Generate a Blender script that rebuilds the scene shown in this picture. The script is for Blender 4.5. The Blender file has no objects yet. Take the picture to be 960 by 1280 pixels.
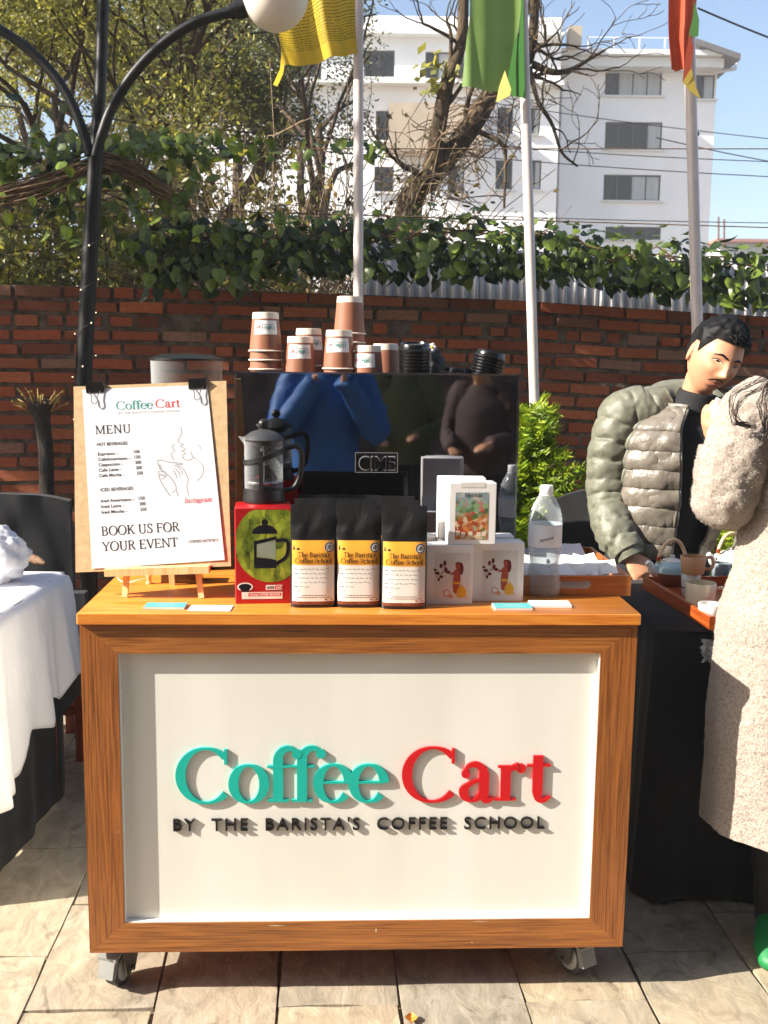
import bpy, bmesh, math, random
import numpy as np
from mathutils import Vector, Matrix, noise
from mathutils.bvhtree import BVHTree
random.seed(7)
R = math.radians
SC = bpy.context.scene
COL = SC.collection

# ------------------------------------------------------------------ camera, sky, sun, exposure
F = 1300.0; CAMH = 1.56; HORIZON = 452.0; ROLL = R(0.65)
TH = math.atan((640 - HORIZON) / F)
FW = Vector((0, math.cos(TH), -math.sin(TH)))
R0 = Vector((1, 0, 0)); U0 = Vector((0, math.sin(TH), math.cos(TH)))
RT = R0 * math.cos(ROLL) + U0 * math.sin(ROLL)
UP = U0 * math.cos(ROLL) - R0 * math.sin(ROLL)
CAM = Vector((0, 0, CAMH))
cd = bpy.data.cameras.new('camera'); cam = bpy.data.objects.new('camera', cd); COL.objects.link(cam)
cd.sensor_fit = 'VERTICAL'; cd.sensor_height = 36; cd.sensor_width = 27; cd.lens = F / 1280 * 36
cd.clip_start = 0.02; cd.clip_end = 2000
cd.dof.use_dof = True; cd.dof.focus_distance = 2.65; cd.dof.aperture_fstop = 11
mw = Matrix((RT, UP, -FW)).transposed().to_4x4(); mw.translation = CAM
cam.matrix_world = mw
SC.camera = cam

SUN_TRAVEL = Vector((1.46, 0.42, -1.0)).normalized()
to_sun = -SUN_TRAVEL
SC.world = bpy.data.worlds.new('World'); SC.world.use_nodes = True
wn = SC.world.node_tree.nodes; wl = SC.world.node_tree.links
sky = wn.new('ShaderNodeTexSky'); sky.sky_type = 'NISHITA'; sky.sun_disc = False
sky.sun_elevation = math.asin(to_sun.z); sky.sun_rotation = math.atan2(to_sun.x, to_sun.y)
sky.altitude = 600; sky.air_density = 1.0; sky.dust_density = 2.8; sky.ozone_density = 1.0
wl.new(sky.outputs[0], wn['Background'].inputs[0]); wn['Background'].inputs[1].default_value = 0.092
sl = bpy.data.lights.new('sun', 'SUN'); sl.energy = 5.0; sl.angle = R(0.55); sl.color = (1.0, 0.93, 0.82)
so = bpy.data.objects.new('sun', sl); COL.objects.link(so)
so.rotation_euler = SUN_TRAVEL.to_track_quat('-Z', 'Y').to_euler(); so.location = (-8, -3, 8)
SC.view_settings.view_transform = 'Standard'; SC.view_settings.look = 'None'
SC.view_settings.gamma = 1; SC.view_settings.use_curve_mapping = False
SC.view_settings.exposure = 1.36
SC.cycles.max_bounces = 8; SC.cycles.transparent_max_bounces = 12
SC.cycles.caustics_refractive = False; SC.cycles.caustics_reflective = False

# ------------------------------------------------------------------ pixel helpers (a pixel is only a direction)
def ray(px, py):
    return (FW + RT * ((px - 480) / F) + UP * ((640 - py) / F))
def at_y(px, py, Y):
    d = ray(px, py); return CAM + d * (Y / d.y)
def at_z(px, py, z):
    d = ray(px, py); return CAM + d * ((z - CAMH) / d.z)
def at_pl(px, py, p0, n):
    d = ray(px, py); return CAM + d * ((p0 - CAM).dot(n) / d.dot(n))

# ------------------------------------------------------------------ object helpers
W = {}
def tag(o, label=None, cat=None, group=None, kind=None):
    if label: o['label'] = label
    if cat: o['category'] = cat
    if group: o['group'] = group
    if kind: o['kind'] = kind
    return o
def thing(name, label, cat, loc=(0, 0, 0), rz=0.0, group=None, rot=None):
    o = bpy.data.objects.new(name, None); COL.objects.link(o); o.empty_display_size = 0.05
    o.location = loc; o.rotation_euler = rot if rot else (0, 0, rz)
    W[o] = o.matrix_basis.copy()
    return tag(o, label, cat, group)
def wm(o):
    if o in W: return W[o]
    return wm(o.parent) @ o.matrix_basis if o.parent else o.matrix_basis.copy()
def link(name, me, parent=None, mat=None, loc=None, rot=None):
    o = bpy.data.objects.new(name, me); COL.objects.link(o)
    if mat is not None and me is not None and len(me.materials) == 0:
        for m in (mat if isinstance(mat, (list, tuple)) else [mat]): me.materials.append(m)
    if parent: o.parent = parent
    if loc is not None: o.location = loc
    if rot is not None: o.rotation_euler = rot
    return o
def copy_tree(o, parent=None):
    c = o.copy(); COL.objects.link(c); c.parent = parent
    for ch in list(o.children): copy_tree(ch, c)
    return c

def frame_dirs(pts):
    n = len(pts); out = []
    for i in range(n):
        a = pts[max(i - 1, 0)]; b = pts[min(i + 1, n - 1)]
        d = (b - a); out.append(d.normalized() if d.length > 1e-9 else Vector((0, 0, 1)))
    return out
def spline(pts, n):
    """Catmull-Rom through pts (Vectors or tuples of any length), n samples"""
    P = [np.array(p, float) for p in pts]; m = len(P) - 1; out = []
    for k in range(n):
        t = k / (n - 1) * m; i = min(int(t), m - 1); u = t - i
        p0 = P[i - 1] if i > 0 else 2 * P[0] - P[1]; p1, p2 = P[i], P[i + 1]
        p3 = P[i + 2] if i + 2 <= m else 2 * P[m] - P[m - 1]
        out.append(0.5 * ((2 * p1) + (p2 - p0) * u + (2 * p0 - 5 * p1 + 4 * p2 - p3) * u * u + (3 * p1 - p0 - 3 * p2 + p3) * u ** 3))
    return out

class MB:
    def __init__(s): s.v = []; s.f = []; s.m = []; s.cur = 0
    def add(s, vs, fs, mi=None):
        b = len(s.v); s.v.extend([tuple(v) for v in vs])
        for f in fs: s.f.append(tuple(b + i for i in f)); s.m.append(s.cur if mi is None else mi)
        return s
    def box(s, c, size, M=None, mi=None):
        x, y, z = [q / 2 for q in size]; c = Vector(c)
        vs = [Vector((a, b, d)) for a in (-x, x) for b in (-y, y) for d in (-z, z)]
        vs = [(M @ v if M is not None else v) + c for v in vs]
        return s.add(vs, [(0, 1, 3, 2), (4, 6, 7, 5), (0, 4, 5, 1), (2, 3, 7, 6), (0, 2, 6, 4), (1, 5, 7, 3)], mi)
    def rbox(s, c, size, r, M=None, mi=None, seg=3):
        """box with rounded vertical (z) edges and small chamfer on top/bottom"""
        x, y, z = [q / 2 for q in size]; c = Vector(c); ring = []
        for (sx, sy, a0) in ((1, 1, 0), (-1, 1, 90), (-1, -1, 180), (1, -1, 270)):
            for k in range(seg + 1):
                a = R(a0 + 90 * k / seg); ring.append((sx * (x - r) + r * math.cos(a), sy * (y - r) + r * math.sin(a)))
        ch = min(r, z) * 0.5
        rings = []
        for (zz, ins) in ((-z, ch), (-z + ch, 0), (z - ch, 0), (z, ch)):
            rings.append([Vector((px * (1 - ins / x), py * (1 - ins / y), zz)) for px, py in ring])
        if M is not None: rings = [[M @ v for v in q] for q in rings]
        rings = [[v + c for v in q] for q in rings]
        return s.loft(rings, mi=mi)
    def loft(s, rings, closed=True, caps=True, mi=None):
        n = len(rings[0]); vs = [v for r in rings for v in r]; fs = []
        for i in range(len(rings) - 1):
            for j in range(n if closed else n - 1):
                k = (j + 1) % n; fs.append((i * n + j, i * n + k, (i + 1) * n + k, (i + 1) * n + j))
        if caps and closed:
            fs.append(tuple(range(n - 1, -1, -1))); fs.append(tuple((len(rings) - 1) * n + j for j in range(n)))
        return s.add(vs, fs, mi)
    def tube(s, pts, rad, seg=8, caps=True, mi=None, ref=None, flat=None):
        """rad: number, list or list of (a,b) with a along ref"""
        pts = [Vector(p) for p in pts]; n = len(pts); D = frame_dirs(pts); rings = []
        u = Vector(ref) if ref is not None else Vector((0, 0, 1)).cross(D[0])
        if u.length < 1e-4: u = Vector((1, 0, 0))
        for i in range(n):
            d = D[i]
            if ref is not None: u = Vector(ref)
            u = (u - d * u.dot(d)); u.normalize(); w = d.cross(u)
            r = rad[i] if isinstance(rad, (list, tuple)) else rad
            a, b = r if isinstance(r, (list, tuple)) else (r, r)
            rings.append([pts[i] + u * (a * math.cos(2 * math.pi * k / seg)) + w * (b * math.sin(2 * math.pi * k / seg)) for k in range(seg)])
        return s.loft(rings, True, caps, mi)
    def lathe(s, prof, seg=32, c=(0, 0, 0), M=None, mi=None, caps=True):
        c = Vector(c); rings = []
        for r, z in prof:
            q = [Vector((r * math.cos(2 * math.pi * k / seg), r * math.sin(2 * math.pi * k / seg), z)) for k in range(seg)]
            rings.append([(M @ v if M is not None else v) + c for v in q])
        return s.loft(rings, True, caps, mi)
    def sphere(s, c, r, seg=16, M=None, mi=None, rings=10):
        rr = r if isinstance(r, (tuple, list)) else (r, r, r); c = Vector(c); L = []
        for i in range(rings + 1):
            a = math.pi * (i + 0.02) / (rings + 0.04) - math.pi / 2
            q = [Vector((rr[0] * math.cos(a) * math.cos(2 * math.pi * k / seg), rr[1] * math.cos(a) * math.sin(2 * math.pi * k / seg), rr[2] * math.sin(a))) for k in range(seg)]
            L.append([(M @ v if M is not None else v) + c for v in q])
        return s.loft(L, True, True, mi)
    def grid(s, fn, nu, nv, mi=None):
        vs = [fn(i / (nu - 1), j / (nv - 1)) for j in range(nv) for i in range(nu)]
        return s.add(vs, [(j * nu + i, j * nu + i + 1, (j + 1) * nu + i + 1, (j + 1) * nu + i) for j in range(nv - 1) for i in range(nu - 1)], mi)
    def prism(s, poly, y0, y1, mi=None):
        """poly in (x,z), extruded y0..y1 (y0 is the front)"""
        n = len(poly)
        vs = [Vector((x, y0, z)) for x, z in poly] + [Vector((x, y1, z)) for x, z in poly]
        return s.add(vs, [tuple(range(n)), tuple(range(2 * n - 1, n - 1, -1))] + [(i, i + n, (i + 1) % n + n, (i + 1) % n) for i in range(n)], mi)
    def mesh(s, name, M=None, smooth=True, angle=40):
        me = bpy.data.meshes.new(name)
        vs = s.v if M is None else [tuple(M @ Vector(v)) for v in s.v]
        me.from_pydata(vs, [], s.f)
        if any(s.m): me.polygons.foreach_set('material_index', s.m)
        if smooth:
            me.polygons.foreach_set('use_smooth', [True] * len(s.f))
            if angle is not None: me.set_sharp_from_angle(angle=R(angle))
        me.validate(); me.update(); return me
    def build(s, name, mat=None, parent=None, local=False, smooth=True, angle=40, fix=False):
        M = None
        if parent is not None and not local: M = wm(parent).inverted()
        me = s.mesh(name, M, smooth, angle)
        if fix:
            bm = bmesh.new(); bm.from_mesh(me); bmesh.ops.recalc_face_normals(bm, faces=bm.faces); bm.to_mesh(me); bm.free()
        return link(name, me, parent, mat)

def dep_mesh(o):
    dg = bpy.context.evaluated_depsgraph_get()
    return bpy.data.meshes.new_from_object(o.evaluated_get(dg))
def remesh(mb, voxel, smooth_it=4, fac=0.5, M=None):
    me = mb.mesh('tmp'); o = link('tmp', me)
    m = o.modifiers.new('r', 'REMESH'); m.mode = 'VOXEL'; m.voxel_size = voxel
    if smooth_it:
        q = o.modifiers.new('s', 'SMOOTH'); q.iterations = smooth_it; q.factor = fac
    out = dep_mesh(o); bpy.data.objects.remove(o); bpy.data.meshes.remove(me)
    if M is not None: out.transform(M)
    out.polygons.foreach_set('use_smooth', [True] * len(out.polygons)); return out
def nz(p, s=1.0, o=0.0):
    return noise.noise(Vector((p[0] * s + o, p[1] * s + o * 1.7, p[2] * s - o)))

# ------------------------------------------------------------------ materials
MATS = {}
def lin(c):
    """sRGB 0-255 triple -> linear"""
    return tuple(((q / 255) / 12.92 if q / 255 <= 0.04045 else ((q / 255 + 0.055) / 1.055) ** 2.4) for q in c)
class NT:
    def __init__(s, name):
        s.m = bpy.data.materials.new(name); s.m.use_nodes = True; s.t = s.m.node_tree
        s.b = s.t.nodes['Principled BSDF']; s.out = s.t.nodes['Material Output']
    def n(s, ty, **kw):
        q = s.t.nodes.new(ty)
        for k, v in kw.items():
            if k.startswith('i_'):
                key = k[2:]; key = int(key) if key.isdigit() else key.replace('_', ' ')
                q.inputs[key].default_value = v
            else: setattr(q, k, v)
        return q
    def l(s, a, b): s.t.links.new(a, b)
    def coord(s, kind='Object', scale=(1, 1, 1), rot=(0, 0, 0)):
        c = s.n('ShaderNodeTexCoord'); mp = s.n('ShaderNodeMapping'); mp.inputs['Scale'].default_value = scale
        mp.inputs['Rotation'].default_value = rot
        s.l(c.outputs[kind], mp.inputs[0]); return mp.outputs[0]
    def noise(s, vec, scale, detail=4, rough=0.55, dist=0.0):
        q = s.n('ShaderNodeTexNoise'); q.inputs['Scale'].default_value = scale; q.inputs['Detail'].default_value = detail
        q.inputs['Roughness'].default_value = rough; q.inputs['Distortion'].default_value = dist
        s.l(vec, q.inputs['Vector']); return q.outputs['Fac']
    def ramp(s, fac, stops):
        q = s.n('ShaderNodeValToRGB'); e = q.color_ramp.elements
        while len(e) < len(stops): e.new(0.5)
        for k, (p, c) in enumerate(stops): e[k].position = p; e[k].color = (*c, 1)
        s.l(fac, q.inputs[0]); return q.outputs[0]
    def mix(s, fac, a, b, mode='MIX'):
        q = s.n('ShaderNodeMix', data_type='RGBA', blend_type=mode)
        for sock, v in ((0, fac), (6, a), (7, b)):
            if isinstance(v, (int, float)): q.inputs[sock].default_value = v
            elif isinstance(v, tuple): q.inputs[sock].default_value = (*v, 1)
            else: s.l(v, q.inputs[sock])
        return q.outputs[2]
    def bump(s, h, strength, dist=0.01):
        q = s.n('ShaderNodeBump'); q.inputs['Strength'].default_value = strength; q.inputs['Distance'].default_value = dist
        s.l(h, q.inputs['Height']); s.l(q.outputs[0], s.b.inputs['Normal'])
    def rnd(s):
        return s.n('ShaderNodeObjectInfo').outputs['Random']
def M(name, col, rough=0.6, metal=0.0, var=0.12, scale=12.0, bump=0.0, bscale=None, bdist=0.004, coat=0, trans=0, ior=1.5, rnd=0.0, spec=None, sheen=0, aniso=(1, 1, 1), sss=0):
    """col is sRGB 0-255"""
    if name in MATS: return MATS[name]
    t = NT(name); c = lin(col); v = t.coord(scale=aniso)
    f = t.noise(v, scale, 5)
    d = tuple(q * (1 - var * 1.6) for q in c); h = tuple(min(1, q * (1 + var)) for q in c)
    base = t.ramp(f, [(0.3, d), (0.7, h)])
    if rnd:
        k = t.n('ShaderNodeMapRange'); k.inputs[3].default_value = 1 - rnd; k.inputs[4].default_value = 1 + rnd
        t.l(t.rnd(), k.inputs[0]); hs = t.n('ShaderNodeHueSaturation'); t.l(k.outputs[0], hs.inputs['Value']); t.l(base, hs.inputs['Color']); base = hs.outputs[0]
    t.l(base, t.b.inputs['Base Color'])
    t.b.inputs['Roughness'].default_value = rough; t.b.inputs['Metallic'].default_value = metal; t.b.inputs['IOR'].default_value = ior
    t.b.inputs['Coat Weight'].default_value = coat; t.b.inputs['Transmission Weight'].default_value = trans
    if sheen: t.b.inputs['Sheen Weight'].default_value = sheen
    if sss:
        t.b.inputs['Subsurface Weight'].default_value = sss; t.b.inputs['Subsurface Radius'].default_value = (0.012, 0.005, 0.003); t.b.inputs['Subsurface Scale'].default_value = 1.0
    if spec is not None: t.b.inputs['Specular IOR Level'].default_value = spec
    if bump: t.bump(t.noise(v, bscale or scale * 4, 4), bump, bdist)
    MATS[name] = t.m; return t.m
def glass(name, col=(255, 255, 255), rough=0.02, ior=1.45):
    if name in MATS: return MATS[name]
    t = NT(name); g = t.b; g.inputs['Base Color'].default_value = (*lin(col), 1); g.inputs['Roughness'].default_value = rough
    g.inputs['Transmission Weight'].default_value = 1; g.inputs['IOR'].default_value = ior; MATS[name] = t.m; return t.m
def clear_sheet(name, tint=(250, 252, 255), op=0.12, rough=0.05):
    """thin clear plastic or glass wall: mostly see-through with a glossy skin"""
    if name in MATS: return MATS[name]
    t = NT(name); tr = t.n('ShaderNodeBsdfTransparent'); tr.inputs[0].default_value = (*lin(tint), 1)
    gl = t.n('ShaderNodeBsdfPrincipled'); gl.inputs['Base Color'].default_value = (*lin((225, 230, 232)), 1); gl.inputs['Roughness'].default_value = rough
    lw = t.n('ShaderNodeLayerWeight'); lw.inputs[0].default_value = 0.35
    mr = t.n('ShaderNodeMapRange'); mr.inputs[3].default_value = op; mr.inputs[4].default_value = min(1, op + 0.55); t.l(lw.outputs['Facing'], mr.inputs[0])
    mx = t.n('ShaderNodeMixShader'); t.l(mr.outputs[0], mx.inputs[0]); t.l(tr.outputs[0], mx.inputs[1]); t.l(gl.outputs[0], mx.inputs[2])
    t.l(mx.outputs[0], t.out.inputs[0]); MATS[name] = t.m; return t.m
def leaf_mat(name, dark, light, trans=0.35, rough=0.45, rscale=3.0):
    if name in MATS: return MATS[name]
    t = NT(name); v = t.coord('Object'); g = t.n('ShaderNodeNewGeometry')
    f = t.noise(v, rscale, 3); mixf = t.n('ShaderNodeMath', operation='ADD'); t.l(f, mixf.inputs[0])
    s2 = t.n('ShaderNodeMath', operation='MULTIPLY_ADD'); t.l(g.outputs['Random Per Island'], s2.inputs[0]); s2.inputs[1].default_value = 0.7; s2.inputs[2].default_value = -0.35
    t.l(s2.outputs[0], mixf.inputs[1])
    r3 = t.n('ShaderNodeMath', operation='MULTIPLY_ADD'); t.l(t.rnd(), r3.inputs[0]); r3.inputs[1].default_value = 0.4; r3.inputs[2].default_value = -0.2
    m2 = t.n('ShaderNodeMath', operation='ADD'); t.l(mixf.outputs[0], m2.inputs[0]); t.l(r3.outputs[0], m2.inputs[1])
    c = t.ramp(m2.outputs[0], [(0.2, lin(dark)), (0.85, lin(light))]); t.l(c, t.b.inputs['Base Color']); t.b.inputs['Roughness'].default_value = rough
    tl = t.n('ShaderNodeBsdfTranslucent'); t.l(t.mix(1.0, c, (1.0, 0.95, 0.45), 'MULTIPLY'), tl.inputs[0])
    ms = t.n('ShaderNodeMixShader'); ms.inputs[0].default_value = trans; t.l(t.b.outputs[0], ms.inputs[1]); t.l(tl.outputs[0], ms.inputs[2]); t.l(ms.outputs[0], t.out.inputs[0])
    MATS[name] = t.m; return t.m
def wood(name, dark, mid, light, axis, rough=0.32, coat=0.25, band=34.0, seed=0.0):
    """teak-like grain running along axis 0/1/2"""
    if name in MATS: return MATS[name]
    t = NT(name); sc = [1.0, 1.0, 1.0]; sc[axis] = 0.035
    c = t.n('ShaderNodeTexCoord'); mp = t.n('ShaderNodeMapping'); mp.inputs['Scale'].default_value = sc; mp.inputs['Location'].default_value = (seed, seed * 1.3, seed * 0.7)
    t.l(c.outputs['Object'], mp.inputs[0]); v = mp.outputs[0]
    sc2 = [1.0, 1.0, 1.0]; sc2[axis] = 0.02
    v2 = t.coord(scale=sc2)
    big = t.noise(v, 15, 3, 0.5, 0.25); 
    wv = t.n('ShaderNodeMath', operation='MULTIPLY'); t.l(big, wv.inputs[0]); wv.inputs[1].default_value = band
    fr = t.n('ShaderNodeMath', operation='PINGPONG'); t.l(wv.outputs[0], fr.inputs[0]); fr.inputs[1].default_value = 1.0
    fine = t.noise(v2, 430, 4, 0.65)
    f1 = t.ramp(fr.outputs[0], [(0.0, lin(dark)), (0.35, lin(mid)), (1.0, lin(light))])
    f2 = t.ramp(fine, [(0.35, lin(dark)), (0.62, lin(light))])
    col = t.mix(0.58, f1, f2)
    blot = t.noise(t.coord(), 3.0, 2); col = t.mix(0.35, col, t.ramp(blot, [(0.3, lin(dark)), (0.7, lin(light))]), 'SOFT_LIGHT')
    t.l(col, t.b.inputs['Base Color']); t.b.inputs['Roughness'].default_value = rough; t.b.inputs['Coat Weight'].default_value = coat; t.b.inputs['Coat Roughness'].default_value = 0.25
    t.bump(fine, 0.12, 0.0006); MATS[name] = t.m; return t.m
def bark(name, dark, light, scale=9.0, bump=0.9):
    if name in MATS: return MATS[name]
    t = NT(name); v = t.coord(scale=(1, 1, 0.35)); f = t.noise(v, scale, 8, 0.7)
    t.l(t.ramp(f, [(0.3, lin(dark)), (0.7, lin(light))]), t.b.inputs['Base Color']); t.b.inputs['Roughness'].default_value = 0.9
    t.bump(t.noise(v, scale * 2.2, 6, 0.7), bump, 0.02); MATS[name] = t.m; return t.m
# ------------------------------------------------------------------ lettering
def arc(cx, cy, rx, ry, a0, a1, n=22):
    return [(cx + rx * math.cos(R(a0 + (a1 - a0) * k / n)), cy + ry * math.sin(R(a0 + (a1 - a0) * k / n))) for k in range(n + 1)]
def sp2(pts, n=18): return [tuple(p) for p in spline(pts, n)]
def glyph(ch, T=0.1, t=0.032):
    """serif letter as pen strokes: (advance, [(points, widths, closed)])"""
    S = []
    def pen(pts, closed=False, wf=None):
        n = len(pts); ws = []
        for i in range(n):
            a = pts[i - 1] if (i > 0 or closed) else pts[0]; b = pts[(i + 1) % n] if (i < n - 1 or closed) else pts[-1]
            dx, dy = b[0] - a[0], b[1] - a[1]; L = math.hypot(dx, dy) or 1
            ws.append(wf(i / (n - 1)) if wf else t + (T - t) * abs(dy / L) ** 1.7)
        S.append((pts, ws, closed))
    def line(a, b, w): S.append(([a, b], [w, w], False))
    def stem(x, y0, y1, w=T): line((x, y0), (x, y1), w)
    def ser(x, y, w=0.2): line((x - w / 2, y + (t / 2 if y < 0.3 else -t / 2)), (x + w / 2, y + (t / 2 if y < 0.3 else -t / 2)), t)
    def dot(x, y, r): S.append((arc(x, y, r / 2, r / 2, 0, 360, 10)[:-1], [r] * 10, True))
    A = 0.5
    if ch == ' ': A = 0.26
    elif ch == 'M': stem(.12, 0, .7, t * 1.2); line((.13, .7), (.42, .03), T); line((.42, .03), (.72, .7), t); stem(.73, 0, .7); ser(.12, 0); ser(.73, 0, .26); ser(.09, .7, .16); ser(.76, .7, .2); A = .87
    elif ch in 'EF':
        stem(.14, 0, .7); line((.05, .685), (.5, .685), t); line((.14, .36), (.4, .36), t); line((.5, .685), (.5, .55), t); line((.4, .42), (.4, .3), t)
        if ch == 'E': line((.05, .015), (.53, .015), t); line((.53, .015), (.53, .16), t)
        else: ser(.14, 0, .24)
        A = .6 if ch == 'E' else .56
    elif ch == 'N': stem(.12, 0, .7, t * 1.2); line((.12, .7), (.6, 0), T); stem(.6, 0, .7, t * 1.2); ser(.12, 0); ser(.08, .7, .14); ser(.6, .7); A = .74
    elif ch == 'U': pen([(.14, .7), (.14, .5)] + arc(.35, .22, .21, .23, 180, 360, 16)[:10]); pen(arc(.35, .22, .21, .23, 280, 360, 10) + [(.56, .5), (.56, .7)], wf=lambda q: t * 1.2); ser(.14, .7, .24); ser(.56, .7); A = .7
    elif ch in 'BR':
        stem(.14, 0, .7); ser(.1, .7, .14)
        pen([(.14, .685)] + arc(.29, .525, .18, .16, 90, -90) + [(.14, .365)])
        if ch == 'B': pen([(.14, .365)] + arc(.31, .19, .2, .175, 90, -90) + [(.05, .015)]); A = .62
        else: line((.3, .36), (.56, 0), T); ser(.14, 0, .24); ser(.58, 0, .14); A = .66
    elif ch == 'O': pen(arc(.37, .35, .31, .36, 0, 360, 32)[:-1], True); A = .75
    elif ch == 'K': stem(.14, 0, .7); line((.16, .28), (.52, .69), t); line((.27, .42), (.56, 0), T); ser(.14, 0, .24); ser(.14, .7, .24); ser(.53, .7); ser(.58, 0, .2); A = .68
    elif ch in 'Ss':
        k = 1.0 if ch == 'S' else 0.68
        pts = [(p[0] * k, p[1] * k) for p in sp2([(.45, .55), (.38, .67), (.25, .7), (.12, .6), (.16, .45), (.29, .36), (.43, .24), (.4, .06), (.25, .0), (.1, .06), (.07, .19)], 30)]
        pen(pts, wf=lambda q: t + (T - t) * math.exp(-((q - .5) / .2) ** 2)); line((.46 * k, .52 * k), (.46 * k, .7 * k), t); line((.07 * k, .0), (.07 * k, .2 * k), t); A = .54 * k
    elif ch == 'Y': line((.08, .7), (.33, .32), T); line((.58, .7), (.33, .32), t); stem(.33, 0, .33); ser(.33, 0, .24); ser(.08, .7, .2); ser(.58, .7, .18); A = .64
    elif ch == 'V': line((.08, .7), (.33, 0), T); line((.58, .7), (.33, 0), t); ser(.08, .7, .2); ser(.58, .7, .18); A = .64
    elif ch == 'T': stem(.3, 0, .7); line((.03, .685), (.57, .685), t); line((.03, .685), (.03, .54), t); line((.57, .685), (.57, .54), t); ser(.3, 0, .24); A = .6
    elif ch == 'I': stem(.14, 0, .7); ser(.14, 0, .24); ser(.14, .7, .24); A = .28
    elif ch == 'C': pen(arc(.38, .35, .33, .36, 42, 318, 34)); line((.635, .5), (.635, .7), t * 1.3); A = .7
    elif ch == 'o': pen(arc(.25, .24, .2, .245, 0, 360, 28)[:-1], True); A = .5
    elif ch == 'c': pen(arc(.25, .24, .2, .245, 45, 315, 24)); dot(.385, .39, T * .45); A = .44
    elif ch == 'e': pen(arc(.25, .24, .2, .245, 2, 322, 28)); line((.08, .255), (.45, .255), t); A = .48
    elif ch == 'f': stem(.15, 0, .56); pen(arc(.29, .56, .14, .15, 180, 35, 14), wf=lambda q: T * (1 - q) + t * 1.2 * q); dot(.395, .635, T * .5); line((.01, .47), (.31, .47), t); ser(.15, 0, .27); A = .33
    elif ch == 'a': pen(sp2([(.09, .37), (.13, .46), (.23, .485), (.32, .42), (.335, .33)], 14), wf=lambda q: t + (T - t) * q); stem(.335, .09, .34); pen(sp2([(.335, .09), (.35, .02), (.4, .0), (.46, .04)], 10), wf=lambda q: T * (1 - q) + t * q); pen(sp2([(.335, .29), (.2, .25), (.09, .17), (.09, .07), (.17, .0), (.27, .04), (.335, .11)], 22)); dot(.1, .36, T * .45); A = .47
    elif ch == 'r': stem(.14, 0, .47); pen(sp2([(.15, .3), (.2, .42), (.3, .465)], 10), wf=lambda q: t + (T * .7 - t) * q); dot(.335, .43, T * .5); ser(.14, 0, .27); ser(.1, .47, .12); A = .39
    elif ch == 't': stem(.16, .1, .6); pen(sp2([(.16, .12), (.175, .03), (.24, .0), (.33, .05)], 10), wf=lambda q: T * (1 - q) + t * q); line((.02, .47), (.32, .47), t); A = .34
    elif ch in 'hn':
        stem(.13, 0, .72 if ch == 'h' else .47); pen(sp2([(.14, .32), (.2, .43), (.29, .475), (.38, .41), (.4, .3)], 16), wf=lambda q: t + (T - t) * q ** 1.5); stem(.4, 0, .31); ser(.13, 0, .22); ser(.4, 0, .22); ser(.09, .72 if ch == 'h' else .47, .12); A = .53
    elif ch == 'm':
        for q0 in (0, .27): stem(.13 + q0, 0, .4 if q0 else .47); pen(sp2([(.14 + q0, .32), (.2 + q0, .44), (.3 + q0, .475), (.4 + q0, .3)], 12), wf=lambda q: t + (T - t) * q)
        stem(.67, 0, .31); ser(.13, 0); ser(.4, 0); ser(.67, 0); A = .8
    elif ch == 'i': stem(.14, 0, .47); dot(.14, .63, T * .55); ser(.14, 0, .24); ser(.1, .47, .12); A = .28
    elif ch == 'l': stem(.14, 0, .72); ser(.14, 0, .24); ser(.1, .72, .12); A = .28
    elif ch == 'g': pen(arc(.23, .31, .15, .17, 0, 360, 20)[:-1], True); pen(arc(.24, -.06, .19, .12, 0, 360, 22)[:-1], True); line((.14, .16), (.16, .04), t); A = .46
    elif ch == 'y': line((.06, .47), (.24, .03), T); line((.42, .47), (.18, -.16), t); dot(.14, -.16, T * .4); ser(.06, .47); ser(.42, .47, .16); A = .48
    elif ch == "'": line((.07, .72), (.06, .52), T * .8); A = .14
    return A, S
def stroke_mesh(mb, pts, ws, closed, mapf, depth, lift, mi=None):
    n = len(pts); L = []; Rr = []
    for i in range(n):
        a = pts[i - 1] if (i > 0 or closed) else pts[0]; b = pts[(i + 1) % n] if (i < n - 1 or closed) else pts[-1]
        dx, dy = b[0] - a[0], b[1] - a[1]; q = math.hypot(dx, dy) or 1; nx, ny = -dy / q, dx / q
        L.append((pts[i][0] + nx * ws[i] / 2, pts[i][1] + ny * ws[i] / 2)); Rr.append((pts[i][0] - nx * ws[i] / 2, pts[i][1] - ny * ws[i] / 2))
    m = n if closed else n - 1
    vs = [mapf(x, y, lift) for x, y in L] + [mapf(x, y, lift) for x, y in Rr]
    fs = [(n + i, n + (i + 1) % n, (i + 1) % n, i) for i in range(m)]
    if depth:
        vs += [mapf(x, y, lift - depth) for x, y in L] + [mapf(x, y, lift - depth) for x, y in Rr]
        fs += [(i, (i + 1) % n, 2 * n + (i + 1) % n, 2 * n + i) for i in range(m)] + [(3 * n + i, 3 * n + (i + 1) % n, n + (i + 1) % n, n + i) for i in range(m)]
        if not closed: fs += [(0, 2 * n, 3 * n, n), (2 * n - 1, 4 * n - 1, 3 * n - 1, n - 1)]
    mb.add(vs, fs, mi)
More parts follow.
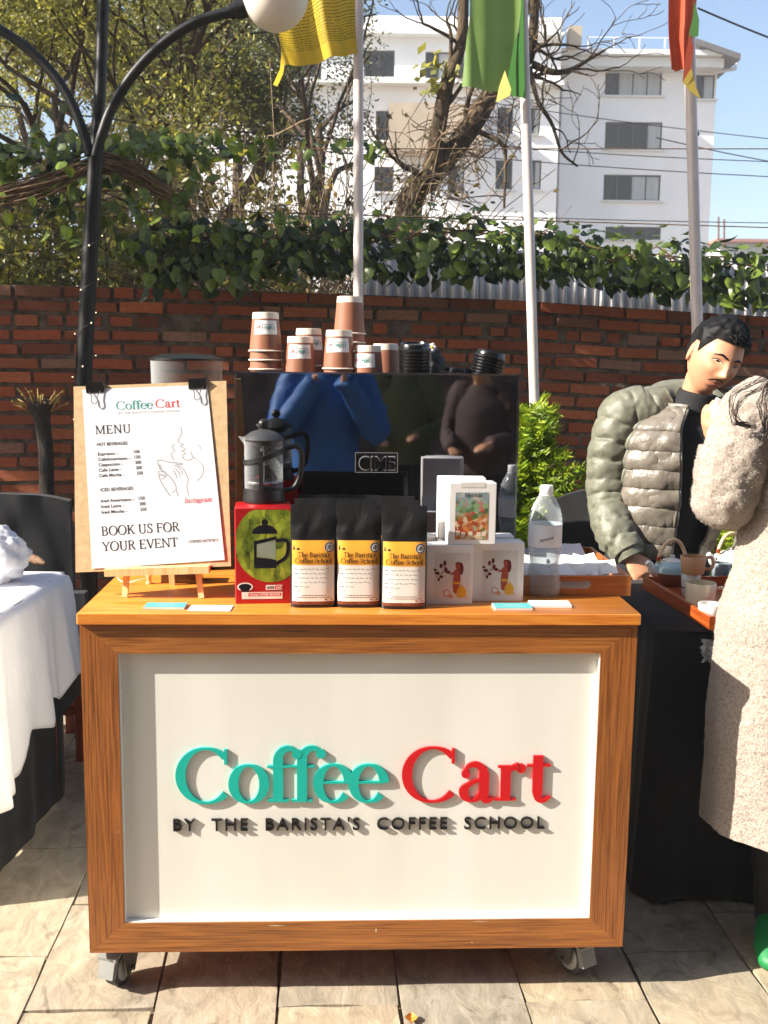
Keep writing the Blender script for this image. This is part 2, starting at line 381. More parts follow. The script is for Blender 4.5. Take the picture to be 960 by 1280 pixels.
def serif(mb, s, h, x, y, mapf, T=0.1, t=0.032, depth=0.0, width=None, shear=0.0, space=0.0, mi=None, per_letter=None, eps=0.00004):
    """h is the cap height; mapf(x, y, lift) -> point. width stretches the line to that width"""
    sc = h / 0.7; tot = sum(glyph(c, T, t)[0] + space for c in s) * sc; kx = sc if width is None else sc * width / tot; cx = x; k = 0
    for c in s:
        A, S = glyph(c, T, t); tgt = mb
        if per_letter is not None and c != ' ': tgt = MB(); per_letter.append(tgt)
        for pts, ws, cl in S:
            P = [(cx + (px + shear * py) * kx, y + py * sc) for px, py in pts]
            stroke_mesh(tgt, P, [w * (sc + kx) / 2 for w in ws], cl, mapf, depth, eps * (k % 9 + 1), mi); k += 1
        cx += (A + space) * kx
    return cx
_sans = {}
def sans_raw(s, space=1.0, off=.018):
    if (s, space) not in _sans:
        cu = bpy.data.curves.new('t', 'FONT'); cu.body = s; cu.size = 1; cu.space_character = space; cu.resolution_u = 3; cu.offset = off
        o = bpy.data.objects.new('t', cu); COL.objects.link(o); me = dep_mesh(o)
        _sans[(s, space)] = ([(v.co.x, v.co.y) for v in me.vertices], [tuple(p.vertices) for p in me.polygons])
        bpy.data.objects.remove(o); bpy.data.curves.remove(cu); bpy.data.meshes.remove(me)
    return _sans[(s, space)]
def sans(mb, s, h, x, y, mapf, width=None, right=False, mi=None, space=1.0, lift=0.00006):
    V, Fc = sans_raw(s, space); x1 = max(v[0] for v in V); x0 = min(v[0] for v in V)
    sc = h / 0.69; kx = sc if width is None else width / (x1 - x0); off = x - x0 * kx - ((x1 - x0) * kx if right else 0)
    mb.add([mapf(off + a * kx, y + b * sc, lift) for a, b in V], Fc, mi)
def plane_map(o, ux, uy):
    o = Vector(o); ux = Vector(ux).normalized(); uy = Vector(uy).normalized(); n = ux.cross(uy)
    return lambda x, y, l=0.0: o + ux * x + uy * y + n * l

# ------------------------------------------------------------------ ground and paving
t = NT('earth_ground'); f = t.noise(t.coord(), 1.5, 8, 0.65)
t.l(t.ramp(f, [(0.3, lin((92, 80, 66))), (0.7, lin((138, 124, 104)))]), t.b.inputs['Base Color']); t.b.inputs['Roughness'].default_value = 0.95
t.bump(t.noise(t.coord(), 30, 6), 0.5, 0.02); m_ground = t.m
g = MB(); g.add([(-160, -160, -0.03), (160, -160, -0.03), (160, 160, -0.03), (-160, 160, -0.03)], [(0, 1, 2, 3)])
tag(g.build('ground', m_ground), kind='structure')
YAW = R(3.5)
CX = Vector((math.cos(YAW), math.sin(YAW), 0)); CY = Vector((-math.sin(YAW), math.cos(YAW), 0))
t = NT('slate'); c = t.n('ShaderNodeTexCoord'); ad = t.n('ShaderNodeVectorMath', operation='ADD'); mu = t.n('ShaderNodeVectorMath', operation='SCALE')
cmb = t.n('ShaderNodeCombineXYZ'); rr = t.rnd(); t.l(rr, cmb.inputs[0]); t.l(rr, cmb.inputs[1]); t.l(cmb.outputs[0], mu.inputs[0]); mu.inputs['Scale'].default_value = 37
t.l(c.outputs['Object'], ad.inputs[0]); t.l(mu.outputs[0], ad.inputs[1]); v = ad.outputs[0]
tone = t.ramp(rr, [(0.0, lin((158, 144, 126))), (0.3, lin((172, 166, 152))), (0.55, lin((186, 172, 148))), (0.8, lin((148, 146, 138))), (1.0, lin((180, 164, 148)))])
f1 = t.noise(v, 5, 8, 0.62, 0.8); f2 = t.noise(v, 1.3, 3, 0.5, 0.4); f3 = t.noise(v, 22, 6, 0.7)
col = t.mix(0.55, tone, t.ramp(f1, [(0.32, lin((126, 118, 104))), (0.5, lin((170, 160, 140))), (0.7, lin((200, 192, 174)))]))
col = t.mix(0.5, col, t.ramp(f2, [(0.35, lin((126, 120, 116))), (0.65, lin((180, 162, 138)))]), 'SOFT_LIGHT')
vein = t.ramp(t.noise(v, 2.4, 9, 0.7, 1.5), [(0.56, (1, 1, 1)), (0.66, (0.5, 0.48, 0.45)), (0.72, (1, 1, 1))]); col = t.mix(0.8, col, vein, 'MULTIPLY')
t.l(col, t.b.inputs['Base Color']); t.b.inputs['Roughness'].default_value = 0.62
hh = t.n('ShaderNodeMath', operation='ADD'); t.l(f1, hh.inputs[0]); q = t.n('ShaderNodeMath', operation='MULTIPLY'); t.l(f3, q.inputs[0]); q.inputs[1].default_value = 0.3; t.l(q.outputs[0], hh.inputs[1])
t.bump(hh.outputs[0], 0.7, 0.006); m_slate = t.m
m_joint = M('joint_mortar', (112, 100, 84), 0.95, var=0.3, scale=30, bump=0.6)
pave = MB(); o0 = Vector((0, 1.2, 0))
def pv(a, b, z): p = CX * a + CY * b; return (p.x, p.y, z)
pave.add([pv(-8, -9, -0.014), pv(8, -9, -0.014), pv(8, 5.1, -0.014), pv(-8, 5.1, -0.014)], [(0, 1, 2, 3)])
m_paverear = m_joint
pavement = tag(pave.build('pavement', m_joint), kind='structure')
slab_meshes = []
for k in range(7):
    rs = random.Random(50 + k); mb = MB(); n = 5; vs = []
    for j in range(n):
        for i in range(n):
            x = (i / (n - 1) - .5); y = (j / (n - 1) - .5)
            if i in (0, n - 1): x += rs.uniform(-.012, .012)
            if j in (0, n - 1): y += rs.uniform(-.009, .009)
            z = rs.uniform(-.0016, .0016) - (0.0022 if (i in (0, n - 1) or j in (0, n - 1)) else 0)
            vs.append((x, y, z))
    per = [i for i in range(n)] + [n - 1 + n * j for j in range(1, n)] + [n * n - 1 - i for i in range(1, n)] + [n * (n - 1 - j) for j in range(1, n - 1)]
    fs = [(j * n + i, j * n + i + 1, (j + 1) * n + i + 1, (j + 1) * n + i) for j in range(n - 1) for i in range(n - 1)]
    b = len(vs); vs += [(vs[p][0], vs[p][1], -0.02) for p in per]
    fs += [(per[(a + 1) % len(per)], per[a], b + a, b + (a + 1) % len(per)) for a in range(len(per))]
    me = mb.add(vs, fs).mesh('paving_slab'); me.materials.append(m_slate); slab_meshes.append(me)
rs = random.Random(11); x = -3.57 + 0.075
cuts = []
while x < 3.6:
    wdt = rs.choice((.30, .31, .335, .31)); y = 1.55 + rs.uniform(0, .4)
    while y < 5.0:
        ln = rs.choice((.42, .5, .58, .62, .46))
        cp = CX * (x + wdt / 2) + CY * (y + ln / 2)
        s = link('paving_slab', rs.choice(slab_meshes), pavement)
        s.location = (cp.x, cp.y, rs.uniform(-.0015, .0015)); s.rotation_euler = (rs.uniform(-.003, .003), rs.uniform(-.003, .003), YAW + rs.uniform(-.004, .004) + rs.choice((0, math.pi)))
        s.scale = (wdt - .007, ln - .007, 1); y += ln
    x += wdt
rear = MB(); m_rearpave = M('rear_paving', (120, 110, 95), 0.8, var=0.3, scale=3, bump=0.3)
x = -6.0
# coarser slabs of the yard behind the viewpoint, seen only in the dark panel's reflection
rb = MB()
for a in range(-12, 12):
    for b in range(-9, 4):
        p = CX * (a * .5 + .25) + CY * (b * .35 - .3); rb.box((p.x, p.y, -0.009), (.485, .335, .012), Matrix.Rotation(YAW, 3, 'Z'))
o = rb.build('paving_field', m_rearpave, pavement); tag(o, kind='stuff')

# ------------------------------------------------------------------ brick wall
WYAW = R(9.5); WD = Vector((math.cos(WYAW), math.sin(WYAW), 0)); WNRM = Vector((math.sin(WYAW), -math.cos(WYAW), 0))
WP = at_y(30, 500, 5.3); WP.z = 0
def wall_sz(px, py, off=0.0):
    p = at_pl(px, py, WP + WNRM * off, WNRM); return (p - WP).dot(WD), p.z
tops = [wall_sz(*q) for q in ((-250, 350), (0, 354), (200, 358), (460, 367), (640, 373), (800, 384), (960, 394), (1200, 408))]
def wall_top(s): return float(np.interp(s, [a for a, b in tops], [b for a, b in tops]))
def wall_pt(s, z, off=0.0): p = WP + WD * s + WNRM * off; return Vector((p.x, p.y, z))
t = NT('brick'); v = t.coord(scale=(1, 1, 1)); rr = t.rnd()
tone = t.ramp(rr, [(0.0, lin((96, 48, 28))), (0.25, lin((152, 76, 42))), (0.5, lin((120, 62, 36))), (0.72, lin((168, 94, 56))), (0.86, lin((104, 66, 50))), (1.0, lin((142, 108, 90)))])
c = t.n('ShaderNodeTexCoord'); ad = t.n('ShaderNodeVectorMath', operation='ADD'); cmb = t.n('ShaderNodeCombineXYZ'); ml = t.n('ShaderNodeMath', operation='MULTIPLY'); t.l(rr, ml.inputs[0]); ml.inputs[1].default_value = 91
t.l(ml.outputs[0], cmb.inputs[0]); t.l(c.outputs['Object'], ad.inputs[0]); t.l(cmb.outputs[0], ad.inputs[1]); v = ad.outputs[0]
f = t.noise(v, 9, 8, 0.7); f2 = t.noise(v, 40, 4, 0.7)
col = t.mix(0.6, tone, t.ramp(f, [(0.3, (0.35, 0.3, 0.28)), (0.6, (0.85, 0.8, 0.76))]), 'OVERLAY')
dust = t.ramp(t.noise(v, 4, 6, 0.7), [(0.52, (0, 0, 0)), (0.75, (1, 1, 1))])
dm = t.n('ShaderNodeMath', operation='MULTIPLY'); t.l(dust, dm.inputs[0]); dm.inputs[1].default_value = 0.45
col = t.mix(dm.outputs[0], col, lin((120, 104, 92)))
t.l(col, t.b.inputs['Base Color']); t.b.inputs['Roughness'].default_value = 0.88
hh = t.n('ShaderNodeMath', operation='ADD'); t.l(f, hh.inputs[0]); t.l(f2, hh.inputs[1]); t.bump(hh.outputs[0], 0.8, 0.006); m_brick = t.m
m_mortar = M('wall_mortar', (104, 90, 76), 0.95, var=0.4, scale=18, bump=0.9, bdist=0.01)
wall = thing('brick_wall', 'long weathered red brick boundary wall behind the coffee cart', 'wall', WP)
mb = MB(); n = 40; P = []
for i in range(n):
    s = -2.2 + 8.2 * i / (n - 1); zt = wall_top(s) - .006
    P.append([wall_pt(s, -0.05, -.014), wall_pt(s, zt - .02, -.014), wall_pt(s, zt, -.03), wall_pt(s, zt, -.21), wall_pt(s, zt - .02, -.226), wall_pt(s, -0.05, -.226)])
mb.loft([list(reversed(p)) for p in P]); mb.build('mortar_core', m_mortar, wall)
brick_meshes = []
for k in range(10):
    rs = random.Random(300 + k); mb = MB(); q = lambda a: a + rs.uniform(-.018, .018)
    ring = []
    hx, hz = .5, .5
    outline = [(-.5, -.46), (-.48, -.5), (.0, -.5), (.48, -.5), (.5, -.46), (.5, .46), (.48, .5), (.0, .5), (-.48, .5), (-.5, .46)]
    o1 = [(x * rs.uniform(.975, 1), z * rs.uniform(.84, 1.0)) for x, z in outline]
    fr = [Vector((x * .985, -.5 + rs.uniform(0, .05), z * .94)) for x, z in o1]; md = [Vector((x, -.42, z)) for x, z in o1]; bk = [Vector((x, .5, z)) for x, z in o1]
    me = mb.loft([fr, md, bk]).mesh('brick', angle=30); me.materials.append(m_brick); brick_meshes.append(me)
rs = random.Random(5); hidden = [(90, 485, 285, 712), (298, 468, 643, 760), (745, 470, 965, 800)]
fill = MB(); nb = 0
wall_inv = wm(wall).inverted(); Mrot = Matrix.Rotation(WYAW, 4, 'Z')
def to_px(p):
    d = Vector(p) - CAM; zc = d.dot(FW); return 480 + F * d.dot(RT) / zc, 640 - F * d.dot(UP) / zc
PITCH = .0715
for k in range(26):
    s = -2.1 + (0.13 if k % 2 else 0) + rs.uniform(-.03, .03)
    while s < 5.9:
        head = (k == 2) or rs.random() < 0.10
        L = (rs.uniform(.085, .12) if head else rs.uniform(.218, .246)); gap = rs.uniform(.009, .018)
        if k == 2: gap = rs.choice((.012, .02, .045)); L = rs.choice((.075, .11, .17))
        zt = wall_top(s + L / 2); z = zt - (k + .5) * PITCH
        if z < 0.03: break
        slope = (wall_top(s + L) - wall_top(s)) / L
        hgt = .0555 + rs.uniform(-.0055, .004); out = rs.uniform(-.006, .008) + (rs.choice((0, .004, -.012)) if k == 2 else 0)
        ctr = wall_pt(s + L / 2, z, out - .05); me = rs.choice(brick_meshes)
        loc = ctr; rot = Matrix.Rotation(WYAW + rs.uniform(-.03, .03), 4, 'Z') @ Matrix.Rotation(-slope + rs.uniform(-.02, .02), 4, 'Y')
        px, py = to_px(ctr)
        vis = -25 < px < 985 and py < 720 and not any(a < px < c2 and b < py < d for a, b, c2, d in hidden)
        Mx = Matrix.Translation(loc) @ rot @ Matrix.Diagonal((L, .1, hgt, 1))
        if vis and nb < 298:
            b = link('brick', me, wall); b.matrix_basis = wall_inv @ Mx; nb += 1
        else:
            fill.add([Mx @ v.co for v in me.vertices], [tuple(p.vertices) for p in me.polygons])
        s += L + gap
tag(fill.build('brick_fill', m_brick, wall, angle=30), kind='stuff')

# ------------------------------------------------------------------ corrugated sheet fence behind the wall
t = NT('zinc'); f = t.noise(t.coord(scale=(1, 1, .3)), 14, 5)
t.l(t.ramp(f, [(0.3, lin((190, 184, 180))), (0.7, lin((226, 222, 218)))]), t.b.inputs['Base Color']); t.b.inputs['Roughness'].default_value = 0.45; t.b.inputs['Metallic'].default_value = 0.35; m_zinc = t.m
fence = thing('corrugated_fence', 'pale corrugated metal sheet fence rising behind the brick wall', 'fence', wall_pt(2.4, 0, -.5))
for k in range(6):
    s0 = 1.75 + k * .74; mb = MB()
    mb.grid(lambda u, w: wall_pt(s0 + u * .76, wall_top(s0 + u * .76) - .3 + w * .62, -.5 - .012 * (k % 2) + .013 * math.sin(u * .76 / .064 * 2 * math.pi)), 96, 3)
    o = mb.build('metal_sheet', m_zinc, fence, angle=None); q = o.modifiers.new('s', 'SOLIDIFY'); q.thickness = .0015
for k in range(4):
    s0 = 1.9 + k * 1.3; p = wall_pt(s0, 0, -.56); mb = MB(); mb.box((p.x, p.y, 1.05), (.05, .05, 2.1)); mb.build('post', M('fence_post', (90, 80, 70), .8), fence)

# ------------------------------------------------------------------ white building far behind
m_white = M('white_render', (244, 244, 244), 0.85, var=0.05, scale=0.35, bump=0.15, bscale=4)
m_white2 = M('white_trim', (222, 222, 220), 0.8, var=0.05, scale=1)
m_beige = M('balcony_render', (176, 160, 138), 0.85, var=0.1, scale=1)
m_roof = M('grey_roof', (96, 92, 92), 0.7, var=0.15, scale=1)
m_wframe = M('window_frame_dark', (62, 58, 54), 0.5)
m_pane = M('window_glass', (16, 18, 20), 0.12, var=0.3, scale=.5, spec=0.25)
m_curt = M('curtain_glass', (176, 178, 174), 0.12, var=0.12, scale=2.5, aniso=(4, 1, .2), spec=0.6)
bld = thing('apartment_building', 'white multi-storey apartment building with dark framed windows beyond the trees', 'building', (8, 58, 0))
def px_box(mb, x0, y0, x1, y1, Y, dep, mi=None):
    a = at_y(x0, y0, Y); b = at_y(x1, y1, Y); mb.box(((a.x + b.x) / 2, Y + dep / 2, (a.z + b.z) / 2), (abs(b.x - a.x), dep, abs(a.z - b.z)), None, mi)
def wall_with_holes(mb, X0, X1, Z0, Z1, Y, dep, holes):
    xs = sorted(set([X0, X1] + [h[0] for h in holes] + [h[2] for h in holes])); zs = sorted(set([Z0, Z1] + [h[1] for h in holes] + [h[3] for h in holes]))
    for i in range(len(xs) - 1):
        for j in range(len(zs) - 1):
            cx, cz = (xs[i] + xs[i + 1]) / 2, (zs[j] + zs[j + 1]) / 2
            if any(h[0] < cx < h[2] and h[1] < cz < h[3] for h in holes): continue
            mb.add([(xs[i], Y, zs[j]), (xs[i + 1], Y, zs[j]), (xs[i + 1], Y, zs[j + 1]), (xs[i], Y, zs[j + 1])], [(0, 1, 2, 3)])
    for a, b, c2, d in holes:
        q = [(a, b), (c2, b), (c2, d), (a, d)]
        for i in range(4):
            p0, p1 = q[i], q[(i + 1) % 4]; mb.add([(p0[0], Y, p0[1]), (p0[0], Y + dep, p0[1]), (p1[0], Y + dep, p1[1]), (p1[0], Y, p1[1])], [(0, 1, 2, 3)])
def window(a, b, c2, d, Y, npan, curt, parent):
    """opening a..c2 wide, b..d high at facade Y"""
    w, h = c2 - a, d - b; fr = MB(); th = .07
    for (xx, zz, sx, sz) in ((a + th / 2, (b + d) / 2, th, h), (c2 - th / 2, (b + d) / 2, th, h), ((a + c2) / 2, b + th / 2, w - 2 * th, th), ((a + c2) / 2, d - th / 2, w - 2 * th, th)): fr.box((xx, Y + .2, zz), (sx, .1, sz))
    for k in range(1, npan): fr.box((a + w * k / npan, Y + .2, (b + d) / 2), (th * .8, .09, h - 2 * th))
    wo = fr.build('window', m_wframe, parent, smooth=False)
    for k in range(npan):
        p = MB(); p.box((a + w * (k + .5) / npan, Y + .22, (b + d) / 2), (w / npan - th, .03, h - 2 * th)); p.build('pane', m_curt if k in curt else m_pane, wo, smooth=False)
def block(x0, y0, x1, Y, wins, dep):
    a = at_y(x0, y0, Y); b = at_y(x1, y0, Y); H = []
    for (p0, q0, p1, q1, n, cu) in wins:
        A = at_y(p0, q0, Y); B = at_y(p1, q1, Y); H.append((A.x, B.z, B.x, A.z))
    Z1 = max(a.z, b.z)
    mb = MB(); wall_with_holes(mb, a.x, b.x, -.1, Z1, Y, .35, H)
    mb.add([(a.x, Y, -.1), (a.x, Y + dep, -.1), (a.x, Y + dep, Z1), (a.x, Y, Z1)], [(3, 2, 1, 0)]); mb.add([(b.x, Y, -.1), (b.x, Y + dep, -.1), (b.x, Y + dep, Z1), (b.x, Y, Z1)], [(0, 1, 2, 3)])
    mb.add([(a.x, Y, Z1), (b.x, Y, Z1), (b.x, Y + dep, Z1), (a.x, Y + dep, Z1)], [(0, 1, 2, 3)]); mb.add([(a.x, Y + .9, -.1), (b.x, Y + .9, -.1), (b.x, Y + .9, Z1), (a.x, Y + .9, Z1)], [(0, 1, 2, 3)])
    mb.build('wall', m_white, bld, smooth=False)
    for h, wn_ in zip(H, wins): window(*h, Y, wn_[4], wn_[5], bld)
    for h in H:
        s_ = MB(); s_.box(((h[0] + h[2]) / 2, Y - .08, h[1] - .06), (h[2] - h[0] + .3, .2, .1)); s_.build('sill', m_white2, bld, smooth=False)
block(704, 84, 897, 60, [(757, 88, 827, 120, 4, (1, 2, 3)), (757, 152, 827, 187, 4, (3,)), (755, 218, 825, 251, 4, (2, 3)), (868, 93, 893, 124, 2, (1,)), (757, 283, 826, 300, 4, ())], 14)
block(190, 22, 703, 57, [(455, 62, 493, 97, 2, ()), (532, 64, 580, 99, 3, (1,)), (350, 70, 402, 98, 3, ()), (245, 80, 290, 112, 2, ()), (622, 134, 641, 168, 2, ()), (660, 134, 675, 168, 2, (1,)), (470, 138, 492, 176, 2, ()), (620, 200, 640, 237, 2, ()), (661, 200, 676, 237, 2, (1,)), (560, 206, 580, 242, 2, (1,)), (468, 208, 492, 240, 2, ())], 14)
# roof slab, cornices, parapet rail
mb = MB(); px_box(mb, 700, 70, 905, 84, 58.8, 16); mb.build('cornice', m_white2, bld, smooth=False)
mb = MB(); px_box(mb, 702, 60, 912, 69, 58.4, 17); mb.build('cornice', m_white2, bld, smooth=False)
a = at_y(866, 46, 58.2); b = at_y(926, 67, 58.2); mb = MB()
mb.add([(a.x, 58.2, a.z), (b.x, 58.2, b.z), (b.x, 76, b.z), (a.x, 76, a.z), (a.x, 58.2, a.z - .3), (b.x, 58.2, b.z - .3), (b.x, 76, b.z - .3), (a.x, 76, a.z - .3)], [(0, 1, 2, 3), (7, 6, 5, 4), (0, 4, 5, 1), (1, 5, 6, 2), (3, 7, 4, 0), (2, 6, 7, 3)]); mb.build('roof', m_roof, bld, smooth=False)
mb = MB()
for k in range(5): px_box(mb, 735 + k * 32, 47, 735.8 + k * 32, 60, 60, .05)
px_box(mb, 735, 46.4, 868, 47.2, 60, .05); mb.build('parapet_rail', m_white2, bld, smooth=False)
mb = MB(); px_box(mb, 186, 94, 706, 106, 56.2, 1.0); mb.build('cornice', m_white2, bld, smooth=False)
mb = MB(); px_box(mb, 186, 34, 706, 44, 56.4, 1.0); mb.build('cornice', m_white2, bld, smooth=False)
mb = MB(); px_box(mb, 486, 128, 604, 190, 55.8, 1.1); mb.build('balcony', m_beige, bld, smooth=False)
mb = MB(); px_box(mb, 712, 32, 727, 56, 57.5, 1); mb.build('vent_box', m_beige, bld, smooth=False)
mb = MB(); c0 = at_y(895, 90, 59.7); c1 = at_y(919, 86, 59.7); c2 = at_y(922, 72, 59.7); mb.tube([c0, c1, c2], .1, 6); mb.build('drain_pipe', m_white2, bld)
# low buildings at the far right
hs = thing('low_house', 'low pale house roof just above the vine at far right', 'house', at_y(935, 296, 90)); hs.location.z = 0; W[hs] = hs.matrix_basis.copy()
mb = MB(); px_box(mb, 900, 303, 990, 455, 90, 10); mb.build('wall', m_white2, hs, smooth=False)
mb = MB(); px_box(mb, 896, 298, 995, 303, 89, 12); mb.build('roof', M('rust_roof', (170, 120, 104), .8), hs, smooth=False)
for k, x in enumerate((884, 898, 905)):
    mb = MB(); mb.tube([at_y(x, 310, 88), at_y(x, 268 + k * 3, 88)], .09, 5); mb.build('rebar_column', M('rust_iron', (120, 86, 72), .9), hs)

# ------------------------------------------------------------------ overhead wires
m_wire = M('wire_black', (28, 28, 30), 0.6)
for k, (x0, y0, x1, y1, Y, sag) in enumerate(((872, 10, 990, 58, 14, 1), (560, 268, 985, 279, 26, 3), (560, 193, 985, 222, 24, 4), (560, 178, 985, 203, 25, 5), (560, 120, 985, 176, 27, 6), (820, 172, 985, 206, 22, 2), (0, 132, 460, 176, 13, 4), (120, 60, 470, 18, 12, 5), (150, 150, 470, 195, 15, 6))):
    a = at_y(x0, y0, Y); b = at_y(x1, y1, Y + 1); pts = [a.lerp(b, q / 10) - Vector((0, 0, sag * .01 * math.sin(math.pi * q / 10))) for q in range(11)]
    mb = MB(); mb.tube(pts, .011 if k else .014, 4); o = mb.build('overhead_wire', m_wire)
    lab = ('thick black cable leaving the red flag to the upper right corner', 'lowest thin wire crossing the white building just above the vine', 'middle thin wire crossing between the lower window rows of the white building', 'thin wire just above the middle wire across the white building', 'highest slanting thin wire across the white building', 'short slanting wire crossing the open sky right of the white building',
           'thin wire across the left trees passing behind the lamp post', 'thin wire rising to the right between lamp globe and yellow flag', 'thin sagging wire below the branches left of the first flagpole')[k]
    tag(o, lab, 'wire', 'overhead wires')
# ------------------------------------------------------------------ trees
def grow(rs, p, d, L, r, depth, out, tips, bend=.35, split=(2, 3), spread=.7, taper=.62, lenk=.72, up=.0, droop=0.0):
    n = 6; pts = [Vector(p)]; q = Vector(p); dd = Vector(d).normalized(); rad = [r]
    for k in range(n):
        dd = (dd + Vector((rs.uniform(-1, 1), rs.uniform(-1, 1), rs.uniform(-1, 1))) * bend * .5 + Vector((0, 0, up - droop))).normalized()
        q = q + dd * (L / n); pts.append(q.copy()); rad.append(r * (1 - (1 - taper) * (k + 1) / n))
    out.append((pts, rad))
    if depth <= 0: tips.append((pts, dd)); return
    for k in range(rs.randint(*split)):
        ax = Vector((rs.uniform(-1, 1), rs.uniform(-1, 1), rs.uniform(-.4, .8))).normalized()
        nd = (dd + ax * spread).normalized(); i = rs.choice((n, n, n - 1, n - 2))
        grow(rs, pts[i], nd, L * lenk * rs.uniform(.8, 1.2), rad[i] * rs.uniform(.55, .8), depth - 1, out, tips, bend, split, spread, taper, lenk, up, droop)
def leaves(mb, rs, tips, per, size, jitter, elong=2.2, along=True):
    V = []; Fc = []
    for pts, dd in tips:
        for k in range(per):
            b = pts[rs.randint(1, len(pts) - 1)] if along else pts[-1]
            c = b + Vector((rs.gauss(0, jitter), rs.gauss(0, jitter), rs.gauss(0, jitter)))
            u = Vector((rs.uniform(-1, 1), rs.uniform(-1, 1), rs.uniform(-1, .6))).normalized(); w = u.orthogonal().normalized(); w.rotate(Matrix.Rotation(rs.uniform(0, 6.28), 3, u))
            s = size * rs.uniform(.6, 1.3); i = len(V)
            V += [c, c + u * s * .5 + w * s / elong * .5, c + u * s, c + u * s * .5 - w * s / elong * .5]; Fc.append((i, i + 1, i + 2, i + 3))
    mb.add(V, Fc)
def tree(name, label, seed, base, trunks, depth, lmat, bmat, per, size, jit, group='trees beyond the brick wall', xmax=9999, **kw):
    rs = random.Random(seed); t_ = thing(name, label, 'tree', (base.x, base.y, 0), group=group); out = []; tips = []
    for (p, d, L, r) in trunks: grow(rs, p, d, L, r, depth, out, tips, **kw)
    mb = MB()
    tips = [q for q in tips if to_px(q[0][-1])[0] < xmax + rs.gauss(0, 14)]
    kept = set(tuple(round(c_, 4) for c_ in p) for (p, d, L, r) in trunks)
    for pts, rad in out:
        if rad[0] > .004 and to_px(pts[-1])[0] < xmax + 25 and tuple(round(c_, 4) for c_ in pts[0]) in kept:
            kept.update(tuple(round(c_, 4) for c_ in p) for p in pts); mb.tube(pts, rad, 8 if rad[0] > .05 else 5, caps=False)
    tips = [q for q in tips if tuple(round(c_, 4) for c_ in q[0][0]) in kept]
    mb.build('trunk', bmat, t_, angle=None)
    if per:
        lb = MB(); leaves(lb, rs, tips, per, size, jit, kw.get('elong', 2.2) if False else 2.4); o = lb.build('crown', lmat, t_, smooth=False); tag(o, kind='stuff')
    return t_
m_bark = bark('bark_brown', (34, 26, 20), (98, 80, 62)); m_bark2 = bark('bark_grey', (44, 36, 30), (128, 106, 86), 14)
m_pine = leaf_mat('foliage_olive', (84, 86, 48), (172, 166, 100), .5)
m_pine2 = leaf_mat('foliage_yellow_green', (104, 108, 54), (194, 190, 112), .5)
m_dense = leaf_mat('foliage_grey_green', (70, 78, 54), (140, 146, 100), .4)
def gp(px, Y): p = at_y(px, 452, Y); p.z = 0; return p
# leaning old tree at far left
b = gp(20, 9.0)
tree('leaning_tree', 'old dark leaning tree with sparse feathery foliage at upper left', 21, b, [(b, (.12, 0, 1), 2.3, .2), (b + Vector((.2, 0, 1.9)), (.6, .1, .9), 2.0, .11), (b + Vector((.1, .1, 2.2)), (-.4, .1, 1), 1.8, .1)], 4, m_pine, m_bark, 360, .06, .13, xmax=330, bend=.5, spread=.75)
b = gp(-60, 10.5)
tree('leaning_tree', 'dark multi-stemmed tree behind the leaning one at the left edge', 22, b, [(b, (.2, 0, 1), 2.6, .18), (b + Vector((.1, 0, 2)), (.8, 0, .7), 2.0, .09)], 4, m_pine2, m_bark, 340, .062, .14, xmax=300, bend=.5, spread=.8)
b = gp(215, 12.0)
tree('feathery_tree', 'sunlit yellow green feathery tree behind the lamp post', 23, b, [(b, (.0, 0, 1), 2.6, .17), (b + Vector((0, 0, 1.8)), (.5, 0, 1), 2, .1), (b + Vector((0, 0, 1.8)), (-.6, 0, .8), 2, .1)], 4, m_pine2, m_bark, 420, .06, .17, xmax=400, bend=.45, spread=.75)
b = gp(318, 13.5)
tree('feathery_tree', 'grey green bushy tree hanging over the first flagpole', 24, b, [(b, (.05, 0, 1), 2.9, .18), (b + Vector((0, 0, 2.2)), (.6, 0, .7), 1.9, .1), (b + Vector((0, 0, 2.2)), (-.4, 0, .9), 1.9, .1)], 4, m_dense, m_bark, 440, .064, .17, xmax=455, bend=.4, spread=.75)
b = gp(235, 16.0)
tree('feathery_tree', 'tall olive tree standing farthest back behind the globe lamp', 27, b, [(b, (.0, 0, 1), 3.4, .2), (b + Vector((0, 0, 2.6)), (.5, 0, .9), 2.3, .12), (b + Vector((0, 0, 2.6)), (-.5, 0, .9), 2.3, .12)], 4, m_pine, m_bark, 420, .07, .2, xmax=390, bend=.4, spread=.8)
b = Vector((-4.7, 5.0, 0))  # unseen tree, added and shaped to keep the sun off the brick wall
st_t = thing('added_shade_tree', 'leafy tree added unseen left of the yard to shade the brick wall', 'tree', b, group='trees beyond the brick wall'); rs = random.Random(77); mb = MB(); mb.tube([b, b + Vector((.05, 0, 1.5)), b + Vector((0, .05, 3.2)), b + Vector((0, 0, 5.2))], [.16, .13, .09, .03], 10)
tp_ = []
for k in range(70):
    z = rs.uniform(1.3, 6.2); a = rs.uniform(0, 6.283); rr_ = rs.uniform(.5, 1.0) * (1.05 if z < 5 else 1.05 - (z - 5) * .5); c = b + Vector((math.cos(a) * rr_, math.sin(a) * rr_, z)); s0 = b + Vector((0, 0, max(.9, z - .5))); P = [s0, s0.lerp(c, .5) + Vector((0, 0, .06)), c]; mb.tube(P, [.03, .02, .008], 5, caps=False); tp_.append((P, Vector((0, 0, 1))))
mb.build('trunk', m_bark, st_t, angle=None); lb = MB(); leaves(lb, rs, tp_, 125, .15, .24, 1.7); tag(lb.build('crown', m_dense, st_t, smooth=False), kind='stuff')
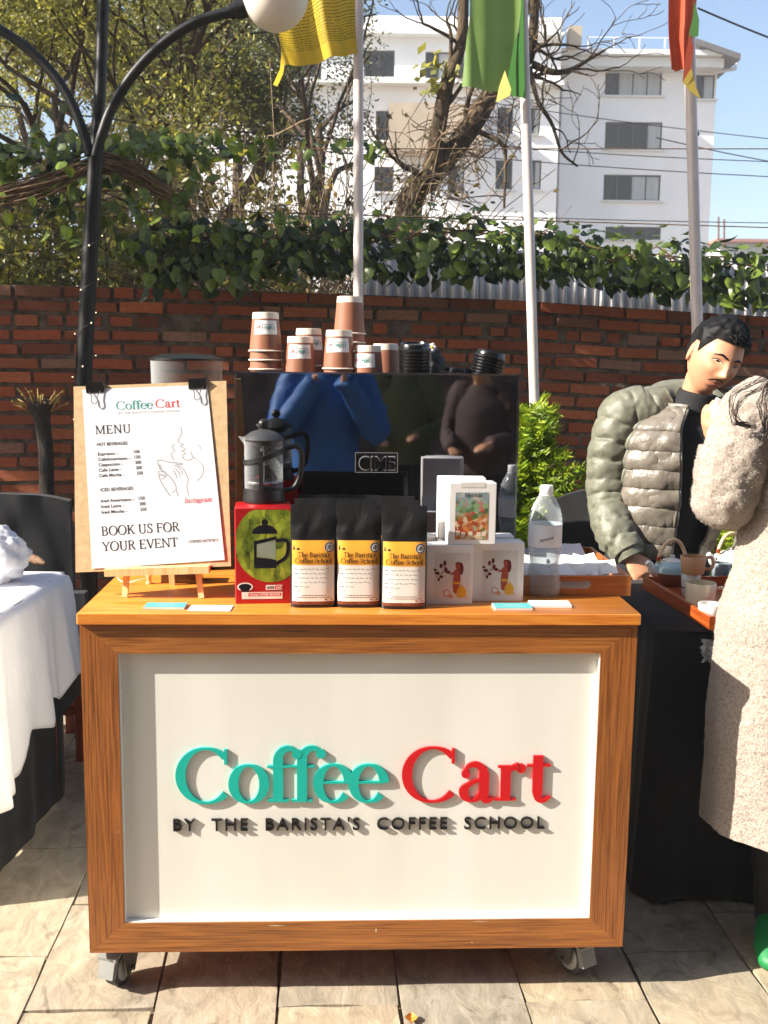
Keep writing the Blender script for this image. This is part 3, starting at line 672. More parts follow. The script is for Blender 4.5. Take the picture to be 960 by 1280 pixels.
for k, (px, Y, lab) in enumerate(((20, 17, 'pale hazy tree filling the far left background'), (150, 19, 'pale hazy tree in the background directly behind the lamp post'))):
    b = gp(px, Y); tree('feathery_tree', lab, 60 + k, b, [(b, (.0, 0, 1), 3.4, .16), (b + Vector((0, 0, 2.2)), (.7, 0, .8), 2.3, .1), (b + Vector((0, 0, 2.2)), (-.7, 0, .8), 2.3, .1)], 4 if k < 2 else 3, (m_pine2, m_pine, m_dense)[k], m_bark2, 420, .085, .26, xmax=360, bend=.4, spread=.85)
# gnarled bare tree in front of the white building
b = at_y(520, 300, 9.5)
gt = thing('gnarled_tree', 'gnarled bare tree with mossy leaning trunk in front of the white building', 'tree', (b.x, b.y, 0), group='trees beyond the brick wall')
out = []; tips = []; rs = random.Random(4)
def px_branch(pts, Y, r0, r1): 
    P = [at_y(x, y, Y + dz) for x, y, dz in pts]; P = [Vector(p) for p in spline(P, 16)]
    out.append((P, [r0 + (r1 - r0) * k / 15 for k in range(16)])); return P
g0 = gp(500, 9.5)
tr = px_branch([(490, 620, 0), (508, 280, 0), (535, 225, 0), (580, 170, .1), (612, 120, .1), (640, 60, .2), (650, -40, .2)], 9.5, .135, .06)
px_branch([(540, 222, 0), (548, 160, -.1), (560, 100, -.2), (577, 50, -.2), (580, -40, -.2)], 9.5, .08, .04)
px_branch([(648, 80, .2), (662, 70, 0), (668, 20, -.1), (668, -50, -.1)], 9.5, .055, .035)
px_branch([(665, 80, 0), (690, 90, 0), (712, 88, .1), (735, 75, .2), (757, 62, .2)], 9.5, .035, .01)
px_branch([(662, 85, 0), (672, 125, -.1), (690, 155, 0), (702, 190, 0), (722, 208, .1)], 9.5, .03, .01)
px_branch([(600, 165, 0), (625, 178, -.2), (632, 195, -.2), (630, 260, -.2)], 9.5, .025, .012)
px_branch([(660, 62, 0), (640, 58, .1), (612, 70, .1)], 9.5, .07, .05)
for pts, rad in list(out):
    for k in range(5, 16, 3):
        if rad[k] < .12: grow(rs, pts[k], Vector((rs.uniform(-1, 1), rs.uniform(-.5, .5), rs.uniform(-.3, 1))), .42, rad[k] * .32 + .003, 2, out, tips, bend=.6, spread=.8)
mb = MB()
for pts, rad in out: mb.tube(pts, [max(q, .003) for q in rad], 9 if rad[0] > .05 else 4, caps=False)
mb.build('trunk', bark('bark_mossy', (30, 24, 18), (112, 92, 66), 16, 1.0), gt, angle=None)
hb = MB()   # dead creeper twigs clinging to the trunk
for k in range(210):
    i = rs.randint(2, 11); c = tr[i] + Vector((rs.gauss(0, .16), rs.gauss(0, .12), rs.gauss(0, .12))); d = Vector((rs.uniform(-1, 1), rs.uniform(-.4, .4), rs.uniform(-.7, .5)))
    P = [c]; 
    for q in range(5): d = (d + Vector((rs.uniform(-1, 1), rs.uniform(-1, 1), rs.uniform(-1, .8))) * .5).normalized(); P.append(P[-1] + d * .09)
    hb.tube(P, .0045, 3, caps=False)
tag(hb.build('dead_creeper', bark('dry_twig', (88, 70, 54), (168, 142, 112), 20, .4), gt, angle=None), kind='stuff')
lb = MB(); rs = random.Random(8)
for (x, y) in ((530, 80), (548, 90), (556, 100), (538, 112), (545, 70), (560, 92), (533, 98)):
    c = at_y(x, y, 9.2); leaves(lb, rs, [([c, c], Vector((0, 0, 1)))], 4, .16, .05, 2.6)
tag(lb.build('crown', m_pine2, gt, smooth=False), kind='stuff')
# dry brush and low greenery behind the wall
def brush(name, label, seed, px0, px1, Y, zt, n, mat, lm=None, nl=0, ls=.06, cat='bush'):
    rs = random.Random(seed); a = gp(px0, Y); c = gp(px1, Y); t_ = thing(name, label, cat, ((a.x + c.x) / 2, Y, 0)); mb = MB(); tp = []
    for k in range(n):
        u = rs.random(); p = Vector((a.x + (c.x - a.x) * u, Y + rs.uniform(-.5, .5), .2)); d = Vector((rs.uniform(-.35, .35), rs.uniform(-.2, .2), 1)); P = [p]; L = zt * rs.uniform(.6, 1.05)
        for q in range(7): d = (d + Vector((rs.uniform(-1, 1), rs.uniform(-1, 1), rs.uniform(-.5, .5))) * .28).normalized(); P.append(P[-1] + d * L / 7)
        mb.tube(P, [.009 * (1 - .1 * i) for i in range(8)], 3, caps=False); tp.append((P[4:], d))
        if rs.random() < .9:
            for q in range(5):
                i = rs.randint(3, 6); d2 = Vector((rs.uniform(-1, 1), rs.uniform(-1, 1), rs.uniform(-.2, .9))).normalized(); Q = [P[i], P[i] + d2 * .15, P[i] + d2 * .27 + Vector((rs.uniform(-.1, .1), 0, rs.uniform(-.1, .05)))]
                mb.tube(Q, .004, 3, caps=False); tp.append((Q, d2))
    tag(mb.build('stems', mat, t_, angle=None), kind='stuff')
    if lm: lb = MB(); leaves(lb, rs, tp, nl, ls, .05); tag(lb.build('crown', lm, t_, smooth=False), kind='stuff')
m_dry = leaf_mat('foliage_dry', (92, 78, 50), (176, 156, 108), .4)
brush('dry_bush', 'pale brown dry brush between lamp post and first flagpole', 31, 265, 450, 7.6, 3.2, 300, bark('dry_stem', (96, 80, 60), (176, 152, 120), 20, .3), m_dry, 5, .055)
brush('dry_bush', 'tangle of bare thin stems right of the first flagpole', 32, 455, 560, 8.2, 2.3, 34, bark('dry_stem', (96, 80, 60), (176, 152, 120), 20, .3))
brush('leafy_bush', 'bright yellow green bush behind the wall at left', 33, -60, 130, 7.0, 2.9, 130, m_bark2, m_pine2, 16, .08)
brush('leafy_bush', 'mixed green bush low behind the wall near the lamp post', 34, 90, 300, 8.4, 3.1, 140, m_bark2, m_pine, 16, .08)

# ------------------------------------------------------------------ climbing vine on the wire over the wall
m_leafd = leaf_mat('vine_leaf', (38, 58, 18), (136, 158, 62), .34, .34, 2.0)
leafm = []
for k in range(6):
    rs = random.Random(70 + k); fold = rs.uniform(.12, .3); curl = rs.uniform(.05, .25)
    half = [(0, 0), (.22, .08), (.42, -.1), (.44, -.36), (.26, -.72), (0, -1.1)]
    mid = [0, .0, -.1, -.36, -.72, -1.1]
    vs = [(0, 0, 0), (0, -.05, -.3), (0, -curl * .5, -.7), (0, -curl - .1, -1.12)]
    for sx in (-1, 1): vs += [(sx * .24, fold * .2 - .02, .09), (sx * .44, fold * .42, -.12), (sx * .42, fold * .4 - curl * .2, -.42), (sx * .2, fold * .15 - curl * .5, -.8)]
    fs = [(0, 1, 5, 4), (1, 6, 5), (1, 2, 7, 6), (2, 3, 7), (0, 8, 9, 1), (1, 9, 10), (1, 10, 11, 2), (2, 11, 3)]
    me = bpy.data.meshes.new('leaf'); me.from_pydata(vs, [], fs); me.polygons.foreach_set('use_smooth', [True] * 8); me.materials.append(m_leafd); me.update(); leafm.append(me)
vine = thing('climbing_vine', 'dark green heart-leaved vine trained along the wire above the wall', 'vine', wall_pt(2.2, wall_top(2.2), .05))
vinv = wm(vine).inverted(); rs = random.Random(99); L = []
top_c = [(0, 372), (90, 300), (180, 285), (250, 272), (330, 268), (380, 262), (450, 258), (520, 262), (600, 264), (700, 272), (760, 286), (840, 294), (900, 300), (980, 308)]
bot_c = [(0, 372), (90, 300), (180, 330), (240, 352), (300, 352), (380, 345), (450, 354), (520, 360), (600, 354), (700, 358), (760, 368), (840, 374), (900, 388), (980, 396)]
def leaf_at(px, py, off, size, tilt):
    p = at_pl(px, py, WP + WNRM * off, WNRM)
    Mx = Matrix.Translation(p) @ Matrix.Rotation(WYAW + rs.gauss(0, .75), 4, 'Z') @ Matrix.Rotation(tilt, 4, 'X') @ Matrix.Rotation(rs.gauss(0, .35), 4, 'Y') @ Matrix.Scale(size, 4)
    L.append((off * 1.0 + rs.random() * .05, Mx, rs.randrange(6)))
for k in range(2000):
    x = rs.uniform(205, 985) if rs.random() < .93 else rs.uniform(150, 260); a = np.interp(x, *zip(*top_c)); b2 = np.interp(x, *zip(*bot_c)); v = rs.random() ** .8
    off = rs.uniform(-.1, .3); y = a + (b2 - a) * v * .86 + rs.gauss(0, 4)
    leaf_at(x, y, off, rs.choice((rs.uniform(.035, .06), rs.uniform(.05, .085))), rs.gauss(-.35 - (.75 if v < .2 else 0), .3))
for k in range(210):   # looser left-hand mass around the lamp post
    x = rs.uniform(-15, 250); y = rs.gauss(np.interp(x, [0, 120, 250], [222, 240, 270]), 34)
    leaf_at(x, y, rs.uniform(.0, .5), rs.uniform(.045, .08), rs.gauss(-.5, .5))
for k in range(230):   # thin upper strand
    x = rs.choice((rs.uniform(-10, 280), rs.uniform(-10, 480))); y = np.interp(x, [0, 150, 300, 480], [190, 176, 182, 184]) + rs.gauss(0, 9)
    leaf_at(x, y, rs.uniform(.1, .4), rs.uniform(.045, .075), rs.gauss(-.5, .5))
for k in range(36):
    x = rs.uniform(180, 330); leaf_at(x, rs.uniform(320, 362), rs.uniform(.1, .3), rs.uniform(.06, .08), rs.gauss(-.1, .2))
L.sort(key=lambda q: -q[0]); rest = MB()
for i, (o_, Mx, k) in enumerate(L):
    if i < 297: q = link('leaf', leafm[k], vine); q.matrix_basis = vinv @ Mx
    else: rest.add([Mx @ v.co for v in leafm[k].vertices], [tuple(p.vertices) for p in leafm[k].polygons])
tag(rest.build('leaf_mass', m_leafd, vine, angle=None), kind='stuff')
sb = MB()
for k in range(26):
    x0 = rs.uniform(-20, 800); x1 = x0 + rs.uniform(120, 330); P = []
    for q in range(9):
        x = x0 + (x1 - x0) * q / 8; a = np.interp(x, *zip(*top_c)); b2 = np.interp(x, *zip(*bot_c))
        if x < 240: a, b2 = 225, 275
        P.append(at_pl(x, a + (b2 - a) * .35 + rs.gauss(0, 7), WP + WNRM * rs.uniform(.0, .2), WNRM))
    sb.tube(P, .0045, 4, caps=False)
for k in range(40):   # bundled bare runners sagging at left
    y0 = rs.uniform(238, 262); P = [at_pl(x, y + rs.gauss(0, 3.5), WP + WNRM * rs.uniform(.2, .45), WNRM) for x, y in ((-20, y0), (40, y0 - 14), (90, y0 - 32), (125, y0 - 48), (165, y0 - 36), (215, y0 - 8))]
    sb.tube([Vector(p) for p in spline(P, 12)], .0042, 4, caps=False)
for yy in (186, 270):
    sb.tube([at_pl(x, yy + (x - 480) * .03 * (1 if yy > 200 else 0), WP + WNRM * .15, WNRM) for x in range(-60, 1041, 100)], .003, 4, caps=False)
sb.build('stem', bark('vine_stem', (70, 50, 36), (140, 112, 84), 20, .3), vine, angle=None)

# ------------------------------------------------------------------ small conifers, pollarded stub
m_con = leaf_mat('conifer_spray', (104, 138, 22), (212, 226, 76), .5, .5, 6)
m_pot = M('terracotta_pot', (122, 68, 46), .8, var=.2, bump=.3)
def conifer(label, base, h, rad, n, seed, group='potted conifers'):
    rs = random.Random(seed); t_ = thing('conifer_shrub', label, 'shrub', base, group=group)
    mb = MB(); mb.lathe([(.10, 0), (.14, .24), (.155, .24), (.155, .28), (.135, .28), (.13, .25), (.0, .25)], 24); mb.build('pot', m_pot, t_, local=True)
    tk = MB(); tk.tube([(0, 0, .2), (0, 0, h * .9)], [.02, .006], 6); V = []; Fc = []
    for k in range(n):
        u = rs.random() ** .8; z = .28 + (h - .3) * u; a = rs.uniform(0, 6.283); rr_ = rad * (1 - u * .72) * (.82 + .3 * math.sin(a * 3 + z * 9)) * rs.uniform(.7, 1.25); d = Vector((math.cos(a), math.sin(a), rs.uniform(.1, .7))).normalized()
        b = Vector((0, 0, z - .1)); tip = b + d * rr_ * 1.15; 
        if k % 3 == 0: tk.tube([b, b.lerp(tip, .6) + Vector((0, 0, -.01)), tip], [.004, .003, .001], 3, caps=False)
        side = d.cross(Vector((0, 0, 1))).normalized(); upv = side.cross(d).normalized()
        ax = (side * math.cos(rs.uniform(-1, 1)) + upv * math.sin(rs.uniform(-1, 1))).normalized()
        for q in range(34):
            w = .3 + .7 * q / 33; c = b.lerp(tip, w) + Vector((rs.gauss(0, .008), rs.gauss(0, .008), rs.gauss(0, .008)))
            ln = .062 * (1.15 - w * .6) * rs.uniform(.7, 1.2); sd = 1 if q % 2 else -1
            dr = (d * .75 + ax * sd * .8 + Vector((0, 0, rs.uniform(-.1, .3)))).normalized(); wd = dr.cross(upv if rs.random() < .5 else side).normalized() * .0028
            i = len(V); V += [c - wd, c + dr * ln * .5 - wd * 1.5, c + dr * ln, c + dr * ln * .5 + wd * 1.5, c + wd]; Fc.append((i, i + 1, i + 2, i + 3, i + 4))
    tk.build('trunk', m_bark2, t_, local=True, angle=None)
    lb = MB(); lb.add(V, Fc); tag(lb.build('foliage', m_con, t_, local=True, smooth=False), kind='stuff')
c = at_y(657, 452, 4.6); conifer('bright yellow green conifer shrub right beside the coffee machine', (c.x, 4.6, 0), 1.44, .46, 900, 3)
c = at_y(925, 452, 4.6); conifer('smaller conifer shrub half hidden between the man and the woman', (c.x + .1, 4.6, 0), 1.42, .3, 300, 5)
st = gp(58, 4.75)
ts = thing('pollarded_stub', 'dark pollarded stub with short dry shoots in front of the wall at left', 'tree', st)
P = [st, at_y(60, 640, 4.75), at_y(57, 560, 4.75), at_y(52, 520, 4.75), at_y(50, 500, 4.75)]
mb = MB(); mb.tube([Vector(p) for p in spline(P, 20)], [.034] * 11 + [.034, .034, .035, .04, .048, .055, .06, .06, .035], 12); mb.build('trunk', bark('bark_dark', (20, 17, 14), (54, 44, 36), 26), ts)
sb = MB(); rs = random.Random(1)
for k in range(34):
    a = rs.uniform(0, 6.28); c = at_y(50, 507, 4.75) + Vector((math.cos(a) * .05, math.sin(a) * .04, rs.uniform(-.03, .02))); d = Vector((math.cos(a) * .8, math.sin(a) * .6, rs.uniform(.3, 1.2))).normalized(); l_ = rs.uniform(.03, .1)
    sb.tube([c, c + d * l_ * .5 + Vector((0, 0, .006)), c + d * l_], [.004, .0035, .002], 4)
    if rs.random() < .5: sb.sphere(c + d * l_, .007, 6, rings=4)
sb.build('shoots', bark('dry_shoot', (110, 84, 40), (190, 160, 90), 30, .2), ts, angle=None)

# ------------------------------------------------------------------ lamp post with fairy lights
m_iron = M('black_iron', (15, 15, 15), .45, var=.3, scale=30, bump=.15, spec=.35)
LY = 4.85; lp = gp(102, LY)
lamp = thing('lamp_post', 'black street lamp post with arching arms and white globe', 'lamp post', lp)
A0 = at_y(104, 475, LY); A1 = at_y(119, 188, LY + .02)
mb = MB(); mb.tube([lp, A0, A0.lerp(A1, .5), A1], [.042, .038, .034, .03], 16); mb.build('pole', m_iron, lamp)
mb = MB(); mb.tube([A0 + Vector((.028, -.02, -.6)), A0 + Vector((.03, -.015, 0)), A1 + Vector((.025, -.01, 0)), at_y(126, 150, LY)], .014, 8); mb.build('conduit', m_iron, lamp)
mb = MB(); mb.tube([A1, at_y(125, 120, LY + .03), at_y(131, -60, LY + .06)], .026, 14); mb.build('upper_pole', m_iron, lamp)
arm = [at_y(x, y, LY - .05) for x, y in ((119, 196), (126, 172), (140, 135), (165, 95), (200, 58), (245, 28), (300, 12))]
mb = MB(); mb.tube([Vector(p) for p in spline(arm, 40)], .023, 14); ao = mb.build('arm', m_iron, lamp)
arm2 = [at_y(x, y, LY - .05) for x, y in ((112, 194), (104, 165), (85, 120), (55, 80), (20, 50), (-30, 22), (-90, 10))]
mb = MB(); mb.tube([Vector(p) for p in spline(arm2, 40)], .022, 14); mb.build('arm', m_iron, lamp)
e0 = at_y(288, 15, LY - .05); e1 = at_y(310, 9, LY - .05); mb = MB(); mb.tube([e0, e0.lerp(e1, .3), e0.lerp(e1, .31), e1], [.033, .033, .041, .041], 16); mb.build('collar', m_iron, lamp)
t = NT('opal_globe'); t.b.inputs['Base Color'].default_value = (*lin((236, 226, 214)), 1); t.b.inputs['Roughness'].default_value = .35; t.b.inputs['Subsurface Weight'].default_value = .6; t.b.inputs['Subsurface Radius'].default_value = (.05, .04, .03)
gc = at_y(344, -4, LY - .05); mb = MB(); mb.sphere(gc, .143, 32, rings=20); mb.build('globe', t.m, lamp, angle=None)
gc2 = at_y(-130, -4, LY - .05); mb = MB(); mb.sphere(gc2, .143, 24, rings=14); mb.build('globe', t.m, lamp, angle=None)
fl = thing('fairy_lights', 'thin string of tiny fairy lights wound round the lamp post', 'fairy lights', A0)
P = []; B = []
for k in range(120):
    u = k / 119; c = A0.lerp(A1, u * .95 - .25); a = u * 34; P.append(c + Vector((math.cos(a) * .05, math.sin(a) * .047, 0)))
mb = MB(); mb.tube(P, .0016, 4, caps=False); mb.build('cord', m_wire, fl)
t = NT('bulb_warm'); t.b.inputs['Base Color'].default_value = (.9, .75, .45, 1); t.b.inputs['Roughness'].default_value = .2; t.b.inputs['Emission Color'].default_value = (1, .8, .45, 1); t.b.inputs['Emission Strength'].default_value = 1.0
me = MB().sphere((0, 0, 0), .0032, 8, rings=5).mesh('bulb'); me.materials.append(t.m)
for k in range(3, 119, 6): q = link('bulb', me, fl); q.location = wm(fl).inverted() @ P[k]

# ------------------------------------------------------------------ flagpoles and flags
m_pole = M('pole_paint', (214, 202, 196), .35, var=.08, scale=8, bump=.05, coat=.2)
def flagpole(label, a, b, r, rings):
    p0 = at_y(*b); p1 = at_y(*a); d = (p0 - p1); g0 = p0 + d * ((0 - p0.z) / d.z)
    t_ = thing('flagpole', label, 'flagpole', g0, group='slim painted flagpoles along the wall'); top = p1 - d * .35
    mb = MB(); mb.tube([g0, p1, top], [r * 1.04, r, r * .96], 18); mb.build('pole', m_pole, t_)
    for (x, y) in rings:
        c = at_y(x, y, a[2]); mb = MB(); mb.tube([c - d.normalized() * .006, c + d.normalized() * .006], r * 1.12, 14); mb.build('tie', m_wire, t_)
    return t_
flagpole('slim white pole carrying the yellow flag', (448, 0, 5.1), (448, 370, 5.05), .0235, ((449, 71),))
flagpole('slim white pole carrying the green flag', (653, 0, 5.0), (668, 500, 4.95), .0235, ((657, 130), (667, 438)))
flagpole('slim white pole carrying the red flag at right', (861, 30, 5.3), (871, 390, 5.25), .0275, ((866, 168),))
def flag_mat(name, col, ink=None):
    t = NT(name); v = t.coord('Generated'); c = lin(col); f = t.noise(t.coord(), 9, 3)
    base = t.ramp(f, [(0.3, tuple(q * .88 for q in c)), (0.7, c)])
    if ink:
        sx = t.n('ShaderNodeSeparateXYZ'); t.l(t.coord('UV'), sx.inputs[0])
        def band(sock, n, lo, hi):
            m_ = t.n('ShaderNodeMath', operation='MULTIPLY'); t.l(sock, m_.inputs[0]); m_.inputs[1].default_value = n
            fr = t.n('ShaderNodeMath', operation='FRACT'); t.l(m_.outputs[0], fr.inputs[0]); g_ = t.n('ShaderNodeMath', operation='GREATER_THAN'); t.l(fr.outputs[0], g_.inputs[0]); g_.inputs[1].default_value = lo; return g_.outputs[0]
        rows = band(sx.outputs[1], 46, .58, 1); wn_ = t.n('ShaderNodeTexNoise'); cm = t.n('ShaderNodeMapping'); cm.inputs['Scale'].default_value = (60, 46, 1); t.l(t.coord('UV'), cm.inputs[0]); t.l(cm.outputs[0], wn_.inputs['Vector']); wn_.inputs['Scale'].default_value = 1.0
        gg = t.n('ShaderNodeMath', operation='GREATER_THAN'); t.l(wn_.outputs['Fac'], gg.inputs[0]); gg.inputs[1].default_value = .44
        mm = t.n('ShaderNodeMath', operation='MULTIPLY'); t.l(rows, mm.inputs[0]); t.l(gg.outputs[0], mm.inputs[1])
        mk = t.n('ShaderNodeMath', operation='GREATER_THAN'); t.l(sx.outputs[1], mk.inputs[0]); mk.inputs[1].default_value = .16; m3 = t.n('ShaderNodeMath', operation='MULTIPLY'); t.l(mm.outputs[0], m3.inputs[0]); t.l(mk.outputs[0], m3.inputs[1])
        m4 = t.n('ShaderNodeMath', operation='MULTIPLY'); t.l(m3.outputs[0], m4.inputs[0]); m4.inputs[1].default_value = .6
        base = t.mix(m4.outputs[0], base, lin(ink))
    t.l(base, t.b.inputs['Base Color']); t.b.inputs['Roughness'].default_value = .6; tl = t.n('ShaderNodeBsdfTranslucent'); t.l(base, tl.inputs[0])
    ms = t.n('ShaderNodeMixShader'); ms.inputs[0].default_value = .45; t.l(t.b.outputs[0], ms.inputs[1]); t.l(tl.outputs[0], ms.inputs[2]); t.l(ms.outputs[0], t.out.inputs[0]); return t.m
def flag(name, label, mat, rows, Y, folds, amp, extra=()):
    """rows: list of (y_px, x_left_px, x_right_px) top to bottom; hangs from the pole at the right"""
    t_ = thing(name, label, 'flag', at_y((rows[-1][1] + rows[-1][2]) / 2, rows[-1][0], Y)); nu, nv = 44, 30; R_ = spline(rows, nv); vs = []
    for j in range(nv):
        y, xl, xr = R_[j][:3]
        for i in range(nu):
            u = i / (nu - 1); p = at_y(xr + (xl - xr) * u, y + (R_[j][3] if len(R_[j]) > 3 else 0) * u, Y - .02)
            p.y += amp * (math.sin(u * folds * 6.283 + j * .05) * (.3 + .7 * u) + .3 * math.sin(u * folds * 13 + j * .11)); vs.append(p)
    mb = MB(); mb.add(vs, [(j * nu + i, (j + 1) * nu + i, (j + 1) * nu + i + 1, j * nu + i + 1) for j in range(nv - 1) for i in range(nu - 1)])
    o = mb.build('cloth', mat, t_, angle=None); uv = o.data.uv_layers.new(name='UVMap')
    for lp_ in o.data.loops: k = lp_.vertex_index; uv.data[lp_.index].uv = ((k % nu) / (nu - 1), 1 - (k // nu) / (nv - 1))
    for nm, pts, mt in extra:
        P = [at_y(x, y, Y + dy) for x, y, dy in pts]; n = len(P); mb = MB(); mb.add(P, [tuple(range(n))]); mb.build(nm, mt, t_)
    return t_
fy = flag_mat('flag_yellow', (232, 200, 64), (70, 66, 20)); fg = flag_mat('flag_green', (146, 178, 98)); frd = flag_mat('flag_red', (212, 100, 66)); fgd = flag_mat('flag_green_dark', (54, 110, 40)); fyt = flag_mat('flag_yellow_pale', (222, 194, 90))
flag('prayer_flag', 'yellow printed prayer flag hanging beside the globe lamp', fy, [(-190, 335, 446, 30), (-60, 342, 446, 30), (20, 350, 447, 26), (66, 356, 449, 20)], 5.08, 1.6, .045, [('tail', [(352, 62, .0), (350, 86, -.02), (341, 106, -.03), (347, 108, .02), (354, 92, .03), (357, 70, .02)], fy)])
flag('prayer_flag', 'plain green prayer flag hanging from the middle pole', fg, [(-200, 588, 651, 0), (0, 587, 652, 0), (60, 582, 642, -4), (116, 577, 631, -6)], 4.98, .7, .035,
     [('inner_fold', [(652, -100, -.03), (654, 10, -.03), (656, 122, -.03), (640, 120, .05), (634, 105, .07), (645, 20, .06), (640, -100, .05)], fgd), ('yellow_corner', [(631, 88, -.06), (639, 112, -.09), (637, 120, -.07), (620, 128, -.05), (624, 108, -.04)], fyt)])
flag('prayer_flag', 'red orange prayer flag twisted around the right pole', frd, [(-200, 840, 874, 0), (0, 835, 872, 0), (50, 834, 866, 0), (92, 836, 863, -8)], 5.22, 1.5, .045,
     [('green_fold', [(868, 0, -.09), (874, 25, -.1), (873, 46, -.08), (860, 46, -.07), (866, 22, -.08)], fgd), ('red_fold', [(862, 40, -.08), (867, 60, -.07), (864, 85, -.08), (853, 103, -.1), (857, 70, -.1)], frd), ('yellow_tail', [(864, 84, -.07), (870, 108, -.09), (876, 124, -.08), (862, 114, -.1), (853, 102, -.09)], fyt)])
# ------------------------------------------------------------------ the coffee cart
TOP = 0.975
fl_ = at_z(95, 767, TOP); fr_ = at_z(802, 768, TOP)
CYAW = math.atan2(fr_.y - fl_.y, fr_.x - fl_.x); CW = (fr_ - fl_).length; CD = 0.72
print('cart', fl_, fr_, math.degrees(CYAW), CW)
CXv = Vector((math.cos(CYAW), math.sin(CYAW), 0)); CYv = Vector((-math.sin(CYAW), math.cos(CYAW), 0))
cmid = (fl_ + fr_) / 2
w_h = wood('teak_along_x', (104, 60, 22), (152, 94, 40), (182, 124, 62), 0); w_v = wood('teak_along_z', (98, 56, 20), (146, 90, 38), (176, 116, 58), 2, seed=3.1)
w_top = wood('teak_top', (176, 104, 36), (208, 134, 54), (226, 158, 72), 0, rough=.3, band=24, seed=7.7); w_y = wood('teak_along_y', (118, 58, 16), (176, 96, 32), (206, 126, 50), 1, seed=5.2)
cart = thing('coffee_cart', 'teak wood coffee cart with white front panel on casters', 'cart', (cmid.x, cmid.y, 0), CYAW)
hw = CW / 2; LIP = .027; OV = .0125; BOT = .122; FWD = .086; zt = TOP - LIP
b = MB(); b.rbox((0, CD / 2, TOP - LIP / 2), (CW, CD, LIP), .003, seg=1); b.build('countertop', w_top, cart, local=True)
bw = hw - .004
zi1 = zt - .072; zi0 = BOT + .076; xi = bw - FWD
for nm, poly, mt in (('frame_rail', [(-bw, zt), (-xi, zi1), (xi, zi1), (bw, zt)], w_h), ('frame_rail', [(-bw, BOT), (bw, BOT), (xi, zi0), (-xi, zi0)], w_h), ('frame_stile', [(-bw, BOT), (-xi, zi0), (-xi, zi1), (-bw, zt)], w_v), ('frame_stile', [(bw, zt), (xi, zi1), (xi, zi0), (bw, BOT)], w_v)):
    b = MB(); b.prism(poly, OV, OV + .03); b.build(nm, mt, cart, local=True, smooth=False, fix=True)
t = NT('white_panel'); f = t.noise(t.coord(scale=(1, 1, .15)), 7, 4); t.l(t.ramp(f, [(0.3, lin((222, 219, 210))), (0.7, lin((232, 230, 222)))]), t.b.inputs['Base Color']); t.b.inputs['Roughness'].default_value = .38; m_panel = t.m
PD = OV + .0200
b = MB(); b.box((0, PD + .006, (zi0 + zi1) / 2), (2 * xi + .03, .012, zi1 - zi0 + .03)); b.build('front_panel', m_panel, cart, local=True, smooth=False)
# white bevel strip lining the opening
m_strip = M('panel_lining', (236, 234, 228), .5, var=.03)
for (x, z, sx, sz) in ((0, zi0 + .0012, 2 * xi, .0022), (xi - .0012, (zi0 + zi1) / 2, .0022, zi1 - zi0), (-xi + .0012, (zi0 + zi1) / 2, .0022, zi1 - zi0)):
    b = MB(); b.box((x, OV + .0115, z), (sx, .0165, sz)); b.build('panel_lining', m_strip, cart, local=True, smooth=False)
for sx in (-1, 1):
    b = MB(); b.box((sx * (bw - .009), (OV + .03 + CD - .02) / 2 + .005, (BOT + zt) / 2), (.018, CD - .02 - OV - .04, zt - BOT)); b.build('side_panel', m_panel, cart, local=True, smooth=False)  # hidden sides, made white to bounce neutral light onto the tablecloth
b = MB(); b.box((0, CD / 2 + .01, BOT + .012), (2 * bw - .04, CD - .08, .02)); b.build('base_board', w_y, cart, local=True, smooth=False)
m_cast = M('caster_steel', (120, 118, 114), .35, .8, var=.1); m_tyre = M('caster_tyre', (44, 44, 46), .6); m_hub = M('caster_grey', (150, 150, 146), .5)
def caster(x, y, rz):
    KC = BOT / .085; BT = .085; Mx = Matrix.Translation((x, y, 0)) @ Matrix.Rotation(rz, 4, 'Z') @ Matrix.Scale(KC, 4); rm = Matrix.Rotation(R(90), 3, 'Y')
    def put(mb, nm, mt, par): 
        mb.v = [tuple(Mx @ Vector(v)) for v in mb.v]; return mb.build(nm, mt, par, local=True)
    q = MB(); q.box((0, .012, BT - .004), (.062, .062, .006)); 
    for s in (-1, 1): q.add([Vector((s * .021, -.024, BT - .006)), Vector((s * .021, .036, BT - .006)), Vector((s * .021, .014, .026)), Vector((s * .021, -.014, .026)), Vector((s * .0235, -.024, BT - .006)), Vector((s * .0235, .036, BT - .006)), Vector((s * .0235, .014, .026)), Vector((s * .0235, -.014, .026))], [(0, 1, 2, 3), (7, 6, 5, 4), (0, 4, 5, 1), (1, 5, 6, 2), (2, 6, 7, 3), (3, 7, 4, 0)])
    q.box((0, .005, BT - .009), (.047, .056, .006)); q.lathe([(.004, -.03), (.004, .03)], 10, (0, 0, .034), rm)
    c = put(q, 'caster', m_cast, cart)
    q = MB(); q.lathe([(.027, -.0125), (.033, -.010), (.0345, 0), (.033, .010), (.027, .0125)], 28, (0, 0, .0345), rm); put(q, 'wheel', m_tyre, c)
    q = MB(); q.lathe([(.006, -.0155), (.02, -.0145), (.026, -.012), (.026, .012), (.02, .0145), (.006, .0155)], 24, (0, 0, .0345), rm); put(q, 'hub', m_hub, c)
    q = MB(); q.box((0, -.036, .048), (.03, .012, .034), Matrix.Rotation(R(-18), 3, 'X')); q.box((0, -.026, .068), (.036, .026, .006), Matrix.Rotation(R(14), 3, 'X')); put(q, 'brake_lever', M('brake_plastic', (128, 128, 124), .45), c)
pc = at_z(150, 1228, 0); pc2 = at_z(715, 1214, 0)
for p, rz in ((pc, -.35), (pc2, .5)):
    l_ = wm(cart).inverted() @ p; caster(l_.x, max(l_.y, .06), rz); caster(l_.x, CD - .08, rz + 1)
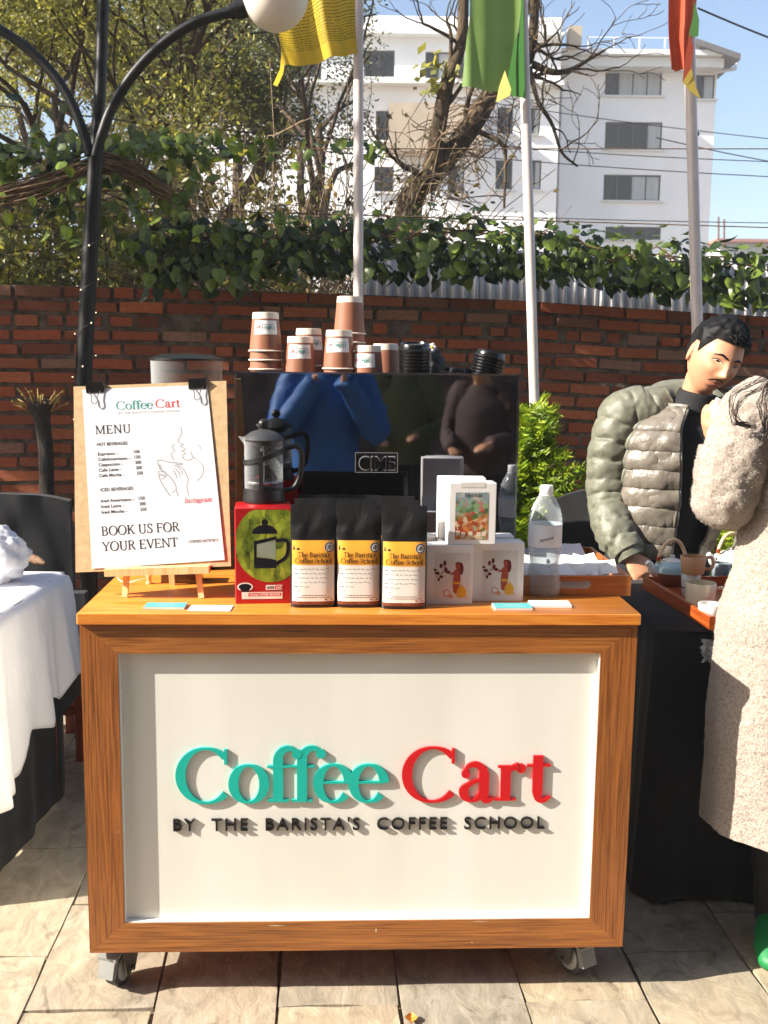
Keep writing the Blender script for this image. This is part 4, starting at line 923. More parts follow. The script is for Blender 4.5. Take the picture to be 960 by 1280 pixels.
# raised lettering on the panel
pm = lambda x, y, l=0.0: Vector((x, PD - .006 - l, y))
def cart_xy(px, py):
    p = at_pl(px, py, Vector((cmid.x, cmid.y, 0)) + CYv * PD, CYv); q = wm(cart).inverted() @ p; return q.x, q.z
m_teal = M('letter_teal', (18, 176, 160), .35, var=.04); m_red = M('letter_red', (204, 16, 26), .35, var=.04); m_blk = M('letter_black', (16, 15, 14), .4, var=.05); m_edge = M('letter_edge', (214, 208, 196), .5)
xa, za = cart_xy(220, 1002); xb, zb = cart_xy(490, 1002); xc, zc = cart_xy(501, 999); xd, zd = cart_xy(682, 999); _, zcap = cart_xy(220, 936)
for word, x0, x1, mt in (('Coffee', xa + .003, xb - .022, m_teal), ('Cart', xc + .004, xd, m_red)):
    Ls = []; serif(None, word, zcap - za, x0, za, pm, T=.128, t=.03, depth=.007, width=x1 - x0 + (.004 if word == 'Coffee' else .012), per_letter=Ls, space=-.02 if word == 'Coffee' else 0.0, eps=.00012)
    for q in Ls: q.build('letter', mt, cart, local=True, smooth=False)
xa, za = cart_xy(217, 1038); xb, _ = cart_xy(680, 1036); _, zcap = cart_xy(217, 1023)
V, Fc = sans_raw("BY  THE  BARISTA'S  COFFEE  SCHOOL", 1.22, .0); x0 = min(v[0] for v in V); x1 = max(v[0] for v in V); kx = (xb - xa) / (x1 - x0); sc_ = (zcap - za) / .69
bm = bmesh.new(); bv = [bm.verts.new((xa + (a - x0) * kx, PD - .006, za + c * sc_)) for a, c in V]
for f_ in Fc:
    try: bm.faces.new([bv[i] for i in f_])
    except ValueError: pass
bmesh.ops.remove_doubles(bm, verts=bm.verts, dist=1e-6)
seen = set()
for v0 in bm.verts:
    if v0 in seen: continue
    st_ = [v0]; comp = set([v0])
    while st_:
        q = st_.pop()
        for e in q.link_edges:
            w_ = e.other_vert(q)
            if w_ not in comp: comp.add(w_); st_.append(w_)
    seen |= comp; fs = {f_ for q in comp for f_ in q.link_faces}
    if not fs: continue
    b2 = bmesh.new(); mp_ = {q: b2.verts.new(q.co) for q in comp}
    for f_ in fs: b2.faces.new([mp_[q] for q in f_.verts])
    r_ = bmesh.ops.extrude_face_region(b2, geom=b2.faces[:]); bmesh.ops.translate(b2, verts=[q for q in r_['geom'] if isinstance(q, bmesh.types.BMVert)], vec=(0, .006, 0))
    bmesh.ops.recalc_face_normals(b2, faces=b2.faces); me = bpy.data.meshes.new('letter'); b2.to_mesh(me); b2.free(); link('letter', me, cart, m_blk)
bm.free()
rs = random.Random(2)
m_scuff = M('scuff_filler', (206, 176, 140), .8, var=.2)
for (px, py, L_, w_) in ((345, 1157, .05, .004), (600, 1152, .055, .003), (470, 1163, .004, .014), (735, 1130, .003, .01), (590, 1178, .003, .006), (152, 868, .006, .003), (700, 905, .004, .004), (148, 1040, .004, .006)):   # pale scuffs and dabs of filler
    p = at_pl(px, py, Vector((cmid.x, cmid.y, 0)) + CYv * OV, CYv); q = wm(cart).inverted() @ p; sb_ = MB(); n_ = 9
    sb_.add([Vector((q.x + L_ * .5 * math.cos(k * .698) * rs.uniform(.5, 1), OV - .0004, q.z + w_ * .5 * math.sin(k * .698) * rs.uniform(.5, 1))) for k in range(n_)], [tuple(range(n_))]); sb_.build('scuff', m_scuff, cart, local=True, smooth=False)

# helper: world point on the cart top under a pixel, and cart-local coordinates
def on_top(px, py, z=TOP): return at_z(px, py, z)
def cl(p): return wm(cart).inverted() @ Vector(p)
def from_cart(x, y, z=TOP): return wm(cart) @ Vector((x, y, z))

# ------------------------------------------------------------------ espresso machine
t = NT('black_mirror'); t.l(t.ramp(t.noise(t.coord(scale=(1, 1, .6)), 9, 6, .7), [(0.35, (.012,) * 3), (0.75, (.05,) * 3)]), t.b.inputs['Roughness']); t.b.inputs['Base Color'].default_value = (.28, .29, .31, 1); t.b.inputs['Metallic'].default_value = 1; t.b.inputs['Roughness'].default_value = .035
f = t.noise(t.coord(), 3.0, 2); t.bump(f, .08, .012); m_mirror = t.m
m_chrome = M('machine_steel', (176, 176, 176), .2, 1.0, var=.05); m_bplas = M('black_plastic', (20, 20, 21), .35, var=.15)
MY = 2.82
ml_ = at_y(293.5, 466, MY); mr_ = at_y(648.5, 468, MY + .05)
mw_ = (mr_ - ml_).length; mz = (ml_.z + mr_.z) / 2; mc = (ml_ + mr_) / 2
mach = thing('espresso_machine', 'espresso machine with glossy black mirror back panel on the cart', 'coffee machine', (mc.x, mc.y, TOP), CYAW)
MH = mz - TOP; FT = MH - .045
b = MB(); b.box((0, .002, MH / 2 + .02), (mw_ - .006, .004, MH - .044)); b.build('back_panel', m_mirror, mach, local=True, smooth=False)
for (x, z, sx, sz) in ((0, MH, mw_ + .002, .005), (-mw_ / 2, MH / 2 + .02, .005, MH - .036), (mw_ / 2, MH / 2 + .02, .005, MH - .036)):
    b = MB(); b.box((x, .002, z), (sx, .007, sz)); b.build('panel_trim', m_chrome, mach, local=True, smooth=False)
b = MB(); b.rbox((0, .205, FT / 2 + .03), (mw_ - .03, .39, FT - .06), .02); b.build('body', m_bplas, mach, local=True)
b = MB(); b.box((0, .205, FT - .003), (mw_ - .035, .38, .006)); b.build('cup_tray', m_chrome, mach, local=True)
for sx in (-1, 1):
    for y in (.05, .36): b = MB(); b.lathe([(.022, 0), (.018, .035)], 16, (sx * (mw_ / 2 - .06), y, 0)); b.build('foot', m_bplas, mach, local=True)
def mach_xy(px, py):
    p = at_pl(px, py, mc, CYv); q = wm(mach).inverted() @ p; return q.x, q.z
x0, z0 = mach_xy(444, 590); x1, z1 = mach_xy(497, 566)
b = MB(); b.rbox(((x0 + x1) / 2, -.003, (z0 + z1) / 2), (x1 - x0, .006, z1 - z0), .002, seg=1); em = b.build('emblem', M('emblem_black', (14, 14, 14), .3), mach, local=True)
for (ex, ez, sx_, sz_) in (((x0 + x1) / 2, z1, x1 - x0, .0012), ((x0 + x1) / 2, z0, x1 - x0, .0012), (x0, (z0 + z1) / 2, .0012, z1 - z0 - .0014), (x1, (z0 + z1) / 2, .0012, z1 - z0 - .0014)): fb_ = MB(); fb_.box((ex, -.0065, ez), (sx_, .001, sz_)); fb_.build('emblem_edge', M('emblem_silver', (150, 150, 150), .4), em, local=True, smooth=False)
b = MB(); V, Fc = sans_raw('CIME', 1.0); xx0, zz0 = mach_xy(448, 587); xx1, zz1 = mach_xy(494, 570)
sans(b, 'CIME', zz1 - zz0, xx0, zz0, lambda x, y, l=0: Vector((x, -.0075, y)), width=xx1 - xx0); b.build('lettering', M('emblem_silver', (150, 150, 150), .4), em, local=True)
b = MB(); sans(b, 'CIME', (zz1 - zz0) * .86, xx0 + .0022, zz0 + .0022, lambda x, y, l=0: Vector((x, -.0079, y)), width=(xx1 - xx0) * .955); b.build('lettering_fill', MATS['emblem_black'], em, local=True)

# ------------------------------------------------------------------ paper cups on the machine
m_cup = M('cup_paper_brown', (150, 96, 70), .55, var=.06, scale=40); m_rim = M('cup_cream', (240, 226, 208), .6, var=.04); m_stk = M('sticker_white', (242, 240, 236), .5, var=.02)
m_tealp = M('print_teal', (30, 140, 132), .6); m_redp = M('print_red', (206, 40, 48), .6); m_ink = M('print_ink', (12, 11, 11), .6, var=.05); m_grey = M('print_grey', (84, 80, 78), .6)
CH, CR, CB = .107, .0455, .0355
def cup_r(z): return CR + (CB - CR) * z / CH
def make_cup(sticker):
    root = bpy.data.objects.new('paper_cup', None); COL.objects.link(root); W[root] = Matrix.Identity(4)
    b = MB(); b.lathe([(cup_r(.002), .002), (cup_r(CH - .017), CH - .017)], 40, caps=False); b.build('sleeve', m_cup, root, local=True)
    b = MB(); b.lathe([(cup_r(CH - .017), CH - .017), (CB, CH), (CB - .002, CH + .0005), (CB - .004, CH - .006), (.0, CH - .006)], 40, caps=False); b.build('base_band', m_rim, root, local=True)
    b = MB(); b.lathe([(CR + .0005, .0), (CR + .003, .0012), (CR + .0032, .003), (CR + .0015, .0045), (CR - .0005, .0035)], 40, caps=False); b.build('rim', m_rim, root, local=True)
    if sticker:
        def cm(x, y, l=0.0): z = .066 + y; r_ = cup_r(z) + .0006 + l * 3; a = -math.pi / 2 + x / cup_r(.066); return Vector((r_ * math.cos(a), r_ * math.sin(a), z))
        b = MB(); b.grid(lambda u, v: cm((u - .5) * .068, (v - .5) * .038), 18, 4); s_ = b.build('sticker', m_stk, root, local=True, angle=None)
        up = lambda x, y, l=0.0: cm(-x, -y, l + .0001)
        b = MB(); e = serif(b, 'Coffee', .010, -.025, -.004, up, T=.13, t=.05, width=.03); b.build('print', m_tealp, s_, local=True)
        b = MB(); serif(b, 'Cart', .010, .008, -.004, up, T=.13, t=.05, width=.018); b.build('print', m_redp, s_, local=True)
        b = MB(); sans(b, "BY THE BARISTA'S COFFEE SCHOOL", .0022, -.024, -.009, up, width=.048); b.build('print', m_grey, s_, local=True)
    return root
cup_s = make_cup(True); cup_p = make_cup(False); used = {cup_s: 0, cup_p: 0}
FTZ = TOP + FT; NEST = .0245
def put_cup(kind, p, rz, label):
    o = kind if not used[kind] else copy_tree(kind); used[kind] = 1
    o.location = p; o.rotation_euler = (0, 0, rz); return tag(o, label, 'paper cup', 'upturned paper cups on the machine')
nm_ = ('lowest', 'second lowest', 'third from the bottom', 'fourth from the bottom', 'fifth from the bottom', 'sixth from the bottom', 'seventh from the bottom')
for (px, ytop, Y, n, st_, rz, where) in ((332, 391, 2.98, 5, 1, .12, 'leftmost cup stack'), (375, 421, 2.97, 2, 1, .05, 'low stack in front of the second stack'), (386, 411, 3.08, 3, 1, .45, 'stack just behind the low stickered stack'), (424, 413, 2.96, 3, 1, -.1, 'stack standing before the tallest stack'), (437, 371, 3.10, 7, 0, 0, 'tallest cup stack'), (460, 432, 2.96, 2, 1, -.35, 'short stack right of centre with a sticker'), (482, 430, 3.08, 2, 0, 0, 'plain short stack beside the lids')):
    Y -= .04; p = at_y(px, ytop, Y); base = p.z - CH - (n - 1) * NEST; base = FTZ; nn = n; step = (p.z - CH - base) / (n - 1) if n > 1 else 0
    for k in range(n):
        top = k == n - 1; lab = ('topmost brown paper cup of the %s' if top else nm_[k] + ' brown paper cup of the %s') % where
        put_cup(cup_s if (st_ and top) else cup_p, (p.x, Y, base + k * step), rz + (0 if top else rs.uniform(0, 6)), lab)

# black lids
m_lid = M('lid_black', (16, 16, 17), .22, var=.1, spec=.6)
def lid_mesh():
    b = MB(); b.lathe([(.0445, 0), (.0465, .001), (.0465, .005), (.0445, .0065), (.0425, .008), (.041, .019), (.0395, .0205), (.037, .0205), (.035, .0165), (.0, .0165)], 40, caps=False)
    b.box((0, -.03, .0172), (.014, .004, .001)); return b.mesh('lid')
lme = lid_mesh(); lme.materials.append(m_lid)
def lids(px, py, Y, n, tilt, ax, where, dz=.0062, base=None):
    p = at_y(px, py, Y); z0_ = FTZ if base is None else base
    Mt = Matrix.Rotation(tilt, 3, ax)
    for k in range(n):
        o = link('cup_lid', lme); q = Mt @ Vector((0, 0, k * dz)); o.location = (p.x + q.x, Y + q.y, z0_ + q.z); o.rotation_euler = Mt.to_euler()
        tag(o, ('topmost', 'bottom', 'second', 'third', 'fourth', 'fifth', 'sixth', 'seventh', 'eighth', 'ninth', 'tenth', 'eleventh')[0 if k == n - 1 else k + 1] + (' black lid in ' if k in (0, n - 1) else ' black lid up in ') + where, 'cup lid', 'black lids on the machine')
lids(518, 450, 2.92, 12, R(8), 'X', 'the neat tall lid stack', base=FTZ + .008, dz=.0092)
lids(570, 458, 2.94, 6, R(4), 'Y', 'the flat lid pile in the middle', dz=.0085)
lids(604, 452, 2.93, 10, R(13), 'Y', 'the leaning lid stack at right', base=FTZ + .012, dz=.0088)

# ------------------------------------------------------------------ grinder hopper behind the menu board
p = from_cart(cl(on_top(232, 712)).x, .6); gr = thing('coffee_grinder', 'coffee grinder with clear hopper and black lid behind the menu board', 'grinder', (p.x, p.y, TOP), CYAW)
hz1 = at_y(230, 448, p.y).z - TOP; hr = (at_y(275, 460, p.y) - at_y(186, 460, p.y)).length / 2
b = MB(); b.rbox((0, 0, .15), (.17, .2, .3), .03); b.build('body', m_bplas, gr, local=True)
b = MB(); b.lathe([(.05, .3), (.06, .33), (hr * .97, hz1 - .16), (hr, hz1 - .004)], 40, caps=False); o = b.build('hopper', clear_sheet('hopper_plastic', (238, 232, 220), .06, .12), gr, local=True)
b = MB(); b.lathe([(hr + .002, hz1 - .006), (hr + .002, hz1), (hr - .03, hz1 + .012), (0, hz1 + .014)], 40); b.build('lid', m_bplas, gr, local=True)
b = MB(); b.lathe([(.055, .31), (.085, .40), (.09, .44), (0, .45)], 24); b.build('beans', M('coffee_beans', (58, 34, 22), .5, bump=1, bscale=90, bdist=.01), gr, local=True)

# ------------------------------------------------------------------ menu board on a little easel
A_ = at_y(84, 481, 2.63); B_ = at_y(272, 479, 2.64); C_ = at_y(290, 705, 2.525); D_ = at_y(93, 718, 2.52)
board_o = (C_ + D_) / 2; ux = ((B_ - A_).normalized() + (C_ - D_).normalized()).normalized(); uy = ((A_ - D_).normalized() + (B_ - C_).normalized()); uy = (uy - ux * uy.dot(ux)).normalized(); un = ux.cross(uy)
BWd = ((B_ - A_).length + (C_ - D_).length) / 2; BHt = ((A_ - D_).length + (B_ - C_).length) / 2
rotm = Matrix((ux, uy, un)).transposed()
mbd = thing('menu_board', 'brown fibreboard with white coffee menu sheet clipped on, resting on the easel', 'menu board', board_o, rot=rotm.to_euler())
m_mdf = M('fibreboard', (196, 164, 122), .8, var=.12, scale=60, bump=.3, bscale=300, bdist=.001)
b = MB(); b.box((0, BHt / 2, -.0045), (BWd, BHt, .006)); b.build('board', m_mdf, mbd, local=True, smooth=False)
def b_loc(px, py): 
    q = wm(mbd).inverted() @ at_pl(px, py, board_o, un); return Vector((q.x, q.y, 0))
pTL, pTR, pBR, pBL = b_loc(103, 487), b_loc(259, 481), b_loc(281, 700), b_loc(115, 711)
def paper(u, v, l=0.0):
    p = pTL.lerp(pTR, u).lerp(pBL.lerp(pBR, u), v); return Vector((p.x, p.y, .0012 + .0016 * max(0, u - .8) ** 2 * 20 * v + l))
PW = ((pTR - pTL).length + (pBR - pBL).length) / 2; PH = ((pTL - pBL).length + (pTR - pBR).length) / 2
b = MB(); b.grid(lambda u, v: paper(u, 1 - v), 16, 12); m_paper = M('menu_paper', (212, 212, 216), .32, var=.015); ppr = b.build('paper', m_paper, mbd, local=True, angle=None)
pp = lambda x, y, l=0.0: paper(x / PW, 1 - y / PH, .0003 + l)
def ptext(fn, s, u, v, h, wu, mt, **kw):
    b = MB(); fn(b, s, h * PH, u * PW, (1 - v) * PH, pp, width=wu * PW, **kw); b.build('print', mt, ppr, local=True, smooth=False)
ptext(serif, 'Coffee', .262, .123, .046, .29, m_tealp, T=.11, t=.03); ptext(serif, 'Cart', .575, .121, .046, .195, m_redp, T=.11, t=.03)
ptext(sans, "BY THE BARISTA'S COFFEE SCHOOL", .275, .148, .010, .49, M('print_pale', (176, 174, 172), .6), space=1.2)
ptext(serif, 'MENU', .085, .255, .047, .285, m_ink, T=.095, t=.05, space=.06)
ptext(sans, 'HOT BEVERAGES', .092, .322, .017, .24, m_ink)
for k, (s, wu, n_) in enumerate((('Espresso -', .155, '100'), ('CafeAmericano -', .25, '150'), ('Cappuccino -', .19, '200'), ('Cafe Latte -', .175, '200'), ('Cafe Mocha -', .195, '250'))):
    v = .376 + k * .0302; ptext(sans, s, .095, v, .0165, wu, m_ink); ptext(sans, n_, .375 + k * .003, v - .003, .017, .047, m_ink)
ptext(sans, 'ICED BEVERAGES', .1, .577, .0175, .252, m_ink)
for k, (s, wu, n_) in enumerate((('Iced Americano -', .255, '150'), ('Iced Latte -', .175, '200'), ('Iced Mocha -', .195, '250'))):
    v = .638 + k * .0315; ptext(sans, s, .098, v, .0165, wu, m_ink); ptext(sans, n_, .388 + k * .003, v - .003, .017, .047, m_ink)
ptext(serif, 'BOOK US FOR', .085, .822, .05, .6, m_ink, T=.095, t=.05); ptext(serif, 'YOUR EVENT', .085, .908, .05, .575, m_ink, T=.095, t=.05)
ptext(serif, 'Instagram', .735, .668, .027, .215, m_redp, T=.09, t=.05, shear=.25)
ptext(sans, 'COFFEECARTBYBCS', .742, .893, .0145, .225, m_grey)
lines = [[(635, 320), (641, 365), (620, 405), (626, 420), (652, 432), (634, 444), (666, 462), (642, 474), (668, 488), (648, 498), (655, 524), (690, 530), (722, 512)], [(700, 475), (712, 508), (765, 550), (780, 590), (765, 635), (737, 662)], [(735, 432), (756, 444), (760, 462)],
         [(487, 535), (505, 580), (545, 628)], [(487, 535), (510, 530), (560, 543), (640, 551), (640, 560), (600, 556)], [(590, 565), (640, 576), (665, 612), (682, 655), (674, 700), (686, 752)], [(497, 600), (500, 640), (530, 700), (572, 762)], [(560, 625), (597, 678), (606, 716), (577, 742)], [(606, 716), (622, 762)],
         [(585, 592), (600, 612), (614, 648)], [(600, 582), (622, 606), (634, 638)], [(618, 576), (638, 596), (648, 622)], [(596, 430), (580, 450), (598, 472), (575, 492), (592, 528)], [(500, 602), (530, 600), (552, 626), (530, 632), (505, 620)], [(497, 630), (520, 622), (536, 642), (512, 650)], [(490, 562), (510, 566), (512, 585), (494, 584)]]
b = MB()
for k, ln in enumerate(lines):
    q = []
    for (x, y) in ln:
        l_ = b_loc(100 + x / 5.05, 470 + y / 5.05); q.append((l_.x, l_.y))
    q = [tuple(a) for a in spline(q, 6 * len(q))]; stroke_mesh(b, q, [.0009] * len(q), False, lambda x, y, l: Vector((x, y, .0019 + .00002 * k)), 0, 0)
b.build('line_drawing', M('print_line', (104, 102, 102), .6), ppr, local=True, smooth=False)
for (px, py, lab) in ((119, 484, 'left'), (247, 486, 'right')):
    c = b_loc(px, py); clip = thing('binder_clip', 'black binder clip gripping the %s top corner of the menu sheet' % lab, 'binder clip', wm(mbd) @ Vector((c.x, BHt, 0)), rot=rotm.to_euler(), group='binder clips on the menu board')
    b = MB(); b.add([(-.022, .006, -.011), (.022, .006, -.011), (.022, .006, .011), (-.022, .006, .011), (-.022, -.018, -.0065), (.022, -.018, -.0065), (.022, -.018, .0035), (-.022, -.018, .0035)], [(0, 1, 2, 3), (3, 2, 6, 7), (0, 4, 5, 1), (1, 5, 6, 2), (0, 3, 7, 4), (4, 7, 6, 5)]); b.build('body', M('clip_black', (18, 18, 18), .35), clip, local=True, smooth=False)
    b = MB(); P = [Vector(q) for q in spline([(-.014, -.014, .006), (-.007, -.03, .008), (-.007, -.043, .009), (0, -.049, .0095), (.007, -.043, .009), (.007, -.03, .008), (.014, -.014, .006)], 26)]; b.tube(P, .0011, 6); b.build('handle', m_chrome, clip, local=True)
# easel
m_pinew = wood('pale_pine', (206, 160, 108), (228, 190, 140), (240, 208, 164), 2, rough=.6, coat=0, band=12)
e0, e1 = on_top(145, 757), on_top(251, 749); el = (e0 + e1) / 2
eas = thing('table_easel', 'small pale pine table easel holding up the menu board', 'easel', (el.x, el.y, TOP))
def bar(mb, a, b_, w, d, ref): mb.tube([a, b_], [(w * .7071, d * .7071)] * 2, 4, ref=ref)
def slat(nm, a, b_, w, d):
    a, b_ = Vector(a), Vector(b_); z = (b_ - a).normalized(); x = Vector((1, 0, 0)) if abs(z.x) < .8 else Vector((0, 0, 1)); y = z.cross(x).normalized(); x = y.cross(z).normalized(); mb = MB(); mb.box((a + b_) / 2, (w, d, (b_ - a).length), Matrix((x, y, z)).transposed()); mb.build(nm, m_pinew, eas, smooth=False)
ledgeL = at_pl(132, 715, board_o + un * .012, un); ledgeR = at_pl(262, 711, board_o + un * .012, un)
slat('ledge', ledgeL, ledgeR, .018, .028)
bk = -un * .02; topm = (A_ + B_) / 2 + bk
def pj(p): return p - un * ((p - board_o).dot(un) + .013)
f0, f1 = pj(e0), pj(e1); f0.z = f1.z = TOP; f0 = f0 - un * ((f0 - board_o).dot(un) + .013) ; f1 = f1 - un * ((f1 - board_o).dot(un) + .013); f0.z = max(f0.z, TOP); f1.z = max(f1.z, TOP)
tp0 = f0 + uy * .44 + ux * .045; tp1 = f1 + uy * .44 - ux * .045
slat('leg', f0, tp0, .014, .010); slat('leg', f1, tp1, .014, .010)
rear_ = from_cart(cl(el).x, cl(el).y + .2); slat('leg', rear_, (tp0 + tp1) / 2 - un * .018, .014, .010)
slat('crossbar', f0.lerp(tp0, .5) - un * .012, f1.lerp(tp1, .5) - un * .012, .012, .012)

# small things behind the easel
p = from_cart(cl(on_top(222, 735)).x, .36); tb = thing('brown_box', 'small glossy brown box on the cart behind the easel legs', 'box', p, CYAW)
b = MB(); b.rbox((0, 0, .019), (.105, .06, .038), .004); b.build('body', M('brown_gloss', (78, 44, 22), .15, coat=.5), tb, local=True); b = MB(); b.rbox((0, 0, .0425), (.108, .063, .008), .004); b.build('lid', M('brown_lid', (104, 62, 30), .25), tb, local=True)
p = from_cart(cl(on_top(180, 737)).x, .33); tw = thing('thread_spool', 'tiny pine spool with a white loop of string behind the easel', 'spool', p)
b = MB(); b.lathe([(.009, 0), (.009, .003), (.006, .005), (.006, .02), (.009, .022), (.009, .025)], 16); b.build('spool', m_pinew, tw, local=True); b = MB(); b.tube([Vector(q) for q in spline([(0, -.005, .018), (-.03, -.02, .012), (-.06, -.01, .004), (-.085, .01, .012), (-.07, .03, .02)], 20)], .0012, 5); b.build('string', m_stk, tw, local=True)

# ------------------------------------------------------------------ red box and french press
m_redbox = M('box_red', (176, 22, 26), .3, var=.08, scale=6, coat=.2)
q0, q1 = on_top(292, 755), on_top(362, 754); RW = (q1 - q0).length; RH = .234; RD = .12
rbx = thing('press_box', 'red retail box with a picture of a coffee press', 'box', (q0 + q1) / 2 + CYv * (RD / 2), math.atan2(q1.y - q0.y, q1.x - q0.x))
b = MB(); b.rbox((0, 0, RH / 2), (RW, RD, RH), .002, seg=1); b.build('carton', m_redbox, rbx, local=True)
fm = plane_map((0, -RD / 2 - .0006, 0), (1, 0, 0), (0, 0, 1)); 
def lens(y): # right-cut circle picture
    return y
b = MB(); cx_, cz_, rr_ = .018, .148, .085; poly = []
for k in range(41):
    a = 2 * math.pi * k / 40; x = cx_ + rr_ * 1.02 * math.cos(a); z = cz_ + rr_ * 1.12 * math.sin(a); poly.append((max(-RW / 2 + .003, min(RW / 2 - .002, x)), min(z, RH - .004)))
cen = fm(cx_, cz_); b.add([cen] + [fm(x, z) for x, z in poly[:-1]], [(0, k + 1, (k + 1) % 40 + 1) for k in range(40)])
t = NT('leafy_print'); v = t.coord(); vo = t.n('ShaderNodeTexVoronoi'); vo.inputs['Scale'].default_value = 55; mp_ = t.coord(scale=(1.4, 1, .7), rot=(0, .7, 0)); t.l(mp_, vo.inputs['Vector'])
f = t.noise(v, 26, 5); mx = t.mix(.5, t.ramp(vo.outputs['Color'], [(0.2, lin((44, 66, 14))), (0.6, lin((132, 152, 40))), (0.9, lin((206, 200, 70)))]), t.ramp(f, [(0.35, lin((26, 34, 12))), (0.65, lin((180, 190, 60)))])); t.l(mx, t.b.inputs['Base Color']); t.b.inputs['Roughness'].default_value = .35
pic = b.build('picture', t.m, rbx, local=True, smooth=False)
def decal(par, mt, polys, mp_f, lift, name='print'):
    b = MB()
    for k, pl in enumerate(polys): b.add([mp_f(x, z, lift + .00003 * k) for x, z in pl], [tuple(range(len(pl)))])
    b.build(name, mt, par, local=True, smooth=False)
m_navy = M('print_black', (22, 20, 30), .3)
def ell(cx, cz, rx, rz, a0=0, a1=360, n=24): return [(cx + rx * math.cos(R(a0 + (a1 - a0) * k / n)), cz + rz * math.sin(R(a0 + (a1 - a0) * k / n))) for k in range(n + (0 if a1 - a0 == 360 else 1))]
px_ = .004
decal(pic, m_navy, [ell(px_, .172, .03, .022, 0, 180), ell(px_, .2, .008, .008), [(px_ - .025, .088), (px_ + .027, .088), (px_ + .027, .108), (px_ - .025, .115)], [(px_ - .026, .145), (px_ + .028, .158), (px_ + .028, .166), (px_ - .026, .154)], [(px_ - .026, .09), (px_ - .02, .09), (px_ - .02, .152), (px_ - .026, .152)]], fm, .0003)
b = MB(); stroke_mesh(b, [tuple(q) for q in spline([(px_ + .026, .155), (px_ + .05, .156), (px_ + .056, .14), (px_ + .05, .115), (px_ + .027, .098)], 24)], [.008] * 24, False, fm, 0, .0004); b.build('print', m_navy, pic, local=True)
decal(pic, M('print_clear', (150, 160, 140), .3), [[(px_ - .019, .116), (px_ + .026, .110), (px_ + .026, .156), (px_ - .019, .146)]], fm, .0002)
m_wp = M('print_white', (236, 232, 228), .4)
decal(rbx, m_wp, [[(-.052, .012), (.046, .012), (.046, .029), (-.052, .029)], [(.006, .034), (.046, .034), (.046, .046), (.006, .046)], ell(-.044, .042, .019, .011)], fm, .0002)
decal(rbx, m_redp, [[(-.036, .0185), (.043, .0185), (.043, .027), (-.036, .027)], [(.028, .0355), (.045, .0355), (.045, .0445), (.028, .0445)]], fm, .0004)
decal(rbx, m_navy, [ell(-.044, .042, .0155, .008), [(-.052, .030), (-.036, .030), (-.032, .037), (-.056, .037)]], fm, .0004)
b = MB(); sans(b, 'TEA&COFFEE MAKER', .0055, -.034, .02, fm, width=.075, lift=.0006); b.build('print', m_wp, rbx, local=True)
b = MB(); sans(b, '600', .007, .009, .0365, fm, width=.017, lift=.0005); b.build('print', m_navy, rbx, local=True)
b = MB(); sans(b, 'ml', .0065, .031, .037, fm, width=.011, lift=.0006); b.build('print', m_wp, rbx, local=True)
pz = TOP + RH + .001
pp_ = at_z(327, 630, pz); pr = thing('french_press', 'glass french press coffee maker with black frame on the red box', 'french press', (pp_.x, pp_.y + .05, pz), .25); pr.scale = (.96,) * 3
k_ = .112 / .5 * .94; pr_r = .05; H_ = .215
m_fp = M('press_plastic', (24, 24, 25), .42, var=.15, scale=40)
b = MB(); b.lathe([(pr_r + .004, 0), (pr_r + .005, .003), (pr_r + .004, .012), (pr_r + .003, .034), (pr_r + .0005, .036)], 44, caps=True); b.build('base', m_fp, pr, local=True)
b = MB(); b.lathe([(pr_r - .001, .012), (pr_r, .04), (pr_r, H_ * .75), (pr_r + .001, H_ * .755)], 44, caps=False)
b.grid(lambda u, v: Vector((-(pr_r + .018 * (1 - abs(2 * u - 1)) * v), (u - .5) * .04, H_ * .69 + .022 * v)), 8, 4)
o = b.build('glass_beaker', clear_sheet('press_glass', (240, 242, 240), .02, .03), pr, local=True)
b = MB(); zb = H_ * .52; n_ = 44
b.loft([[Vector(((pr_r + q[0]) * math.cos(2 * math.pi * k / n_), (pr_r + q[0]) * math.sin(2 * math.pi * k / n_), zb + q[1] + .016 * math.cos(2 * math.pi * k / n_))) for k in range(n_)] for q in ((.0008, 0), (.0035, .001), (.0035, .013), (.0008, .014))], caps=False); b.build('frame_ring', m_fp, pr, local=True)
for a_ in (170, 255, 60):
    c_, s_ = math.cos(R(a_)), math.sin(R(a_)); b = MB(); b.box(((pr_r + .002) * c_, (pr_r + .002) * s_, .075), (.004, .010, .09), Matrix.Rotation(R(a_), 3, 'Z')); b.build('frame_strut', m_fp, pr, local=True)
b = MB(); P = [Vector(q) for q in spline([(pr_r, 0, zb + .022), (pr_r + .028, 0, zb + .032), (pr_r + .046, 0, zb + .022), (pr_r + .05, 0, zb - .012), (pr_r + .044, 0, zb - .05), (pr_r + .028, 0, zb - .078), (pr_r, 0, .026)], 30)]; b.tube(P, [(.009, .0075)] * 30, 14, ref=(0, 1, 0)); b.build('handle', m_fp, pr, local=True)
b = MB(); b.lathe([(pr_r + .003, H_ * .745), (pr_r + .004, H_ * .755), (pr_r - .004, H_ * .80), (pr_r - .018, H_ * .845), (.012, H_ * .875), (.006, H_ * .88)], 44); b.build('lid', M('press_lid', (58, 58, 58), .45, var=.15), pr, local=True)
b = MB(); b.sphere((0, 0, H_ * .94), (.0145, .0145, .013), 24); b.build('knob', m_fp, pr, local=True)
b = MB(); b.lathe([(.002, .05), (.002, H_ * .88)], 10); b.build('plunger_rod', m_chrome, pr, local=True)
b = MB(); b.lathe([(pr_r - .003, .048), (pr_r - .002, .052), (pr_r - .004, .055), (.0, .056)], 36); b.build('filter_disc', m_chrome, pr, local=True)
b = MB(); b.lathe([(.03, H_ * .68), (.034, H_ * .74)], 24); b.build('spring_disc', m_fp, pr, local=True)

